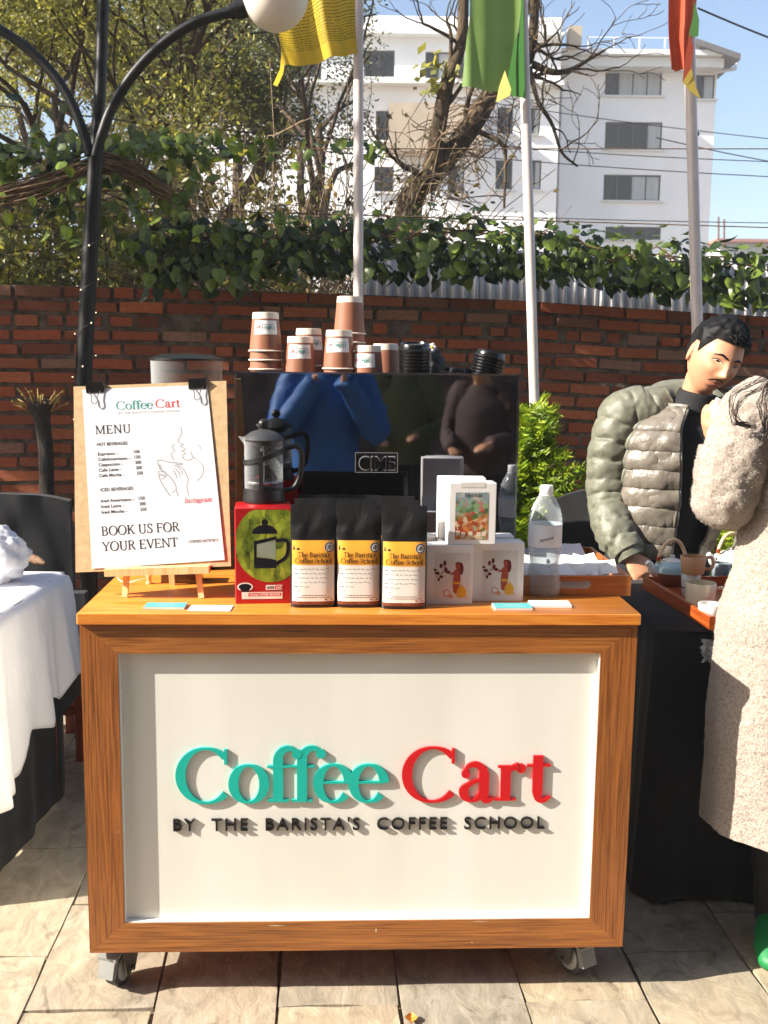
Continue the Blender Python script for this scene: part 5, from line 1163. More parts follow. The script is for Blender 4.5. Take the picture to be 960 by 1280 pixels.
# ------------------------------------------------------------------ coffee bags
t = NT('bag_foil'); f = t.noise(t.coord(), 22, 3, .5, .6); t.b.inputs['Base Color'].default_value = (*lin((20, 19, 19)), 1); t.b.inputs['Roughness'].default_value = .36; t.b.inputs['Coat Weight'].default_value = .15; t.bump(f, .35, .01); m_foil = t.m
m_org = M('label_orange', (240, 164, 52), .5, var=.06); m_lab = M('label_white', (236, 228, 218), .5, var=.04); m_brn = M('label_brown', (128, 62, 36), .6, var=.5, scale=300); m_gold = M('label_text', (44, 20, 4), .6)
BW, BH, BD = .108, .246, .064
def bag_front(x, z):
    u = z / BH; d = BD / 2 * (1 - max(0, (u - .5) / .5) ** 1.6 * .97); e = 1 - (abs(x) / (BW / 2)) ** 4 * .35
    tp = min(1, max(0, (u - .66) / .12)); wob = tp * (.0045 * nz((x * 1.4, 0, z), 38, 2) + .004 * abs(nz((x, 0, z * 1.6), 22, 7)) + .002 * math.sin(x * 60 + z * 25)) + .0022 * math.sin(z * 60 + x * 18 + 2 * nz((x, 0, z), 14, 1)) * min(1, u * 1.4)
    return -(d * e + wob * min(1, d / .02))
def make_bag(full):
    root = bpy.data.objects.new('coffee_bag', None); COL.objects.link(root); W[root] = Matrix.Identity(4)
    n, m_ = 15, 30; vs = []; fs = []
    for j in range(m_):
        z = BH * j / (m_ - 1)
        for i in range(n): x = BW * (i / (n - 1) - .5); vs.append((x, bag_front(x, z), z))
        for i in range(n): x = BW * (.5 - i / (n - 1)); vs.append((x, -bag_front(x, z) * .98 + .0008, z))
    w_ = 2 * n
    for j in range(m_ - 1):
        for i in range(w_): k = (i + 1) % w_; fs.append((j * w_ + i, j * w_ + k, (j + 1) * w_ + k, (j + 1) * w_ + i))
    fs.append(tuple(range(w_ - 1, -1, -1))); fs.append(tuple((m_ - 1) * w_ + i for i in range(w_)))
    b = MB(); b.add(vs, fs); b.build('pouch', m_foil, root, local=True, angle=60)
    if full:
        lm = lambda x, z, l=0.0: Vector((x, bag_front(x, z) - .0008 - l, z)); lw = BW * .93
        def patch(z0, z1, mt, nm, l=0.0): b = MB(); b.grid(lambda u, v: lm((u - .5) * lw, z0 + (z1 - z0) * v, l), 16, 8); return b.build(nm, mt, root, local=True, angle=None)
        lo = patch(.104, .163, m_org, 'label_top'); lw_ = patch(.016, .104, m_lab, 'label_body'); patch(.008, .016, m_brn, 'label_band')
        b = MB(); serif(b, "The Barista's", .0115, -.036, .124, lm, T=.11, t=.05, width=.076, eps=.0001); serif(b, 'Coffee School', .0115, -.043, .109, lm, T=.11, t=.05, width=.088, eps=.0001); b.build('print', m_gold, lo, local=True)
        b = MB(); b.add([lm(x, z, .0004) for x, z in ((-.0485, .141), (-.0435, .141), (-.0445, .146), (-.046, .153), (-.0475, .146))], [(0, 1, 2, 3, 4)]); b.add([lm(x, z, .0004) for x, z in ((-.0395, .141), (-.0325, .141), (-.0335, .146), (-.0385, .146))], [(0, 1, 2, 3)]); b.build('logo', m_ink, lo, local=True)
        b = MB(); b.add([lm(.038, .147, .0003)] + [lm(x, z, .0003) for x, z in ell(.038, .147, .0115, .0115)], [(0, k + 1, (k + 1) % 24 + 1) for k in range(24)]); s_ = b.build('seal', m_wp, lo, local=True)
        b = MB()
        for rr2, wd in ((.0098, .0022),): P = ell(.038, .147, rr2, rr2); stroke_mesh(b, P, [wd] * len(P), True, lm, 0, .0006)
        stroke_mesh(b, [tuple(q) for q in spline([(.034, .143), (.038, .151), (.042, .149), (.038, .144), (.041, .142)], 12)], [.0022] * 12, False, lm, 0, .0006); b.build('print', m_ink, s_, local=True)
        b = MB(); r2 = random.Random(3)
        for k in range(6):
            z = .094 - k * .0105; stroke_mesh(b, [(-.047, z), (-.047 + .008 + .003 * (k % 3), z)], [.0022] * 2, False, lm, 0, .0004)
            if k < 5:
                x = -.032
                while x < (.03 if k != 4 else -.012):
                    L_ = r2.uniform(.004, .011); stroke_mesh(b, [(x + L_ * q / 6, z + r2.uniform(-.0016, .002)) for q in range(7)], [.0008] * 7, False, lm, 0, .0004); x += L_ + .003
        for z, xa_, xb_ in ((.031, -.028, .03), (.026, -.045, .045)):
            x = xa_
            while x < xb_: L_ = r2.uniform(.003, .007); stroke_mesh(b, [(x, z), (x + L_, z)], [.0013] * 2, False, lm, 0, .0004); x += L_ + .0014
        b.build('print', m_grey, lw_, local=True)
        b = MB(); stroke_mesh(b, [(.028, .0205), (.046, .0205)], [.0028] * 2, False, lm, 0, .0005); b.build('print', m_brn, lw_, local=True)
    return root
bag = make_bag(True)
cols = [(391, 760, .03, 'left'), (448, 760, 0, 'middle'), (505, 762, -.03, 'right')]; first = True
for ci, (px, py, rz, where) in enumerate(cols):
    p = on_top(px, py) + CYv * .033
    for row in range(3):
        o = bag if first else copy_tree(bag); first = False
        sh = (.004, .0, -.012)[ci] * row + (.002 * row)
        q = p + CYv * (.075 * row) + CXv * sh; o.location = (q.x, q.y, TOP); o.rotation_euler = (0, 0, CYAW + rz + rs.uniform(-.04, .04) * (row > 0)); o.scale = (1, 1, 1 if row == 0 else 1.015)
        tag(o, ('%s front black coffee bag with orange and white label' % where) if row == 0 else ('black coffee bag directly behind the %s front bag' % where if row == 1 else 'rearmost black coffee bag in the %s column' % where), 'coffee bag', 'black coffee bags on the cart')

# ------------------------------------------------------------------ white drip coffee boxes
m_wbox = M('carton_white', (238, 234, 230), .45, var=.025, scale=15); m_inset = M('carton_inset', (226, 220, 214), .5)
m_skin = M('print_terracotta', (176, 70, 48), .5); m_mar = M('print_maroon', (108, 26, 30), .5); m_yel = M('print_yellow', (226, 168, 44), .5)
t = NT('scene_print'); v = t.coord(); sx = t.n('ShaderNodeSeparateXYZ'); t.l(v, sx.inputs[0])
vo = t.n('ShaderNodeTexVoronoi'); vo.inputs['Scale'].default_value = 90; t.l(v, vo.inputs['Vector']); se = t.n('ShaderNodeSeparateColor'); t.l(vo.outputs['Color'], se.inputs[0])
lowc = t.ramp(se.outputs[0], [(0.1, lin((150, 66, 34))), (0.4, lin((206, 128, 70))), (0.6, lin((92, 104, 44))), (0.8, lin((222, 196, 160))), (1.0, lin((150, 40, 30)))]); hic = t.ramp(se.outputs[1], [(0.2, lin((70, 98, 62))), (0.5, lin((130, 156, 110))), (0.75, lin((116, 150, 160))), (1.0, lin((190, 96, 62)))])
sky_ = t.ramp(t.noise(v, 60, 4), [(0.4, lin((112, 138, 150))), (0.7, lin((196, 190, 176)))])
def step(sock, at, wd): m_ = t.n('ShaderNodeMapRange'); m_.inputs[1].default_value = at; m_.inputs[2].default_value = at + wd; t.l(sock, m_.inputs[0]); return m_.outputs[0]
cc = t.mix(step(sx.outputs[2], .062, .02), lowc, hic); cc = t.mix(step(sx.outputs[2], .1, .015), cc, sky_); t.l(cc, t.b.inputs['Base Color']); t.b.inputs['Roughness'].default_value = .4; m_scene = t.m
XB, ZB, DB = .113, .147, .058
def wbox(label, p, rz, style, w=XB, h=ZB, d=DB):
    o = thing('coffee_carton', label, 'carton', p, rz, 'white drip coffee cartons'); b = MB(); b.rbox((0, 0, h / 2), (w, d, h), .002, seg=1); b.build('carton', m_wbox, o, local=True)
    f_ = plane_map((0, -d / 2 - .0004, 0), (1, 0, 0), (0, 0, 1))
    if style == 1:
        decal(o, m_inset, [[(-.036, .012), (.05, .012), (.05, .128), (-.036, .128)]], f_, .0001, 'inset')
        b = MB(); sans(b, 'MYSTICAL', .0068, -.034, .122 - .007, f_, width=.042); sans(b, 'COFFEE', .0068, -.034, .105, f_, width=.033); b.build('print', M('print_mauve', (150, 110, 104), .5), o, local=True)
        decal(o, m_skin, [ell(.018, .075, .008, .013), ell(.02, .094, .0055, .0075), [(.008, .05), (.026, .05), (.028, .07), (.01, .07)], [(.01, .03), (.02, .025), (.026, .05), (.008, .052)], [(.012, .082), (.002, .076), (.002, .072), (.013, .076)]], f_, .0005)
        decal(o, m_mar, [ell(.027, .088, .0075, .016), ell(.021, .099, .007, .006), ell(-.012, .102, .004, .007), ell(-.021, .096, .004, .006), ell(-.03, .078, .006, .004), ell(-.02, .069, .005, .004), ell(-.009, .086, .004, .007), ell(-.035, .086, .004, .003), ell(-.026, .062, .003, .005), ell(-.003, .08, .005, .004)], f_, .0003)
        b = MB(); stroke_mesh(b, [(-.033, .068), (-.02, .078), (-.008, .082), (.006, .078)], [.0012] * 4, False, f_, 0, .0004); stroke_mesh(b, [(-.012, .106), (-.014, .09), (-.018, .079)], [.0011] * 3, False, f_, 0, .0004); b.build('print', m_mar, o, local=True)
        decal(o, m_yel, [[(.01, .05), (.027, .05), (.027, .056), (.01, .056)], ell(.03, .03, .012, .014), [(.018, .018), (.042, .018), (.036, .044), (.03, .05)]], f_, .0008)
        decal(o, M('print_rose', (214, 150, 120), .5), [ell(-.006, .028, .009, .009), ell(.004, .02, .006, .005)], f_, .0002); decal(o, m_wp, [ell(-.006, .028, .006, .006)], f_, .0004)
    if style == 2:
        b = MB(); b.grid(lambda u, v: f_(-.042 + .08 * u, .012 + .115 * v, .0002), 3, 3); s_ = b.build('picture', m_scene, o, local=True, smooth=False)
        b = MB(); serif(b, 'Mystical', .0085, -.021, .1165, lambda x, z, l=0: f_(x, z, .0006 + l), T=.12, t=.05, width=.042, shear=.2); b.build('print', m_ink, s_, local=True)
        decal(o, M('carton_flap', (228, 222, 216), .4), [[(-.03, .139), (.03, .139), (.03, .152), (-.03, .152)]], f_, .0001)
        r3 = random.Random(6)
        decal(s_, M('print_roofs', (196, 78, 40), .5), [[(x, z), (x + .012, z), (x + .006, z + .007)] for x, z in ((-.028, .03), (-.01, .032), (.01, .03), (.02, .05), (-.005, .075), (.018, .08), (-.038, .05))], f_, .0005)
        decal(s_, M('print_cream', (222, 204, 178), .5), [[(x, z), (x + .01, z), (x + .01, z + .012), (x, z + .012)] for x, z in ((-.04, .022), (-.027, .018), (-.009, .02), (.011, .018), (.024, .02))], f_, .0004)
    return o
a0, a1 = on_top(532, 757), on_top(588, 754); wL = (a1 - a0).length
wbox('lower left white coffee carton with woman drawing, beside the bags', (a0 + a1) / 2 + CYv * .03, CYAW + .06, 1, w=wL)
b0, b1 = on_top(592, 754), on_top(648, 749); wR = (b1 - b0).length
pR = (b0 + b1) / 2 + CYv * .03; wbox('lower right white coffee carton with woman drawing, partly in bright sun', pR, CYAW + .05, 1, w=wR + .006)
pb = on_top(560, 744) + CYv * .055; wbox('blank white carton standing behind the lower left carton', pb, CYAW, 0); pb2 = on_top(618, 744) + CYv * .055; wbox('blank white carton standing behind the lower right carton', pb2 + CXv * -.005, CYAW, 0, w=.112)
pt = at_z(589, 681, TOP + ZB); wbox('top white carton with a colourful village picture', pt + CYv * .03 + Vector((0, 0, .001)), CYAW + .05, 2, w=.116, h=.150)
pt2 = at_y(575, 672, pt.y + .1); wbox('blank white carton standing up behind the village picture carton', Vector((pt2.x, pt.y + .098, TOP + ZB + .001)), CYAW, 0, w=.117, h=.154)

# ------------------------------------------------------------------ water bottle
pbt = on_top(681, 746); bot = thing('water_bottle', 'clear plastic water bottle with white label and cap', 'bottle', (pbt.x, pbt.y + .03, TOP), .4); HB = .292; bot.scale = (.965,) * 3
m_pet = clear_sheet('pet_plastic', (244, 248, 250), .14, .06)
prof = [(.0, .004), (.03, .0), (.041, .003), (.0445, .012), (.0445, .03), (.043, .045), (.039, .075), (.0385, .09), (.042, .115), (.0435, .13), (.0435, .192), (.043, .205), (.038, .228), (.028, .25), (.018, .266), (.0145, .27)]
P_ = spline(prof, 90); seg_ = 48; rings = []
for j, (r_, z) in enumerate(P_):
    rings.append([Vector(((r_ + (.0014 * math.sin(3 * (2 * math.pi * k / seg_) + z * 90) if .03 < z < .125 else (.0008 * math.sin(z * 500) if .2 < z < .25 else 0))) * math.cos(2 * math.pi * k / seg_), (r_ + (.0014 * math.sin(3 * (2 * math.pi * k / seg_) + z * 90) if .03 < z < .125 else 0)) * math.sin(2 * math.pi * k / seg_), z)) for k in range(seg_)])
b = MB(); b.loft(rings, caps=False); b.build('body', m_pet, bot, local=True, angle=None)
b = MB(); b.lathe([(.036, .006), (.0415, .012), (.0415, .03), (.036, .075), (.0355, .09), (.038, .105), (.0, .1055)], 40, caps=False); b.build('water', clear_sheet('water_clear', (236, 240, 242), .06, .02), bot, local=True)
b = MB(); b.lathe([(.0441, .132), (.0443, .133), (.0443, .19), (.0441, .191)], 48, caps=False); lb_ = b.build('label', M('bottle_label', (228, 232, 236), .3, var=.05), bot, local=True)
b = MB(); lmf = lambda x, z, l=0.0: Vector(((.0446 + l) * math.cos(-math.pi / 2 - .4 + x / .0446), (.0446 + l) * math.sin(-math.pi / 2 - .4 + x / .0446), z))
serif(b, 'mineral', .009, -.02, .152, lambda x, z, l=0: lmf(x, z + x * .25, l), T=.11, t=.05, width=.036, shear=.3); b.build('print', M('print_slate', (70, 84, 104), .5), lb_, local=True)
b = MB(); b.lathe([(.0165, .27), (.0175, .2715), (.0175, .288), (.016, .291), (.0, .291)], 36); b.lathe([(.019, .2655), (.019, .268)], 30); b.build('cap', M('cap_white', (238, 238, 236), .4), bot, local=True)

# ------------------------------------------------------------------ business cards
m_ctl = M('card_teal', (96, 180, 182), .4, var=.04); m_cwh = M('card_white', (240, 240, 240), .4, var=.02); m_cside = M('card_edge', (222, 218, 212), .7)
def cards(name, label, px, py, L, Wd, n, rz, mt, z=TOP, tilt=0.0):
    p = on_top(px, py); o = thing(name, label, 'business cards', (p.x, p.y, z), CYAW + rz, 'business cards on the cart'); th = n * .0006
    if tilt: o.rotation_euler = (tilt, 0, CYAW + rz); W[o] = o.matrix_basis.copy()
    b = MB(); b.box((0, 0, th / 2 + .0005), (L, Wd, th)); b.build('stack', m_cside, o, local=True, smooth=False); b = MB(); b.box((.0005, 0, th + .0009), (L, Wd, .0006)); cd_ = b.build('top_card', mt, o, local=True, smooth=False); return o, cd_, th + .0013
o, cd_, th = cards('business_card_stack', 'small teal business card stack left, below the menu easel', 207, 759, .096, .05, 8, -.02, m_ctl)
b = MB(); serif(b, 'Coffee Cart', .006, -.02, -.002, lambda x, z, l=0: Vector((x, z, th + .0002 + l)), T=.12, t=.05, width=.04); b.build('print', m_wp, cd_, local=True)
cards('business_card', 'white card lying over the front edge below the menu easel', 263, 761, .1, .055, 2, -.03, m_cwh)
o, cd_, th = cards('business_card_stack', 'teal business card stack right, in front of the white cartons', 640, 760, .09, .052, 9, .02, m_ctl)
b = MB(); serif(b, 'Coffee Cart', .006, -.02, -.002, lambda x, z, l=0: Vector((x, z, th + .0002 + l)), T=.12, t=.05, width=.04); b.build('print', m_wp, cd_, local=True)
cards('business_card_stack', 'white business card stack in front of the water bottle', 687, 757, .098, .055, 9, -.03, m_cwh)

# ------------------------------------------------------------------ wooden tray with sachets
m_tray = wood('tray_wood', (120, 66, 24), (160, 98, 46), (184, 124, 66), 0, rough=.45, coat=.1, band=20); m_tray2 = wood('tray_wood_y', (120, 66, 24), (160, 98, 46), (184, 124, 66), 1, rough=.45, coat=.1, band=20)
tf = on_top(788, 745); TW, TD, THh = .30, .42, .052
tc = tf - CXv * (TW / 2) + CYv * (TD / 2); tray = thing('wooden_tray', 'brown wooden serving tray full of white sachets at the right end', 'tray', (tc.x, tc.y, TOP), CYAW)
b = MB(); b.box((0, 0, .005), (TW - .02, TD - .02, .008)); b.build('bottom', m_tray, tray, local=True, smooth=False)
for sy in (-1, 1):
    b = MB(); n_ = 14; outer = [(-TW / 2, .001), (TW / 2, .001), (TW / 2, THh), (-TW / 2, THh)]; hx = .048
    # slotted end: four boxes round the hand hole
    y_ = sy * (TD / 2 - .005)
    for (x, z, sx_, sz) in ((0, .010, TW, .019), (0, THh - .007, TW, .014), (-(TW / 2 + hx) / 2, .029, TW / 2 - hx, .019), ((TW / 2 + hx) / 2, .029, TW / 2 - hx, .019)): b.box((x, y_, z), (sx_, .010, sz))
    for s_ in (-1, 1): b.add([Vector((s_ * hx, y_ - .005, .0195)), Vector((s_ * hx, y_ + .005, .0195)), Vector((s_ * (hx - .008), y_ + .005, .0195)), Vector((s_ * (hx - .008), y_ - .005, .0195)), Vector((s_ * hx, y_ - .005, .028)), Vector((s_ * hx, y_ + .005, .028))], [(0, 3, 4), (1, 5, 2), (3, 2, 5, 4)])
    b.build('end_board', m_tray, tray, local=True, smooth=False)
for sx_ in (-1, 1):
    b = MB(); b.box((sx_ * (TW / 2 - .005), 0, THh / 2), (.010, TD - .0204, THh - .002)); b.build('side_board', m_tray2, tray, local=True, smooth=False)
sm = []
for k in range(4):
    r4 = random.Random(40 + k); b = MB()
    b.grid(lambda u, v: Vector(((u - .5) * .095 + r4.uniform(-.001, .001), (v - .5) * .055 + r4.uniform(-.002, .002), .004 * math.sin(math.pi * u) * math.sin(math.pi * v) + r4.uniform(-.0015, .0015))), 7, 5); me = b.mesh('sachet', angle=None); me.materials.append(M('sachet_paper', (232, 228, 224), .6, var=.06, scale=30, rnd=.08)); sm.append(me)
r4 = random.Random(12)
for k in range(26):
    row = k // 9; o = link('sachet', r4.choice(sm)); q = from_cart(cl(tc).x - .1 + (k % 9) * .024, cl(tc).y - .12 + row * .13 + r4.uniform(-.02, .02), TOP + .04 + r4.uniform(0, .012)); o.location = q; o.rotation_euler = (r4.uniform(.2, .7), r4.uniform(-.35, .35), CYAW + r4.uniform(-.4, .4))
    tag(o, 'white paper sachet lying among others in the wooden tray', 'sachet', 'sachets in the wooden tray')
# ------------------------------------------------------------------ left table with cloths
m_cloth = M('cloth_white', (236, 236, 240), .85, var=.02, bump=.1, bscale=60); m_black = M('cloth_black', (24, 25, 28), .9, var=.15, bump=.15, bscale=200, sheen=.05)
TZ = .80; cr = at_z(73, 716, TZ); TX = cr.x; TYb = cr.y
lt = thing('side_table', 'banquet table under black and white cloths at the left edge', 'table', (TX - .6, TYb - .8, 0))
b = MB(); b.box((TX - .6, TYb - .42, TZ - .02), (1.18, .82, .03)); b.build('table_top', m_pinew, lt, smooth=False)
for sx, sy in ((0, 0), (1, 0), (0, 1), (1, 1)): b = MB(); b.box((TX - .08 - sx * 1.04, TYb - .08 - sy * .68, (TZ - .035) / 2), (.04, .04, TZ - .035)); b.build('leg', m_iron, lt, smooth=False)
sk = thing('black_table_skirt', 'black floor length cloth hanging below the white tablecloth at left', 'tablecloth', (TX - .6, TYb - .8, 0))
def skirt(mb, path, z0, z1, amp, waves, flare, n=160, m_=10, seed=0):
    P = [Vector(p) for p in path]; Ls = [0]
    for i in range(1, len(P)): Ls.append(Ls[-1] + (P[i] - P[i - 1]).length)
    def pos(s): 
        for i in range(1, len(P)):
            if s <= Ls[i] + 1e-9: d = (P[i] - P[i - 1]).normalized(); return P[i - 1] + d * (s - Ls[i - 1]), Vector((d.y, -d.x, 0))
    vs = []
    for j in range(m_):
        v = j / (m_ - 1)
        for i in range(n):
            s = Ls[-1] * i / (n - 1); p, nn = pos(s); w = math.sin(s * waves + 1.3 * math.sin(s * 2.3 + seed) + seed) + .5 * math.sin(s * waves * 2.3 + seed * 2); q = p + nn * ((.012 + amp * w * (.25 + .75 * v)) + flare * v); q.z = z0 + (z1 - z0) * v; vs.append(q)
    mb.add(vs, [(j * n + i, (j + 1) * n + i, (j + 1) * n + i + 1, j * n + i + 1) for j in range(m_ - 1) for i in range(n - 1)])
b = MB(); skirt(b, [(TX - 1.1, TYb, 0), (TX, TYb, 0), (TX, TYb - .86, 0), (TX - 1.1, TYb - .86, 0)][::-1], TZ - .004, .005, .008, 17, .0, seed=2)
o = b.build('cloth', m_black, sk, angle=None); q = o.modifiers.new('s', 'SOLIDIFY'); q.thickness = .002
wt = thing('white_tablecloth', 'white tablecloth with draped corner on the left table', 'tablecloth', (TX - .6, TYb - .8, TZ))
b = MB(); nx_, ny_ = 46, 90; hemy = [(TYb + .02, .45), (TYb - .16, .46), (TYb - .2, .40), (TYb - .3, .44), (TYb - .37, .36), (TYb - .5, .40), (TYb - .6, .29), (TYb - .86, .27)]
hy = [h[0] for h in hemy][::-1]; hz_ = [h[1] for h in hemy][::-1]
def clothpt(u, v):
    Y = TYb - .86 * (1 - v); hem = float(np.interp(Y, hy, hz_)); drop = TZ - hem
    if u < .45: x = TX - 1.1 + (1.1 + .004) * (u / .45); z = TZ + .003 + .0025 * math.sin(x * 23 + Y * 9) * math.sin(Y * 31); return Vector((x, Y, z))
    w = (u - .45) / .55; z = TZ + .003 - drop * w + .0; fold = .010 * math.sin(Y * 47 + 2 * math.sin(Y * 11)) * w * (.4 + .6 * w) + .004 * nz((0, Y, z), 9, 3) + .0022 * nz((0, Y * 2, z), 22, 5) + .016 * math.sin(Y * 22 + 1.5 * math.sin(Y * 7)) * w + .03 * w * (1 + .6 * math.sin(Y * 5.5))
    return Vector((TX + .034 + fold + .012 * min(1, w * 8), Y, z - .004 * min(1, w * 20)))
b.grid(clothpt, nx_, ny_); 
# short overhang on the far end
b.grid(lambda u, v: Vector((TX - 1.1 + 1.12 * u, TYb - .864 - .05 * v + .01 * v * math.sin(u * 40), TZ + .003 - .5 * v)), 30, 8)
b.grid(lambda u, v: Vector((TX - 1.1 + 1.12 * u, TYb + .004 + .05 * v + .01 * v * math.sin(u * 40), TZ + .003 - .34 * v)), 30, 8)
o = b.build('cloth', m_cloth, wt, angle=None); q = o.modifiers.new('s', 'SOLIDIFY'); q.thickness = .0015
nb_ = at_z(2, 733, TZ); bun = thing('cloth_bundle', 'crumpled white cloth bundle on the left table', 'cloth', (nb_.x - .04, nb_.y + .06, TZ + .004))
b = MB(); rsb = random.Random(3)
def lump(u, v):
    a = u * 2 * math.pi; ph = (v - .5) * math.pi * .98; d = Vector((math.cos(ph) * math.cos(a), math.cos(ph) * math.sin(a), math.sin(ph))); r_ = 1 + .22 * nz(d, 2.2, 3) + .12 * nz(d, 5, 9) - .1 * abs(nz(d, 3.5, 1)); return Vector((d.x * .11 * r_, d.y * .1 * r_, .09 + d.z * .095 * r_))
b.grid(lump, 48, 32); b.build('cloth', m_cloth, bun, local=True, angle=None)
p = at_z(44, 708, TZ); wh = thing('woven_tassel', 'small brown tapering woven bundle lying on the left table', 'ornament', (p.x, p.y, TZ + .004), -.5)
b = MB(); b.tube([(-.04, 0, .03), (-.02, 0, .026), (.01, 0, .02), (.05, 0, .012)], [.010, .015, .017, .006], 12); b.build('body', M('tassel_brown', (140, 104, 78), .7, var=.5, scale=120, bump=.8, bscale=200), wh, local=True); b = MB(); b.tube([(-.048, 0, .033), (-.038, 0, .03)], [.012, .014], 12); b.build('cap', M('tassel_gold', (196, 160, 96), .4, .4), wh, local=True)

# ------------------------------------------------------------------ chairs under black covers
m_redwood = wood('red_wood', (92, 34, 20), (132, 54, 34), (156, 72, 48), 2, rough=.45, coat=.1, band=14)
def chair(label, p, rz, w, zb_, dome):
    o = thing('covered_chair', label, 'chair', p, rz, 'chairs under black covers')
    for sx in (-1, 1):
        for sy in (-1, 1): b = MB(); b.box((sx * (w / 2 - .03), sy * .19, .22), (.036, .036, .44)); b.build('leg', m_redwood, o, local=True, smooth=False)
    for sy in (-1, 1): b = MB(); b.box((0, sy * .19, .2), (w - .1, .02, .03)); b.build('stretcher', m_redwood, o, local=True, smooth=False)
    b = MB()
    def back(u, v):
        x = (u - .5) * 2; zz = .30 + (zb_ - .30 + dome * (1 - abs(x) ** 2.2)) * v; y = .2 + .05 * v + .010 * nz((x * 1.2, 0, zz * 2.2), 2.2, 4) + .006 * nz((x * 2 + zz * 3, 0, zz), 4, 8); return Vector((x * w / 2 * (1.02 - .06 * v), y, zz))
    n_ = 26; fr_ = [[back(i / (n_ - 1), j / 19) for i in range(n_)] for j in range(20)]
    rings = [[q + Vector((0, -.03, 0)) for q in row] + [q + Vector((0, .03, 0)) for q in reversed(row)] for row in fr_]; b.loft(rings); 
    b.build('back_cover', m_black, o, local=True, angle=60)
    b = MB(); b.rbox((0, -.02, .385), (w + .02, .45, .17), .04); b.build('seat_cover', m_black, o, local=True)
    return o
c = at_y(20, 640, 4.05); chair('black covered chair behind the left table', (c.x - .06, 3.98, 0), R(8), .52, at_y(30, 618, 4.2).z - .03, .03)
cz = at_z(70, 1000, 0); chair('black covered chair with reddish legs tucked beside the left table', (cz.x - .2, cz.y + .18, 0), R(2), .44, .66, .0)
c = at_y(735, 640, 4.3); chair('black covered chair between the conifer and the man', (c.x + .03, 4.1, 0), R(-12), .5, at_y(735, 612, 4.3).z - .07, .07)
# little grey cloth bag and grass behind the cart at left
p = at_y(128, 735, 3.7); gb = thing('grey_bag', 'grey cloth bag slumped behind the left end of the cart', 'bag', (p.x + .06, 3.75, 0))
b = MB(); b.grid(lambda u, v: (lambda d: Vector((d.x * .13 * (1 + .15 * nz(d, 3, 2)), d.y * .11, .38 + d.z * .38 * (1 + .1 * nz(d, 2, 5)))))(Vector((math.cos((v - .5) * 3.1) * math.cos(u * 6.2832), math.cos((v - .5) * 3.1) * math.sin(u * 6.2832), math.sin((v - .5) * 3.1)))), 32, 24); b.build('bag', M('cloth_grey', (96, 96, 108), .9, bump=.3), gb, local=True, angle=None)

# ------------------------------------------------------------------ right table, tray and crockery
RZ = .81; rc = at_z(803, 737, RZ); rn = at_z(886, 790, RZ); print('tray corners', rc, rn)
rt = thing('display_table', 'table under a black cloth to the right of the cart', 'table', (rc.x + .6, rc.y - .1, 0))
rx0, ry0 = at_z(793, 1100, 0).x, at_z(840, 1125, 0).y; rx0 = min(rx0, rc.x - .02); print('rt', rx0, ry0)
b = MB(); b.box((rx0 + .62, ry0 + .36, RZ - .016), (1.2, .68, .03)); b.build('table_top', m_pinew, rt, smooth=False)
for sx, sy in ((0, 0), (1, 0), (0, 1), (1, 1)): b = MB(); b.box((rx0 + .08 + sx * 1.08, ry0 + .08 + sy * .56, (RZ - .035) / 2), (.04, .04, RZ - .035)); b.build('leg', m_iron, rt, smooth=False)
rk = thing('black_tablecloth', 'black cloth draped to the ground over the right table', 'tablecloth', (rx0 + .62, ry0 + .36, RZ))
b = MB(); skirt(b, [(rx0 + .02, ry0 + .7, 0), (rx0 + .02, ry0 + .02, 0), (rx0 + 1.22, ry0 + .02, 0), (rx0 + 1.22, ry0 + .7, 0), (rx0 + .02, ry0 + .7, 0)], RZ, .012, .012, 19, .03, n=260, seed=1)
b.grid(lambda u, v: Vector((rx0 + .005 + 1.23 * u, ry0 + .005 + .71 * v, RZ + .0015)), 4, 4); o = b.build('cloth', m_black, rk, angle=50); q = o.modifiers.new('s', 'SOLIDIFY'); q.thickness = .0015
m_tr = wood('tray_red', (118, 50, 16), (164, 82, 30), (188, 104, 44), 0, rough=.35, coat=.3, band=16)
tdir = (rn - rc); tdir.z = 0; TL = tdir.length; tdir.normalize(); tyaw = math.atan2(tdir.y, tdir.x); tn = Vector((-tdir.y, tdir.x, 0)); TWd = .34
tc2 = rc + tdir * (TL / 2) + tn * (TWd / 2); tr2 = thing('crockery_tray', 'reddish wooden tray of stoneware on the black table', 'tray', (tc2.x, tc2.y, RZ + .003), tyaw)
b = MB(); b.box((0, 0, .006), (TL - .02, TWd - .02, .008)); b.build('bottom', m_tr, tr2, local=True, smooth=False)
for (x, y, sx, sy) in ((0, -TWd / 2 + .006, TL, .012), (0, TWd / 2 - .006, TL, .012), (-TL / 2 + .006, 0, .012, TWd - .0245), (TL / 2 - .006, 0, .012, TWd - .0245)): b = MB(); b.box((x, y, .022), (sx, sy, .04)); b.build('side_board', m_tr, tr2, local=True, smooth=False)
SZ = RZ + .0135
def on_tray(px, py): return at_z(px, py, SZ)
m_gblue = M('glaze_blue', (158, 188, 194), .2, var=.1, coat=.4); m_clay = M('clay_brown', (122, 70, 46), .7, var=.12, bump=.2); m_cream = M('glaze_cream', (226, 214, 186), .22, var=.04, coat=.4); m_tan = M('glaze_tan', (206, 164, 124), .4, var=.05); m_gwhite = M('glaze_white', (232, 230, 224), .2, var=.03, coat=.4); m_ceram = M('glaze_grey', (204, 206, 206), .25, coat=.3); m_cane = M('cane', (232, 196, 152), .5, var=.08); m_copper = M('copper_wrap', (184, 84, 44), .35, .6)
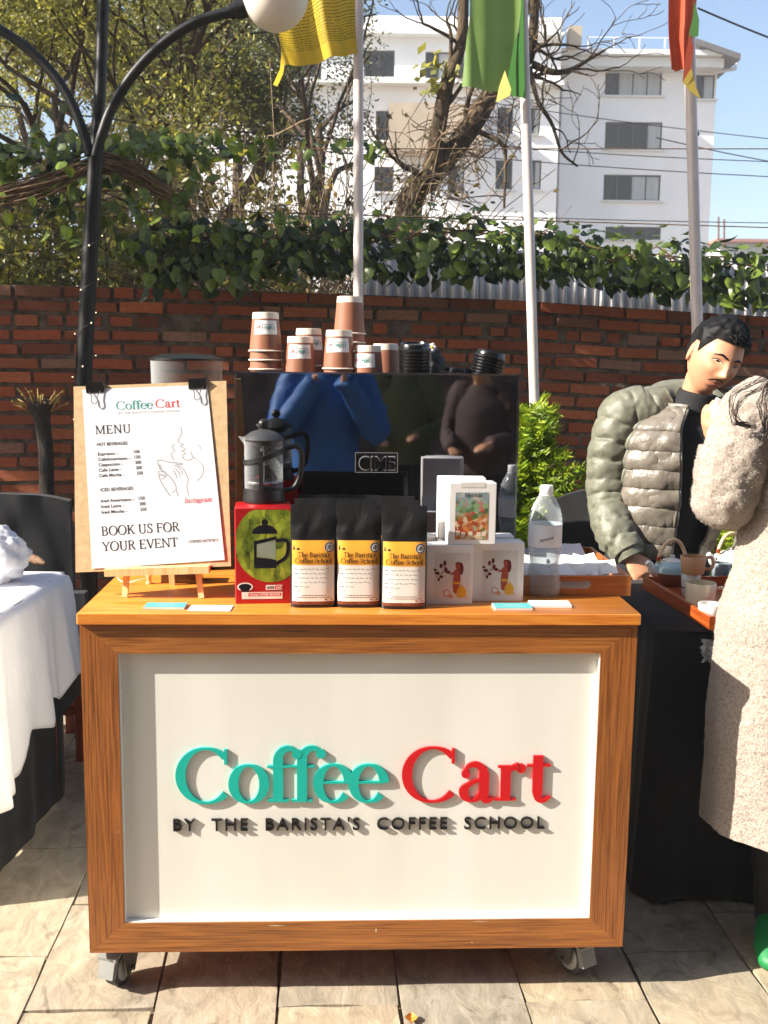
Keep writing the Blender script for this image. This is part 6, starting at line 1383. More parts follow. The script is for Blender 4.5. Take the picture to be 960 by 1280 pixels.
def shell(b, prof, wall_, seg=40, mi=None):
    inner = [(max(r - wall_, 0), z + (wall_ if k == 0 else 0)) for k, (r, z) in enumerate(prof)]; b.lathe([(0, prof[0][1])] + prof + inner[::-1] + [(0, inner[0][1])], seg, caps=False, mi=mi)
def ring_handle(o, mt, z, r0, out_, h, ang, th=.0055):
    b = MB(); P = spline([(r0 - .003, 0, z + h / 2), (r0 + out_ * .7, 0, z + h * .52), (r0 + out_, 0, z), (r0 + out_ * .7, 0, z - h * .5), (r0 - .003, 0, z - h / 2)], 20); Mz = Matrix.Rotation(ang, 3, 'Z'); b.tube([Mz @ Vector(q) for q in P], th, 10); b.build('handle', mt, o, local=True)
def mug(name, label, px, py, r, h, mt, taper=1.0, hand=None, band=None, z=SZ, cat='mug'):
    p = at_z(px, py, z); o = thing(name, label, cat, (p.x, p.y + r, z)); b = MB(); pr_ = [(r * taper * .9, 0), (r * taper, .004), (r * (taper + 1) / 2, h * .5), (r, h - .002), (r - .001, h)]; shell(b, pr_, .004); b.build('body', mt, o, local=True)
    if hand is not None: ring_handle(o, mt, h * .52, r * .97, r * .7, h * .55, hand)
    if band: b = MB(); b.lathe([(band[3] + .0004, band[1]), (band[4] + .0006, band[2])], 40, caps=False); b.build('band', band[0], o, local=True)
    return o
def teapot(label, px, py, r, body, lower, rz):
    p = at_z(px, py, SZ); o = thing('teapot', label, 'teapot', (p.x, p.y + r, SZ), rz, 'teapots with arched handles'); h = r * 1.3
    low = [(r * .78, 0), (r * .84, .004), (r * .95, h * .3), (r, h * .55)]; up_ = [(r, h * .55), (r * .985, h * .7), (r * .88, h * .88), (r * .6, h * .99), (r * .5, h)]
    b = MB(); b.lathe([(0, 0)] + low, 40, caps=False); b.build('base', lower, o, local=True); b = MB(); b.lathe([(r * 1.003, h * .545)] + up_[1:] + [(0, h)], 40, caps=False); bo = b.build('body', body, o, local=True)
    b = MB(); b.lathe([(r * .52, h), (r * .5, h * 1.04), (r * .2, h * 1.12), (r * .1, h * 1.14), (r * .14, h * 1.2), (r * .12, h * 1.25), (0, h * 1.26)], 30); b.build('lid', m_gwhite, o, local=True)
    b = MB(); b.tube([Vector(q) for q in spline([(-r * .8, 0, h * .45), (-r * 1.15, 0, h * .62), (-r * 1.32, 0, h * .86), (-r * 1.5, 0, h * .98)], 14)], [.017 - .008 * k / 13 for k in range(14)], 14); b.build('spout', m_gwhite, o, local=True)
    P = [Vector(q) for q in spline([(-r * .78, 0, h * .9), (-r * .8, 0, h * 1.2), (-r * .45, 0, h * 1.72), (0, 0, h * 1.9), (r * .45, 0, h * 1.72), (r * .8, 0, h * 1.2), (r * .78, 0, h * .9)], 50)]
    b = MB(); b.tube(P, .0062, 10); hd = b.build('handle', m_cane, o, local=True)
    for s_ in (slice(4, 9), slice(41, 46)): b = MB(); b.tube(P[s_], .0075, 10); b.build('copper_wrap', m_copper, hd, local=True)
    return o
teapot('blue and brown stoneware teapot with cane handle nearest the man', 845, 735, .062, m_gblue, m_clay, .25)
o = teapot('white stoneware teapot with cane handle half hidden by the woman', 918, 722, .06, m_gwhite, m_ceram, .3)
tum = mug('tumbler', 'pale tumbler with a thin brown band under the tan mug', 866, 748, .031, .075, m_ceram, .86, None, (m_clay, .028, .033, .0285, .0287), cat='cup')
p = tum.location; tm = thing('tan_mug', 'tan mug with loop handle stacked on the pale tumbler', 'mug', (p.x + .004, p.y, SZ + .0755)); b = MB(); shell(b, [(.034, 0), (.036, .003), (.041, .055), (.0405, .056)], .0035); b.build('body', m_tan, tm, local=True); ring_handle(tm, m_tan, .034, .039, .024, .036, -.1)
mug('cream_mug', 'large cream mug in the tray beside the tan mug', 880, 768, .046, .088, m_cream, .93, -.1)
mug('grey_cup', 'grey blue cup standing behind the cream mug', 905, 728, .034, .062, M('glaze_slate', (120, 132, 140), .25, coat=.3), .9, -.2)
mug('small_cup', 'small white cup with brown foot nearest the woman', 892, 779, .036, .05, m_gwhite, .85, None, (m_clay, .0, .016, .0325, .0335), cat='cup')
p = at_z(888, 791, RZ); fo = thing('foil_scrap', 'crumpled clear foil hanging from the black tablecloth edge', 'foil', (p.x - .005, ry0 - .045, RZ - .07))
b = MB(); r5 = random.Random(4); b.grid(lambda u, v: Vector(((u - .5) * .06 + r5.uniform(-.006, .006), r5.uniform(-.012, .006), .03 + (v - .5) * .06 + r5.uniform(-.006, .006))), 9, 9); b.build('foil', clear_sheet('foil_clear', (200, 206, 210), .5, .1), fo, local=True, smooth=False)
p = at_z(514, 1277, 0); lf = thing('dry_leaf', 'small curled orange leaf on the paving in front of the cart', 'leaf', (p.x, p.y, .004)); b = MB(); b.grid(lambda u, v: Vector(((u - .5) * .03 * math.sin(math.pi * min(.95, v + .05)), (v - .5) * .03, .007 * abs(u - .5) * 2 + .004 * v)), 7, 7); b.build('blade', M('leaf_orange', (206, 130, 40), .6, var=.3, scale=80), lf, local=True)

# ------------------------------------------------------------------ people
m_flesh = M('skin', (202, 146, 112), .5, var=.05, scale=30, bump=.08, bscale=300, sss=.12); m_hair = M('hair_black', (9, 8, 8), .6, var=.4, scale=80, aniso=(1, 1, .1), bump=.6, bscale=160, bdist=.003, spec=.25)
def head_geom(n_u=96, n_v=80):
    """face looks to -Y, origin at head centre; total height about 0.235"""
    b = MB(); G = lambda x, z, x0, z0, sx, sz: math.exp(-((x - x0) / sx) ** 2 - ((z - z0) / sz) ** 2)
    def fn(u, v):
        a = u * 2 * math.pi; ph = (v - .5) * math.pi * .992; d = Vector((math.cos(ph) * math.sin(a), -math.cos(ph) * math.cos(a), math.sin(ph)))
        x = d.x * .0755; z = d.z * .118; y = d.y * .097
        front = max(0, -d.y)
        if z < -.01: 
            k = min(1, (-.01 - z) / .108); x *= 1 - .30 * k ** 1.5; 
            if d.y < 0: y *= 1 - .12 * k
            else: y *= 1 - .45 * k
        if z > .02 and d.y < 0: y *= 1 - .05 * ((z - .02) / .1)
        y -= .008 * front ** 2 * G(x, z, 0, -.095, .03, .022)                    # chin
        if d.y < 0:
            y -= .0225 * G(x, z, 0, -.030, .0125, .013) + .013 * G(x, z, 0, -.008, .0085, .024) # nose
            y -= .007 * (G(x, z, .012, -.034, .007, .007) + G(x, z, -.012, -.034, .007, .007))
            y += .0085 * (G(x, z, .032, .004, .017, .012) + G(x, z, -.032, .004, .017, .012))   # sockets
            y -= .0055 * (G(x, z, .032, .025, .026, .009) + G(x, z, -.032, .025, .026, .009))   # brow
            y -= .006 * (G(x, z, .043, -.024, .02, .016) + G(x, z, -.043, -.024, .02, .016))    # cheeks
            y -= .0045 * G(x, z, 0, -.057, .019, .0042) + .0055 * G(x, z, 0, -.068, .017, .005) # lips
            y += .0032 * G(x, z, 0, -.0622, .021, .0022) + .004 * G(x, z, 0, -.079, .02, .005)
        return Vector((x, y, z))
    b.grid(fn, n_u, n_v)
    for s in (-1, 1):
        Me = Matrix.Rotation(s * .35, 3, 'Z'); b.sphere((s * .0775, .012, -.008), (.007, .018, .031), 14, Me); b.sphere((s * .080, .006, -.008), (.004, .010, .02), 10, Me)
    return b
def xform(b, Mx): b.v = [tuple(Mx @ Vector(v)) for v in b.v]; return b
def hand(b, wrist, dirv, palm_n, side, curl=.5, sc=1.0, spread=.1):
    """adds a hand: dirv from wrist to fingers, palm_n out of the palm, side: +1 thumb on the left of dirv seen from the back"""
    d = Vector(dirv).normalized(); n = Vector(palm_n); n = (n - d * n.dot(d)).normalized(); s = d.cross(n).normalized() * side; wrist = Vector(wrist)
    b.tube([wrist - d * .03 * sc, wrist + d * .01 * sc, wrist + d * .045 * sc, wrist + d * .085 * sc], [(.026 * sc, .019 * sc), (.029 * sc, .017 * sc), (.039 * sc, .0155 * sc), (.038 * sc, .013 * sc)], 16, ref=s)
    for k, (off, ln) in enumerate(((.030, .072), (.010, .08), (-.010, .075), (-.029, .058))):
        p = wrist + d * .078 * sc + s * off * sc; dd = (d + s * (off * spread * 10)).normalized(); P = [p - dd * .01, p]; 
        for q, fr_ in enumerate((.42, .32, .26)):
            ang = curl * (.55 + .35 * q); ax = s * side
            dd = (dd * math.cos(ang) + n * math.sin(ang)).normalized(); P.append(P[-1] + dd * ln * fr_ * sc)
        b.tube(P, [.0095 * sc, .0095 * sc, .0088 * sc, .008 * sc, .0058 * sc], 10)
    p = wrist + d * .025 * sc + s * .026 * sc; td = (d * .65 + s * .7 + n * .25).normalized(); b.tube([p - td * .01, p, p + td * .03 * sc, p + td * .03 * sc + (td + d * .5).normalized() * .027 * sc], [.013 * sc, .013 * sc, .0105 * sc, .007 * sc], 10)
def limb(b, pts, rad, seg=16): P = spline(pts, 14); Rr = [float(q[0]) for q in spline([(r,) for r in rad], 14)]; b.tube([Vector(p) for p in P], Rr, seg)
def body(par, hd, J, skin_, voxel=.006, hands=(), leg_r=1.0):
    """one continuous skin: head, neck, trunk, arms, legs"""
    b = MB(); hg = xform(head_geom(), hd); b.v += hg.v; b.f += [tuple(i for i in f_) for f_ in hg.f]; b.m += hg.m
    nk = hd @ Vector((0, .018, -.07)); b.tube([J['neck'], (Vector(J['neck']) + nk) / 2, nk], [.062, .054, .053], 18)
    ref = Vector(J['sr']) - Vector(J['sl']); P = [J['pelvis'], Vector(J['pelvis']).lerp(Vector(J['neck']), .3), Vector(J['pelvis']).lerp(Vector(J['neck']), .62), Vector(J['pelvis']).lerp(Vector(J['neck']), .86), J['neck']]
    b.tube(P, [(.15, .1), (.135, .095), (.155, .11), (.14, .085), (.06, .055)], 20, ref=ref)
    for a in 'lr':
        limb(b, [Vector(J['neck']).lerp(Vector(J['s' + a]), .45) - Vector((0, 0, .03)), J['s' + a], J['e' + a], J['w' + a]], [.05, .05, .038, .026])
        limb(b, [J['h' + a], J['k' + a], J['f' + a]], [.085 * leg_r, .056, .042]); ft = Vector(J['f' + a]); fd = Vector(J.get('fd', (0, -1, 0))); b.tube([ft + Vector((0, 0, .04)) - fd * .04, ft - Vector((0, 0, .03)) + fd * .05, ft - Vector((0, 0, .045)) + fd * .14], [(.04, .04), (.042, .032), (.035, .016)], 12)
    for hnd in hands: hand(b, **hnd)
    me = remesh(b, voxel, 3, .45, wm(par).inverted()); me.materials.append(skin_); return link('body', me, par)
def hair_cap(par, hd, mat, drop=.0, front=.055, thick=.012, bun=None, name='hair', seed=0, fringe=0.0):
    b = MB()
    def fn(u, v):
        a = u * 2 * math.pi; d0 = -math.cos(a)   # -1 front .. 1 back
        low = float(np.interp(d0, [-1, -.6, -.4, -.22, -.1, .22, .42, 1], [front + .004, front, .03, .0 - drop, .032 - drop * 2, .03 - drop * 2, -.045 - drop, -.068 - drop]))
        zmin = max(-.98, low / .118); ph = math.asin(zmin) + (math.pi / 2 * .995 - math.asin(zmin)) * v
        d = Vector((math.cos(ph) * math.sin(a), -math.cos(ph) * math.cos(a), math.sin(ph))); k = 1 + .05 * nz(d, 7, seed) + .03 * nz(d, 19, seed); th = thick * (.15 + .85 * min(1, v * 5)) * (1 + .5 * nz(d, 5, 3 + seed)) * (.4 + .6 * min(1, max(0, (d.z + .1) / .7)) if drop == 0 else 1)
        q = Vector((d.x * (.0755 + th), d.y * (.097 + th) + (.004 if d.y > 0 else 0), d.z * (.118 + th * 1.1)))
        if q.z < -.01 and d.y > 0: q.y *= 1 - .2 * min(1, (-.01 - q.z) / .1)
        return hd @ q
    b.grid(fn, 84, 30)
    return b.build(name, mat, par, angle=None)
def puff_tube(b, pts, rad, n, seg, pitch, amp, ref=None, seed=0, wr=.004):
    P = [Vector(p) for p in spline(pts, n)]; Rr = [float(q[0]) for q in spline([(r,) for r in rad], n)]; D = frame_dirs(P); s = 0; u = Vector(ref) if ref is not None else Vector((0, 1, 0)); rings = []
    for i in range(n):
        if i: s += (P[i] - P[i - 1]).length
        d = D[i]; u = (u - d * u.dot(d)).normalized(); w = d.cross(u); ring = []
        for k in range(seg):
            a = 2 * math.pi * k / seg; q = u * math.cos(a) + w * math.sin(a); sk_ = s + .006 * math.sin(a * 2 + seed); pf = (abs(math.sin(math.pi * sk_ / pitch)) ** .45 * (.7 + .3 * abs(math.sin(a * 1.5 + math.pi / 2 * (int(sk_ / pitch) % 2))) ** .4)) if pitch else 0
            c = P[i] + q * Rr[i]; r_ = Rr[i] * (1 + amp * (pf - .5)) + (wr * nz(c, 26, seed) + wr * 1.3 * abs(nz(c, 13, seed + 4)) * math.sin(a * 3 + s * 60) if not pitch else .006 * nz(c, 9, seed) + .016 * (1.05 - pf) * nz(c, 42, seed) + .004 * abs(nz(c, 30, seed + 2)))
            ring.append(P[i] + q * r_)
        rings.append(ring)
    b.loft(rings, True, True)
def tr3(x, y, z): return Matrix.Translation(Vector((x, y, z)))
def headM(c, yaw=0, pitch=0, roll=0, s=1.0): return tr3(*c) @ Matrix.Rotation(roll, 4, 'Y') @ Matrix.Rotation(yaw, 4, 'Z') @ Matrix.Rotation(pitch, 4, 'X') @ Matrix.Scale(s, 4)
def face_bits(par, hd, bodyo, brow=True, mous=True, lipc=(168, 92, 82), squint=.0042):
    """brows, eyes, moustache and lips laid on the face surface"""
    hg = head_geom(); T_ = BVHTree.FromPolygons([Vector(v) for v in hg.v], hg.f)
    def sf(x, z, l=.001): h = T_.ray_cast(Vector((x, -.3, z)), Vector((0, 1, 0))); return hd @ Vector((x, (h[0].y if h[0] else -.09) - l, z))
    def strip(pts, hts, nm, mt, l, n=16):
        b = MB(); P = spline([(p[0], p[1], h) for p, h in zip(pts, hts)], n); vs = []
        for x, z, h in P:
            for q, ll in ((-1, 0), (-.6, .8), (0, 1), (.6, .8), (1, 0)): vs.append(sf(x, z + q * h, l * ll - .0004))
        b.add(vs, [(i * 5 + k, i * 5 + k + 1, i * 5 + k + 6, i * 5 + k + 5) for i in range(n - 1) for k in range(4)]); b.build(nm, mt, par, angle=None)
    for s in (-1, 1):
        strip([(s * .013, .021), (s * .03, .027), (s * .05, .020)], [.0034, .0036, .0012], 'eyebrow', m_hair, .0026)
        strip([(s * .0185, .0025), (s * .031, .006), (s * .045, .0035)], [.0006, squint, .0007], 'eye', M('eye_white', (226, 218, 210), .2), .0022)
        strip([(s * .026, .0048), (s * .031, .0058), (s * .036, .005)], [squint * .7, squint * .95, squint * .7], 'iris', M('iris_dark', (24, 16, 12), .1), .0031, 8)
        strip([(s * .0165, .004), (s * .031, .0112), (s * .048, .005)], [.0006, .0013, .0006], 'lash', m_hair, .003)
    if mous:
        for s in (-1, 1): strip([(s * .001, -.0475), (s * .014, -.0495), (s * .027, -.0585)], [.0036, .0034, .001], 'moustache', m_hair, .0022)
    ml = M('lips%d' % lipc[1], lipc, .45); strip([(-.022, -.0615), (-.008, -.0575), (0, -.0588), (.008, -.0575), (.022, -.0615)], [.0005, .0028, .003, .0028, .0005], 'lip', ml, .0012); strip([(-.021, -.0635), (0, -.0678), (.021, -.0635)], [.0005, .0036, .0005], 'lip', ml, .0018)
def trousers(par, J, mat, r=1.0):
    b = MB()
    for a in 'lr': puff_tube(b, [Vector(J['pelvis']).lerp(Vector(J['h' + a]), .8) + Vector((0, 0, .03)), J['h' + a], J['k' + a], Vector(J['f' + a]) - Vector((0, 0, .01))], [.10 * r, .105 * r, .075 * r, .06 * r], 40, 22, 0, 0, seed=3, wr=.006)
    b.tube([Vector(J['pelvis']) + Vector((0, 0, .08)), Vector(J['pelvis']), Vector(J['pelvis']) - Vector((0, 0, .08))], [(.165 * r, .12 * r)] * 2 + [(.14 * r, .11 * r)], 20, ref=(1, 0, 0)); b.build('trousers', mat, par, angle=None)
def shoes(par, J, mat):
    fd = Vector(J.get('fd', (0, -1, 0))).normalized()
    for a in 'lr':
        f_ = Vector(J['f' + a]); b = MB(); b.tube([f_ - fd * .065 - Vector((0, 0, .03)), f_ - fd * .05 - Vector((0, 0, .02)), f_ + fd * .03 - Vector((0, 0, .025)), f_ + fd * .12 - Vector((0, 0, .042)), f_ + fd * .185 - Vector((0, 0, .052)), f_ + fd * .2 - Vector((0, 0, .055))], [(.03, .035), (.046, .055), (.05, .055), (.052, .036), (.036, .022), (.01, .01)], 18, ref=fd.cross(Vector((0, 0, 1)))); b.build('shoe', mat, par, angle=None)

# ---- the man
MYd = 3.76
def mp(x, y, dy=0.0): return at_y(x, y, MYd + dy)
foot = mp(838, 452); man = thing('person', 'man in olive quilted hooded jacket leaning over the crockery table', 'person', (foot.x, MYd, 0))
hdM = headM(mp(893, 447, -.06), yaw=R(13), pitch=R(14), roll=R(18), s=1.13)
J = dict(neck=mp(866, 508, .02), sl=mp(780, 520, .05), sr=mp(938, 520, .02), pelvis=Vector((foot.x, MYd + .05, .93)), el=mp(762, 622, .04), wl=mp(785, 690, -.12), er=mp(955, 620, .0), wr=mp(930, 700, -.12),
         hl=Vector((foot.x - .09, MYd + .05, .9)), hr=Vector((foot.x + .09, MYd + .05, .9)), kl=Vector((foot.x - .1, MYd + .02, .48)), kr=Vector((foot.x + .1, MYd + .02, .48)), fl=Vector((foot.x - .1, MYd + .05, .075)), fr=Vector((foot.x + .12, MYd + .05, .075)))
hd_l = dict(wrist=mp(788, 694, -.13), dirv=mp(808, 728, -.17) - mp(788, 694, -.13), palm_n=(.25, .5, -.8), side=1, curl=.28, sc=.98)
hd_r = dict(wrist=mp(930, 700, -.12), dirv=(-.3, -.4, -.6), palm_n=(-.6, .5, -.4), side=-1, curl=.5)
bo = body(man, hdM, J, m_flesh, .0048, [hd_l, hd_r]); face_bits(man, hdM, bo)
hair_cap(man, hdM, m_hair, front=.062, thick=.017, seed=2)
b = MB(); rsH = random.Random(5)   # short tousled locks over the crown
for k in range(760):
    a = rsH.uniform(0, 6.283); fr_ = -math.cos(a) < -.3; z = rsH.uniform(.074 if fr_ else .045, .119); ph = math.asin(min(.995, z / .12)); d = Vector((math.cos(ph) * math.sin(a), -math.cos(ph) * math.cos(a), math.sin(ph))); q = Vector((d.x * .083, d.y * .106, d.z * .130))
    tg = Vector((.5 + rsH.uniform(-.6, .6), -.5 + rsH.uniform(-.5, .4), .25)); tg = (tg - d * tg.dot(d)).normalized(); L_ = rsH.uniform(.006, .0095); P = [hdM @ (q + tg * L_ * j + d * (.0045 * j - .0011 * j * j)) for j in range(4)]; b.tube(P, [.003, .0027, .002, .0006], 4, caps=False)
b.build('hair', m_hair, man, angle=None)
m_shirt = M('shirt_black', (22, 22, 24), .85, var=.15, bump=.2)
b = MB(); ref = Vector(J['sr']) - Vector(J['sl'])
P = [J['pelvis'] - Vector((0, 0, .02)), Vector(J['pelvis']).lerp(J['neck'], .35), Vector(J['pelvis']).lerp(J['neck'], .65), Vector(J['pelvis']).lerp(J['neck'], .88), Vector(J['neck']) + Vector((.002, -.012, .0)), Vector(J['neck']) + Vector((.012, -.02, .052))]
b.tube([Vector(p) for p in spline(P, 30)], [tuple(q) for q in spline([(.168, .122), (.16, .12), (.18, .135), (.165, .115), (.088, .08), (.069, .067)], 30)], 40, ref=ref); b.build('shirt', m_shirt, man, angle=None)
trousers(man, J, M('trousers_navy', (26, 28, 36), .85, bump=.2)); shoes(man, J, M('shoe_dark', (30, 28, 28), .5))
# quilted jacket shell, open at the front
t = NT('jacket_olive'); f = t.noise(t.coord(), 40, 4); t.l(t.ramp(f, [(0.3, lin((94, 95, 80))), (0.7, lin((114, 114, 98)))]), t.b.inputs['Base Color']); t.b.inputs['Roughness'].default_value = .5; t.b.inputs['Sheen Weight'].default_value = .1; f2 = t.noise(t.coord(), 55, 5, .6, 1.2); t.bump(f2, .35, .006); m_jack = t.m
t = NT('jacket_taupe'); f = t.noise(t.coord(), 40, 4); t.l(t.ramp(f, [(0.3, lin((100, 94, 84))), (0.7, lin((122, 114, 103)))]), t.b.inputs['Base Color']); t.b.inputs['Roughness'].default_value = .36; f2 = t.noise(t.coord(), 55, 5, .6, 1.2); t.bump(f2, .35, .006); m_jack2 = t.m
jk = bpy.data.objects.new('jacket', None); COL.objects.link(jk); jk.parent = man; W[jk] = wm(man)
ax = Vector(J['neck']) - Vector(J['pelvis']); rx = ref.normalized(); ry = ax.normalized().cross(rx).normalized()
if ry.y > 0: ry = -ry          # ry points to the front
JZ = [(-.10, .186, .145), (.0, .192, .15), (.25, .2, .155), (.5, .212, .162), (.72, .225, .162), (.86, .21, .145), (.95, .145, .12), (1.0, .105, .1), (1.05, .095, .098)]
FO = .36
def jpt(a, tt, off=0.0):
    aa, bb = np.interp(tt, [q[0] for q in JZ], [q[1] for q in JZ]), np.interp(tt, [q[0] for q in JZ], [q[2] for q in JZ]); c = Vector(J['pelvis']) + ax * tt
    s = tt * ax.length; s2 = s + .004 * math.sin(a * 3); pf = abs(math.sin(math.pi * s2 / .068)) ** .45 * (.68 + .32 * abs(math.sin(a * 3.2 + math.pi / 2 * (int(s2 / .068 + 9) % 2))) ** .4); q0_ = c + rx * (aa * math.sin(a)) + ry * (bb * math.cos(a))
    pufa = .016 if tt < .93 else .008
    r_ = 1 + off; disp = pufa * (pf - .55) + .009 * nz(q0_, 18, 2) + .012 * abs(nz(q0_, 34, 6)) * (1.1 - pf)
    n_ = (rx * math.sin(a) / aa + ry * math.cos(a) / bb).normalized(); return q0_ + n_ * (disp + off)
def gap0(tt): return np.interp(tt, [-.1, .3, .7, 1.05], [.10, .22, .42, .62])
for nm, a_of, mt in (('jacket_front', lambda u, tt: FO - gap0(tt) - .12 - u * (.95 + FO - gap0(tt)), m_jack2), ('jacket_back', lambda u, tt: -1.07 - u * (6.283 - 1.07 - 1.35), m_jack), ('jacket_front', lambda u, tt: FO + gap0(tt) * .9 + .25 + (1 - u) * (1.1 - FO - gap0(tt) * .9), m_jack2)):
    b = MB(); b.grid(lambda u, v: jpt(a_of(u, -.1 + 1.13 * v), -.1 + 1.13 * v), 60, 150); o = b.build(nm, mt, jk, angle=None); q = o.modifiers.new('s', 'SOLIDIFY'); q.thickness = .012; q.offset = -1
b = MB(); P = [jpt(FO - gap0(tt) - .11, tt, .004) for tt in np.linspace(-.1, 1.03, 40)]; b.tube(P, .0055, 8); b.build('zip', M('zip_grey', (120, 118, 108), .5), jk)
b = MB(); puff_tube(b, [Vector(J['neck']).lerp(J['sl'], .34) + Vector((0, .01, .03)), Vector(J['neck']).lerp(J['sl'], .66) + Vector((0, .0, .012)), Vector(J['sl']) + Vector((.0, 0, .0)), mp(764, 570, .05), J['el'], mp(768, 660, -.05), mp(787, 692, -.125)], [.06, .08, .084, .082, .078, .072, .057], 190, 52, .068, .12, seed=1, wr=.011); b.build('sleeve', m_jack, jk, angle=None)
b = MB(); puff_tube(b, [Vector(J['neck']).lerp(J['sr'], .62), J['sr'], J['er'], J['wr']], [.08, .088, .075, .05], 90, 36, .062, .14, seed=5); b.build('sleeve', m_jack, jk, angle=None)
b = MB(); b.tube([mp(783, 686, -.115), mp(789, 697, -.13)], [.05, .047], 26); b.build('cuff', m_jack, jk)
def hood(u, v):
    a = -2.6 + 5.2 * u; c = Vector(J['neck']) + Vector((-.012, .03, .02)); r_ = .112 + .05 * math.cos(a) * (math.cos(a) > 0) ; tube_a = 2 * math.pi * v; th = .034 + .024 * max(0, math.cos(a)) ; 
    base = c + rx * (math.sin(a) * r_) - ry * (math.cos(a) * r_ * .85) + Vector((0, 0, -.045 + .045 * max(0, math.cos(a)) - .015 * max(0, -math.cos(a)))) ; rad_ = (rx * math.sin(a) - ry * math.cos(a)).normalized(); k = 1 + .25 * nz(base + Vector((math.cos(tube_a), 0, math.sin(tube_a))) * .05, 16, 3)
    return base + rad_ * (math.cos(tube_a) * th * k) + Vector((0, 0, math.sin(tube_a) * th * 1.15 * k))
b = MB(); b.grid(hood, 90, 30); b.build('hood', m_jack, jk, angle=None)

# ---- the woman in the long coat, seen from behind at the right edge
WYd = 2.6
def wp(x, y, dy=0.0): return at_y(x, y, WYd + dy)
ft_ = at_z(962, 1195, 0); wo = thing('person', 'woman in speckled beige wool coat seen from behind at the right edge', 'person', (wp(985, 452).x, WYd, 0)); wx = wp(988, 452).x
hdW = headM((wx + .105, WYd + .03, 1.60), yaw=R(150), pitch=R(8), roll=R(-6), s=.95)
wx += .06
JW = dict(neck=Vector((wx + .03, WYd, 1.44)), sl=wp(938, 520, .0), sr=Vector((wx + .2, WYd - .03, 1.38)), pelvis=Vector((wx + .03, WYd, .9)), el=wp(905, 632, -.02), wl=wp(896, 566, .14), er=Vector((wx + .27, WYd + .1, 1.1)), wr=Vector((wx + .15, WYd + .3, 1.15)),
          hl=Vector((wx - .05, WYd, .88)), hr=Vector((wx + .11, WYd, .88)), kl=Vector((wx - .05, WYd, .47)), kr=Vector((wx + .11, WYd, .47)), fl=Vector((ft_.x + .045, ft_.y + .09, .075)), fr=Vector((ft_.x + .22, ft_.y + .06, .075)), fd=(-.35, -.9, 0))
JW['kl'] = JW['hl'].lerp(JW['fl'], .5); JW['kr'] = JW['hr'].lerp(JW['fr'], .5)
body(wo, hdW, JW, m_flesh, .006, [dict(wrist=wp(897, 560, .13), dirv=wp(889, 532, .12) - wp(897, 560, .13) + Vector((-.02, -.03, .05)), palm_n=(.75, .5, .2), side=-1, curl=.55, sc=.92), dict(wrist=JW['wr'], dirv=(-.3, .4, .3), palm_n=(-.5, 0, .5), side=1, curl=.5)])
t = NT('coat_boucle'); v = t.coord(); f1 = t.noise(v, 170, 3, .6); f2 = t.noise(v, 420, 2, .5); f3 = t.noise(v, 14, 3)
base = t.mix(.5, t.ramp(f3, [(0.3, lin((156, 144, 132))), (0.7, lin((180, 167, 154)))]), t.ramp(f1, [(0.36, lin((118, 104, 94))), (0.6, lin((190, 177, 165)))]))
vo = t.n('ShaderNodeTexVoronoi'); vo.inputs['Scale'].default_value = 150; t.l(v, vo.inputs['Vector']); spk = t.ramp(vo.outputs['Distance'], [(0.12, (1, 1, 1)), (0.26, (0, 0, 0))]); sel = t.n('ShaderNodeSeparateColor'); t.l(vo.outputs['Color'], sel.inputs[0]); gt_ = t.n('ShaderNodeMath', operation='GREATER_THAN'); t.l(sel.outputs[0], gt_.inputs[0]); gt_.inputs[1].default_value = .66; mm = t.n('ShaderNodeMath', operation='MULTIPLY'); t.l(spk, mm.inputs[0]); t.l(gt_.outputs[0], mm.inputs[1]); m8 = t.n('ShaderNodeMath', operation='MULTIPLY'); t.l(mm.outputs[0], m8.inputs[0]); m8.inputs[1].default_value = .75
t.l(t.mix(m8.outputs[0], base, lin((70, 60, 54))), t.b.inputs['Base Color']); t.b.inputs['Roughness'].default_value = .95; t.b.inputs['Sheen Weight'].default_value = .15
hs_ = t.n('ShaderNodeMath', operation='ADD'); t.l(f1, hs_.inputs[0]); t.l(f2, hs_.inputs[1]); t.bump(hs_.outputs[0], .7, .005); m_coat = t.m
ct = bpy.data.objects.new('coat', None); COL.objects.link(ct); ct.parent = wo; W[ct] = wm(wo)
b = MB(); CE = sorted([(wp(x, y).z, wp(x, y).x + .008) for x, y in ((876, 1042), (879, 985), (884, 900), (889, 830), (893, 790), (898, 760), (914, 712), (922, 650), (925, 600), (932, 545), (945, 508), (968, 488), (990, 478))]); zs = [q[0] for q in CE]; lx = [q[1] for q in CE]; 
def coatp(u, v):
    z = .36 + 1.12 * v; xl = float(np.interp(z, zs, lx)); xr = wx + .03 + np.interp(z, [.36, 1.1, 1.36, 1.48], [.30, .26, .24, .08]); cx2 = (xl + xr) / 2; aa = (xr - xl) / 2; bb = np.interp(z, [.36, .9, 1.3, 1.42, 1.48], [.2, .17, .15, .1, .075]); a = 2 * math.pi * u
    fold = (.012 * math.sin(a * 5 + 1.2) + .009 * math.sin(a * 9 + z * 3)) * (1 - v) * (.3 + .7 * abs(math.sin(a))); q = Vector((cx2 + aa * math.cos(a), WYd + bb * math.sin(a), z + .012 * math.sin(a * 2 + .6) * (1 - v))); n_ = Vector((math.cos(a), math.sin(a), 0)); return q + n_ * (fold + .005 * nz(q, 7, 2) + .0026 * nz(q, 60, 1) + .002 * nz(q, 110, 5))
b.grid(coatp, 220, 260); o = b.build('coat_body', m_coat, ct, angle=None)
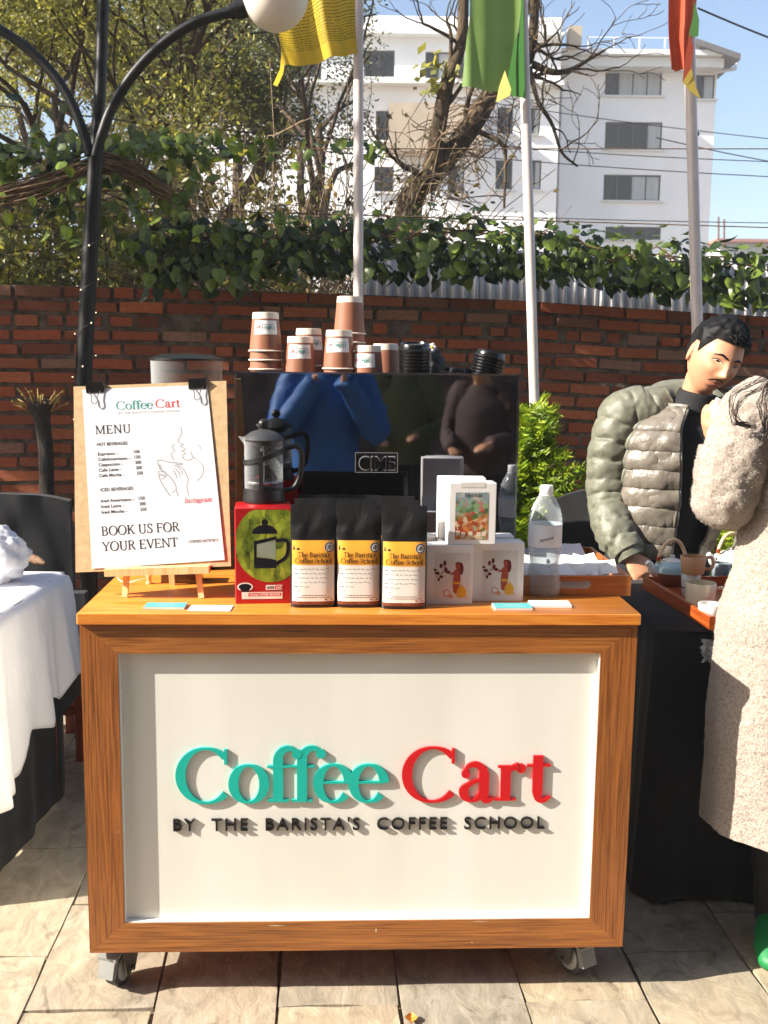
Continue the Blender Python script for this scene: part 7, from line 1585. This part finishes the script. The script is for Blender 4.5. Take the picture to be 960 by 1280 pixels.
b = MB(); puff_tube(b, [wp(962, 500, .03), wp(940, 525, .0), wp(918, 580, -.03), wp(908, 622, -.02), wp(898, 618, .07), wp(896, 585, .12), wp(896, 556, .13)], [.075, .088, .082, .078, .066, .056, .045], 150, 80, 0, 0, seed=7, wr=.006); 
for k, v_ in enumerate(b.v): p = Vector(v_); dn = .003 * nz(p, 60, 2) + .0022 * nz(p, 110, 4); b.v[k] = (p.x - dn, p.y - dn, p.z + dn)
cs_ = b.build('coat_sleeve', m_coat, ct, angle=None)
b = MB(); puff_tube(b, [JW['sr'] + Vector((-.05, 0, .02)), JW['sr'], JW['er'], JW['wr']], [.085, .09, .08, .06], 50, 30, 0, 0, seed=2, wr=.003); b.build('coat_sleeve', m_coat, ct, angle=None)
fz = MB(); rf_ = random.Random(8); FV = []; FF = []      # fuzzy wool fibres standing off the coat
for src in (o, cs_):
    me = src.data; ps = me.polygons; base_ = wm(ct)
    for k in range(26000 if src is o else 14000):
        p_ = ps[rf_.randrange(len(ps))]; c_ = base_ @ p_.center; n_ = p_.normal
        if n_.y > .55: continue
        t_ = Vector((rf_.uniform(-1, 1), rf_.uniform(-1, 1), rf_.uniform(-1, .6))).normalized(); d_ = (n_ * .55 + t_).normalized(); w_ = d_.cross(n_).normalized() * .0007; L_ = rf_.uniform(.003, .007); i_ = len(FV); FV += [c_ - w_, c_ + w_, c_ + d_ * L_]; FF.append((i_, i_ + 1, i_ + 2))
fz.add(FV, FF); tag(fz.build('coat_pile', m_coat, ct, smooth=False), kind='stuff')
trousers(wo, JW, M('trousers_black', (18, 18, 20), .85), .9)
m_grn = M('shoe_green', (20, 116, 60), .5, var=.05); shoes(wo, JW, m_grn)
hair_cap(wo, hdW, M('hair_dark_brown', (40, 28, 26), .4, var=.4, scale=80, bump=.5, bscale=160), drop=.03, front=.05, thick=.02, seed=6)
b = MB(); rsH = random.Random(9)
for k in range(520):
    a = rsH.uniform(-1.9, 1.9); p0 = hdW @ Vector((math.sin(a) * .09, math.cos(a) * .1, rsH.uniform(-.04, .07))); ex_ = Vector((wx + .03 + rsH.uniform(-.13, .14), WYd - .13 + rsH.uniform(-.03, .03), rsH.uniform(1.22, 1.42))); md_ = p0.lerp(ex_, .5) + Vector((rsH.uniform(-.03, .03), -.04, .03)); b.tube([Vector(q) for q in spline([p0, md_, ex_, ex_ + Vector((rsH.uniform(-.03, .02), 0, -.05))], 12)], [.0014] * 9 + [.0011, .0008, .0004], 3, caps=False)
for (x0, y0, pts) in ((985, 455, [(955, 482), (930, 495), (920, 515), (926, 530), (941, 534)]), (985, 460, [(960, 485), (950, 505), (954, 525), (956, 540)]), (985, 450, [(962, 470), (938, 482), (916, 496), (919, 526), (934, 531)]), (990, 460, [(965, 480), (957, 500), (960, 530), (955, 548)])):
    for q in range(9): P = [wp(x0, y0, -.13)] + [wp(x + rsH.uniform(-5, 5), y + rsH.uniform(-4, 4), -.115) for x, y in pts]; b.tube([Vector(p) for p in spline(P, 24)], [.0006] * 20 + [.0018, .0014, .001, .0006], 4, caps=False)
b.build('hair', MATS['hair_dark_brown'], wo, angle=None)
ph = thing('phone', 'white phone held up by the woman in the wool coat', 'phone', wp(903, 516, .06), rot=(R(-15), R(25), R(20)))
b = MB(); b.rbox((0, 0, .0), (.062, .009, .06), .004); b.build('body', M('phone_white', (236, 234, 232), .3), ph, local=True); b = MB(); b.rbox((.012, -.006, .012), (.022, .004, .024), .004); b.build('camera_bump', M('phone_grey', (150, 146, 146), .3), ph, local=True)

# ---- the bent-over barista behind the machine: only the hair bun shows
bx = at_y(533, 447, 3.95); ba = thing('person', 'barista bent down behind the coffee machine, dark hair with white clip showing', 'person', (bx.x, 3.98, 0))
hdB = headM((bx.x - .01, 3.95, bx.z - .08), yaw=R(10), pitch=R(38), s=.95)
JB = dict(neck=Vector((bx.x, 4.03, bx.z - .2)), sl=Vector((bx.x - .17, 4.05, bx.z - .27)), sr=Vector((bx.x + .17, 4.05, bx.z - .27)), pelvis=Vector((bx.x, 4.14, .82)), el=Vector((bx.x - .2, 3.98, 1.02)), wl=Vector((bx.x - .1, 3.84, .98)), er=Vector((bx.x + .2, 3.98, 1.02)), wr=Vector((bx.x + .1, 3.84, .98)), hl=Vector((bx.x - .09, 4.13, .8)), hr=Vector((bx.x + .09, 4.13, .8)), kl=Vector((bx.x - .1, 3.98, .43)), kr=Vector((bx.x + .1, 3.98, .43)), fl=Vector((bx.x - .1, 4.1, .075)), fr=Vector((bx.x + .1, 4.1, .075)))
body(ba, hdB, JB, m_flesh, .008, [dict(wrist=JB['wl'], dirv=(.2, -.6, -.3), palm_n=(0, 0, -1), side=1, curl=.4), dict(wrist=JB['wr'], dirv=(-.2, -.6, -.3), palm_n=(0, 0, -1), side=-1, curl=.4)])
def top_garment(par, J, mat, r=1.0, nm='jacket', amp=.0, pitch=0):
    b = MB(); rf = Vector(J['sr']) - Vector(J['sl']); P = [Vector(J['pelvis']) - Vector((0, 0, .1)), J['pelvis'], Vector(J['pelvis']).lerp(J['neck'], .5), Vector(J['pelvis']).lerp(J['neck'], .8), Vector(J['neck']) - Vector((0, 0, .03)), Vector(J['neck']) + Vector((0, 0, .03))]
    b.tube([Vector(p) for p in spline(P, 34)], [tuple(q) for q in spline([(.2 * r, .15 * r), (.2 * r, .15 * r), (.2 * r, .155 * r), (.205 * r, .14 * r), (.13 * r, .11 * r), (.075, .075)], 34)], 30, ref=rf)
    for k, v_ in enumerate(b.v): p = Vector(v_); b.v[k] = tuple(p + Vector((1, -1, 0)).normalized() * .01 * nz(p, 11, 3))
    for a in 'lr': puff_tube(b, [Vector(J['neck']).lerp(Vector(J['s' + a]), .6), J['s' + a], J['e' + a], J['w' + a]], [.085 * r, .09 * r, .075 * r, .055 * r], 50, 26, pitch, amp, seed=4, wr=.009)
    b.build(nm, mat, par, angle=None)
top_garment(ba, JB, m_shirt, .9, 'jumper'); trousers(ba, JB, MATS['trousers_black']); shoes(ba, JB, MATS['shoe_dark']); hair_cap(ba, hdB, m_hair, drop=.02, front=.045, thick=.02, seed=4)
b = MB(); q = hdB @ Vector((0, .085, .075)); b.grid(lambda u, v: q + (lambda d: d * .036 * (1 + .15 * nz(d, 3, 1) + .1 * math.sin(v * 30 + u * 8)))(Vector((math.cos((v - .5) * 3.1) * math.cos(u * 6.2832), math.cos((v - .5) * 3.1) * math.sin(u * 6.2832), math.sin((v - .5) * 3.1)))), 36, 24); b.build('hair', m_hair, ba, angle=None)
q = at_y(540, 434, 3.83); hc = thing('hair_clip', 'small white flower hair clip in the barista\'s hair', 'hair clip', q); b = MB()
for k in range(5): a = k * 1.2566; b.sphere((.009 * math.cos(a), 0, .009 * math.sin(a)), (.007, .004, .007), 10, rings=6)
b.build('petals', m_stk, hc, local=True); b = MB(); b.sphere((0, -.003, 0), .005, 10, rings=6); b.build('centre', m_yel, hc, local=True)

# ------------------------------------------------------------------ people and wall behind the viewpoint (they show in the mirror panel)
def stander(label, x, y, hgt, jack, facing=0.0, pose='cam', legs=(30, 30, 36), hairc=None):
    s = hgt / 1.75; o = thing('person', label, 'person', (x, y, 0)); f_ = Vector((math.sin(facing), math.cos(facing), 0)); sd = Vector((f_.y, -f_.x, 0)); B = Vector((x, y, 0))
    def q(r_, fw_, z): return B + sd * r_ * s + f_ * fw_ * s + Vector((0, 0, z * s))
    J = dict(neck=q(0, 0, 1.46), sl=q(-.19, 0, 1.4), sr=q(.19, 0, 1.4), pelvis=q(0, -.02, .92), hl=q(-.09, -.02, .9), hr=q(.09, -.02, .9), kl=q(-.1, 0, .48), kr=q(.1, 0, .48), fl=q(-.11, -.02, .075), fr=q(.11, -.02, .075), fd=tuple(f_))
    if pose == 'cam': J.update(el=q(-.27, .1, 1.14), wl=q(-.08, .245, 1.43), er=q(.27, .1, 1.14), wr=q(.08, .245, 1.43))
    else: J.update(el=q(-.26, .0, 1.12), wl=q(-.16, .22, 1.02), er=q(.26, .0, 1.12), wr=q(.12, .24, 1.06))
    hm = Matrix.Translation(q(0, .05, 1.62)) @ Matrix.Rotation(math.pi - facing, 4, 'Z') @ Matrix.Rotation(.1, 4, 'X')
    if pose == 'cam': hs2 = [dict(wrist=J['wl'], dirv=f_ * .35 + Vector((0, 0, .9)), palm_n=sd * .8, side=1, curl=.6, sc=.9), dict(wrist=J['wr'], dirv=f_ * .35 + Vector((0, 0, .9)), palm_n=-sd * .8, side=-1, curl=.6, sc=.9)]
    else: hs2 = [dict(wrist=J['wl'], dirv=f_ + sd * .4, palm_n=(0, 0, -1), side=-1, curl=.5), dict(wrist=J['wr'], dirv=f_ - sd * .4, palm_n=(0, 0, -1), side=1, curl=.5)]
    body(o, hm, J, m_flesh, .009, hs2); top_garment(o, J, jack); trousers(o, J, M('trousers_%d_%d' % legs[:2], legs, .9)); shoes(o, J, MATS['shoe_dark']); hair_cap(o, hm, m_hair, thick=.016); return o
ph_o = stander('photographer in bright blue jacket, seen only mirrored in the black machine panel', -.07, -.36, 1.78, M('jacket_blue', (30, 92, 158), .6, var=.12, scale=9, bump=.3, bscale=30), 0.05, 'cam')
stander('bystander in olive top mirrored faintly right of the photographer', 0.55, -2.1, 1.7, M('top_olive', (84, 88, 44), .8, var=.1), -.2, 'idle')
stander('bystander in dark brown coat mirrored at right in the machine panel', 1.05, -1.5, 1.66, M('coat_brown', (66, 46, 40), .8, var=.15), -.45, 'idle', (26, 26, 28))
pk = thing('camera_phone', 'dark phone held by the photographer, seen only in the mirror panel', 'phone', (0.02, -.075, 1.52), 0.05); b = MB(); b.rbox((0, 0, .0), (.15, .009, .075), .004); b.build('body', m_bplas, pk, local=True)
rw = thing('rear_wall', 'dark brick wall opposite the cart, raised to cut sky light, seen only mirrored', 'wall', (0, -4.2, 0)); b = MB(); b.box((1.0, -4.3, 4.5), (17, .45, 9.0)); b.build('core', M('rear_brick', (104, 84, 72), .9, var=.4, scale=6, bump=.5), rw, smooth=False); b = MB(); b.box((1.0, -4.3, 9.06), (17.1, .52, .12)); b.build('coping', M('rear_coping', (110, 104, 98), .9), rw, smooth=False)  # height raised to hold low sky light off the front faces

# ------------------------------------------------------------------ hazy valley air
hz = MB(); hz.box((0, 0, 10.5), (330, 330, 23.1)); ho = hz.build('haze', None, smooth=False); tag(ho, kind='stuff')
hm_ = bpy.data.materials.new('haze_air'); hm_.use_nodes = True; nt_ = hm_.node_tree; nt_.nodes.clear()
ov_ = nt_.nodes.new('ShaderNodeOutputMaterial'); pv_ = nt_.nodes.new('ShaderNodeVolumePrincipled'); pv_.inputs['Color'].default_value = (.94, .96, 1, 1); pv_.inputs['Density'].default_value = .0017; pv_.inputs['Anisotropy'].default_value = .1
nt_.links.new(pv_.outputs[0], ov_.inputs['Volume']); ho.data.materials.append(hm_)
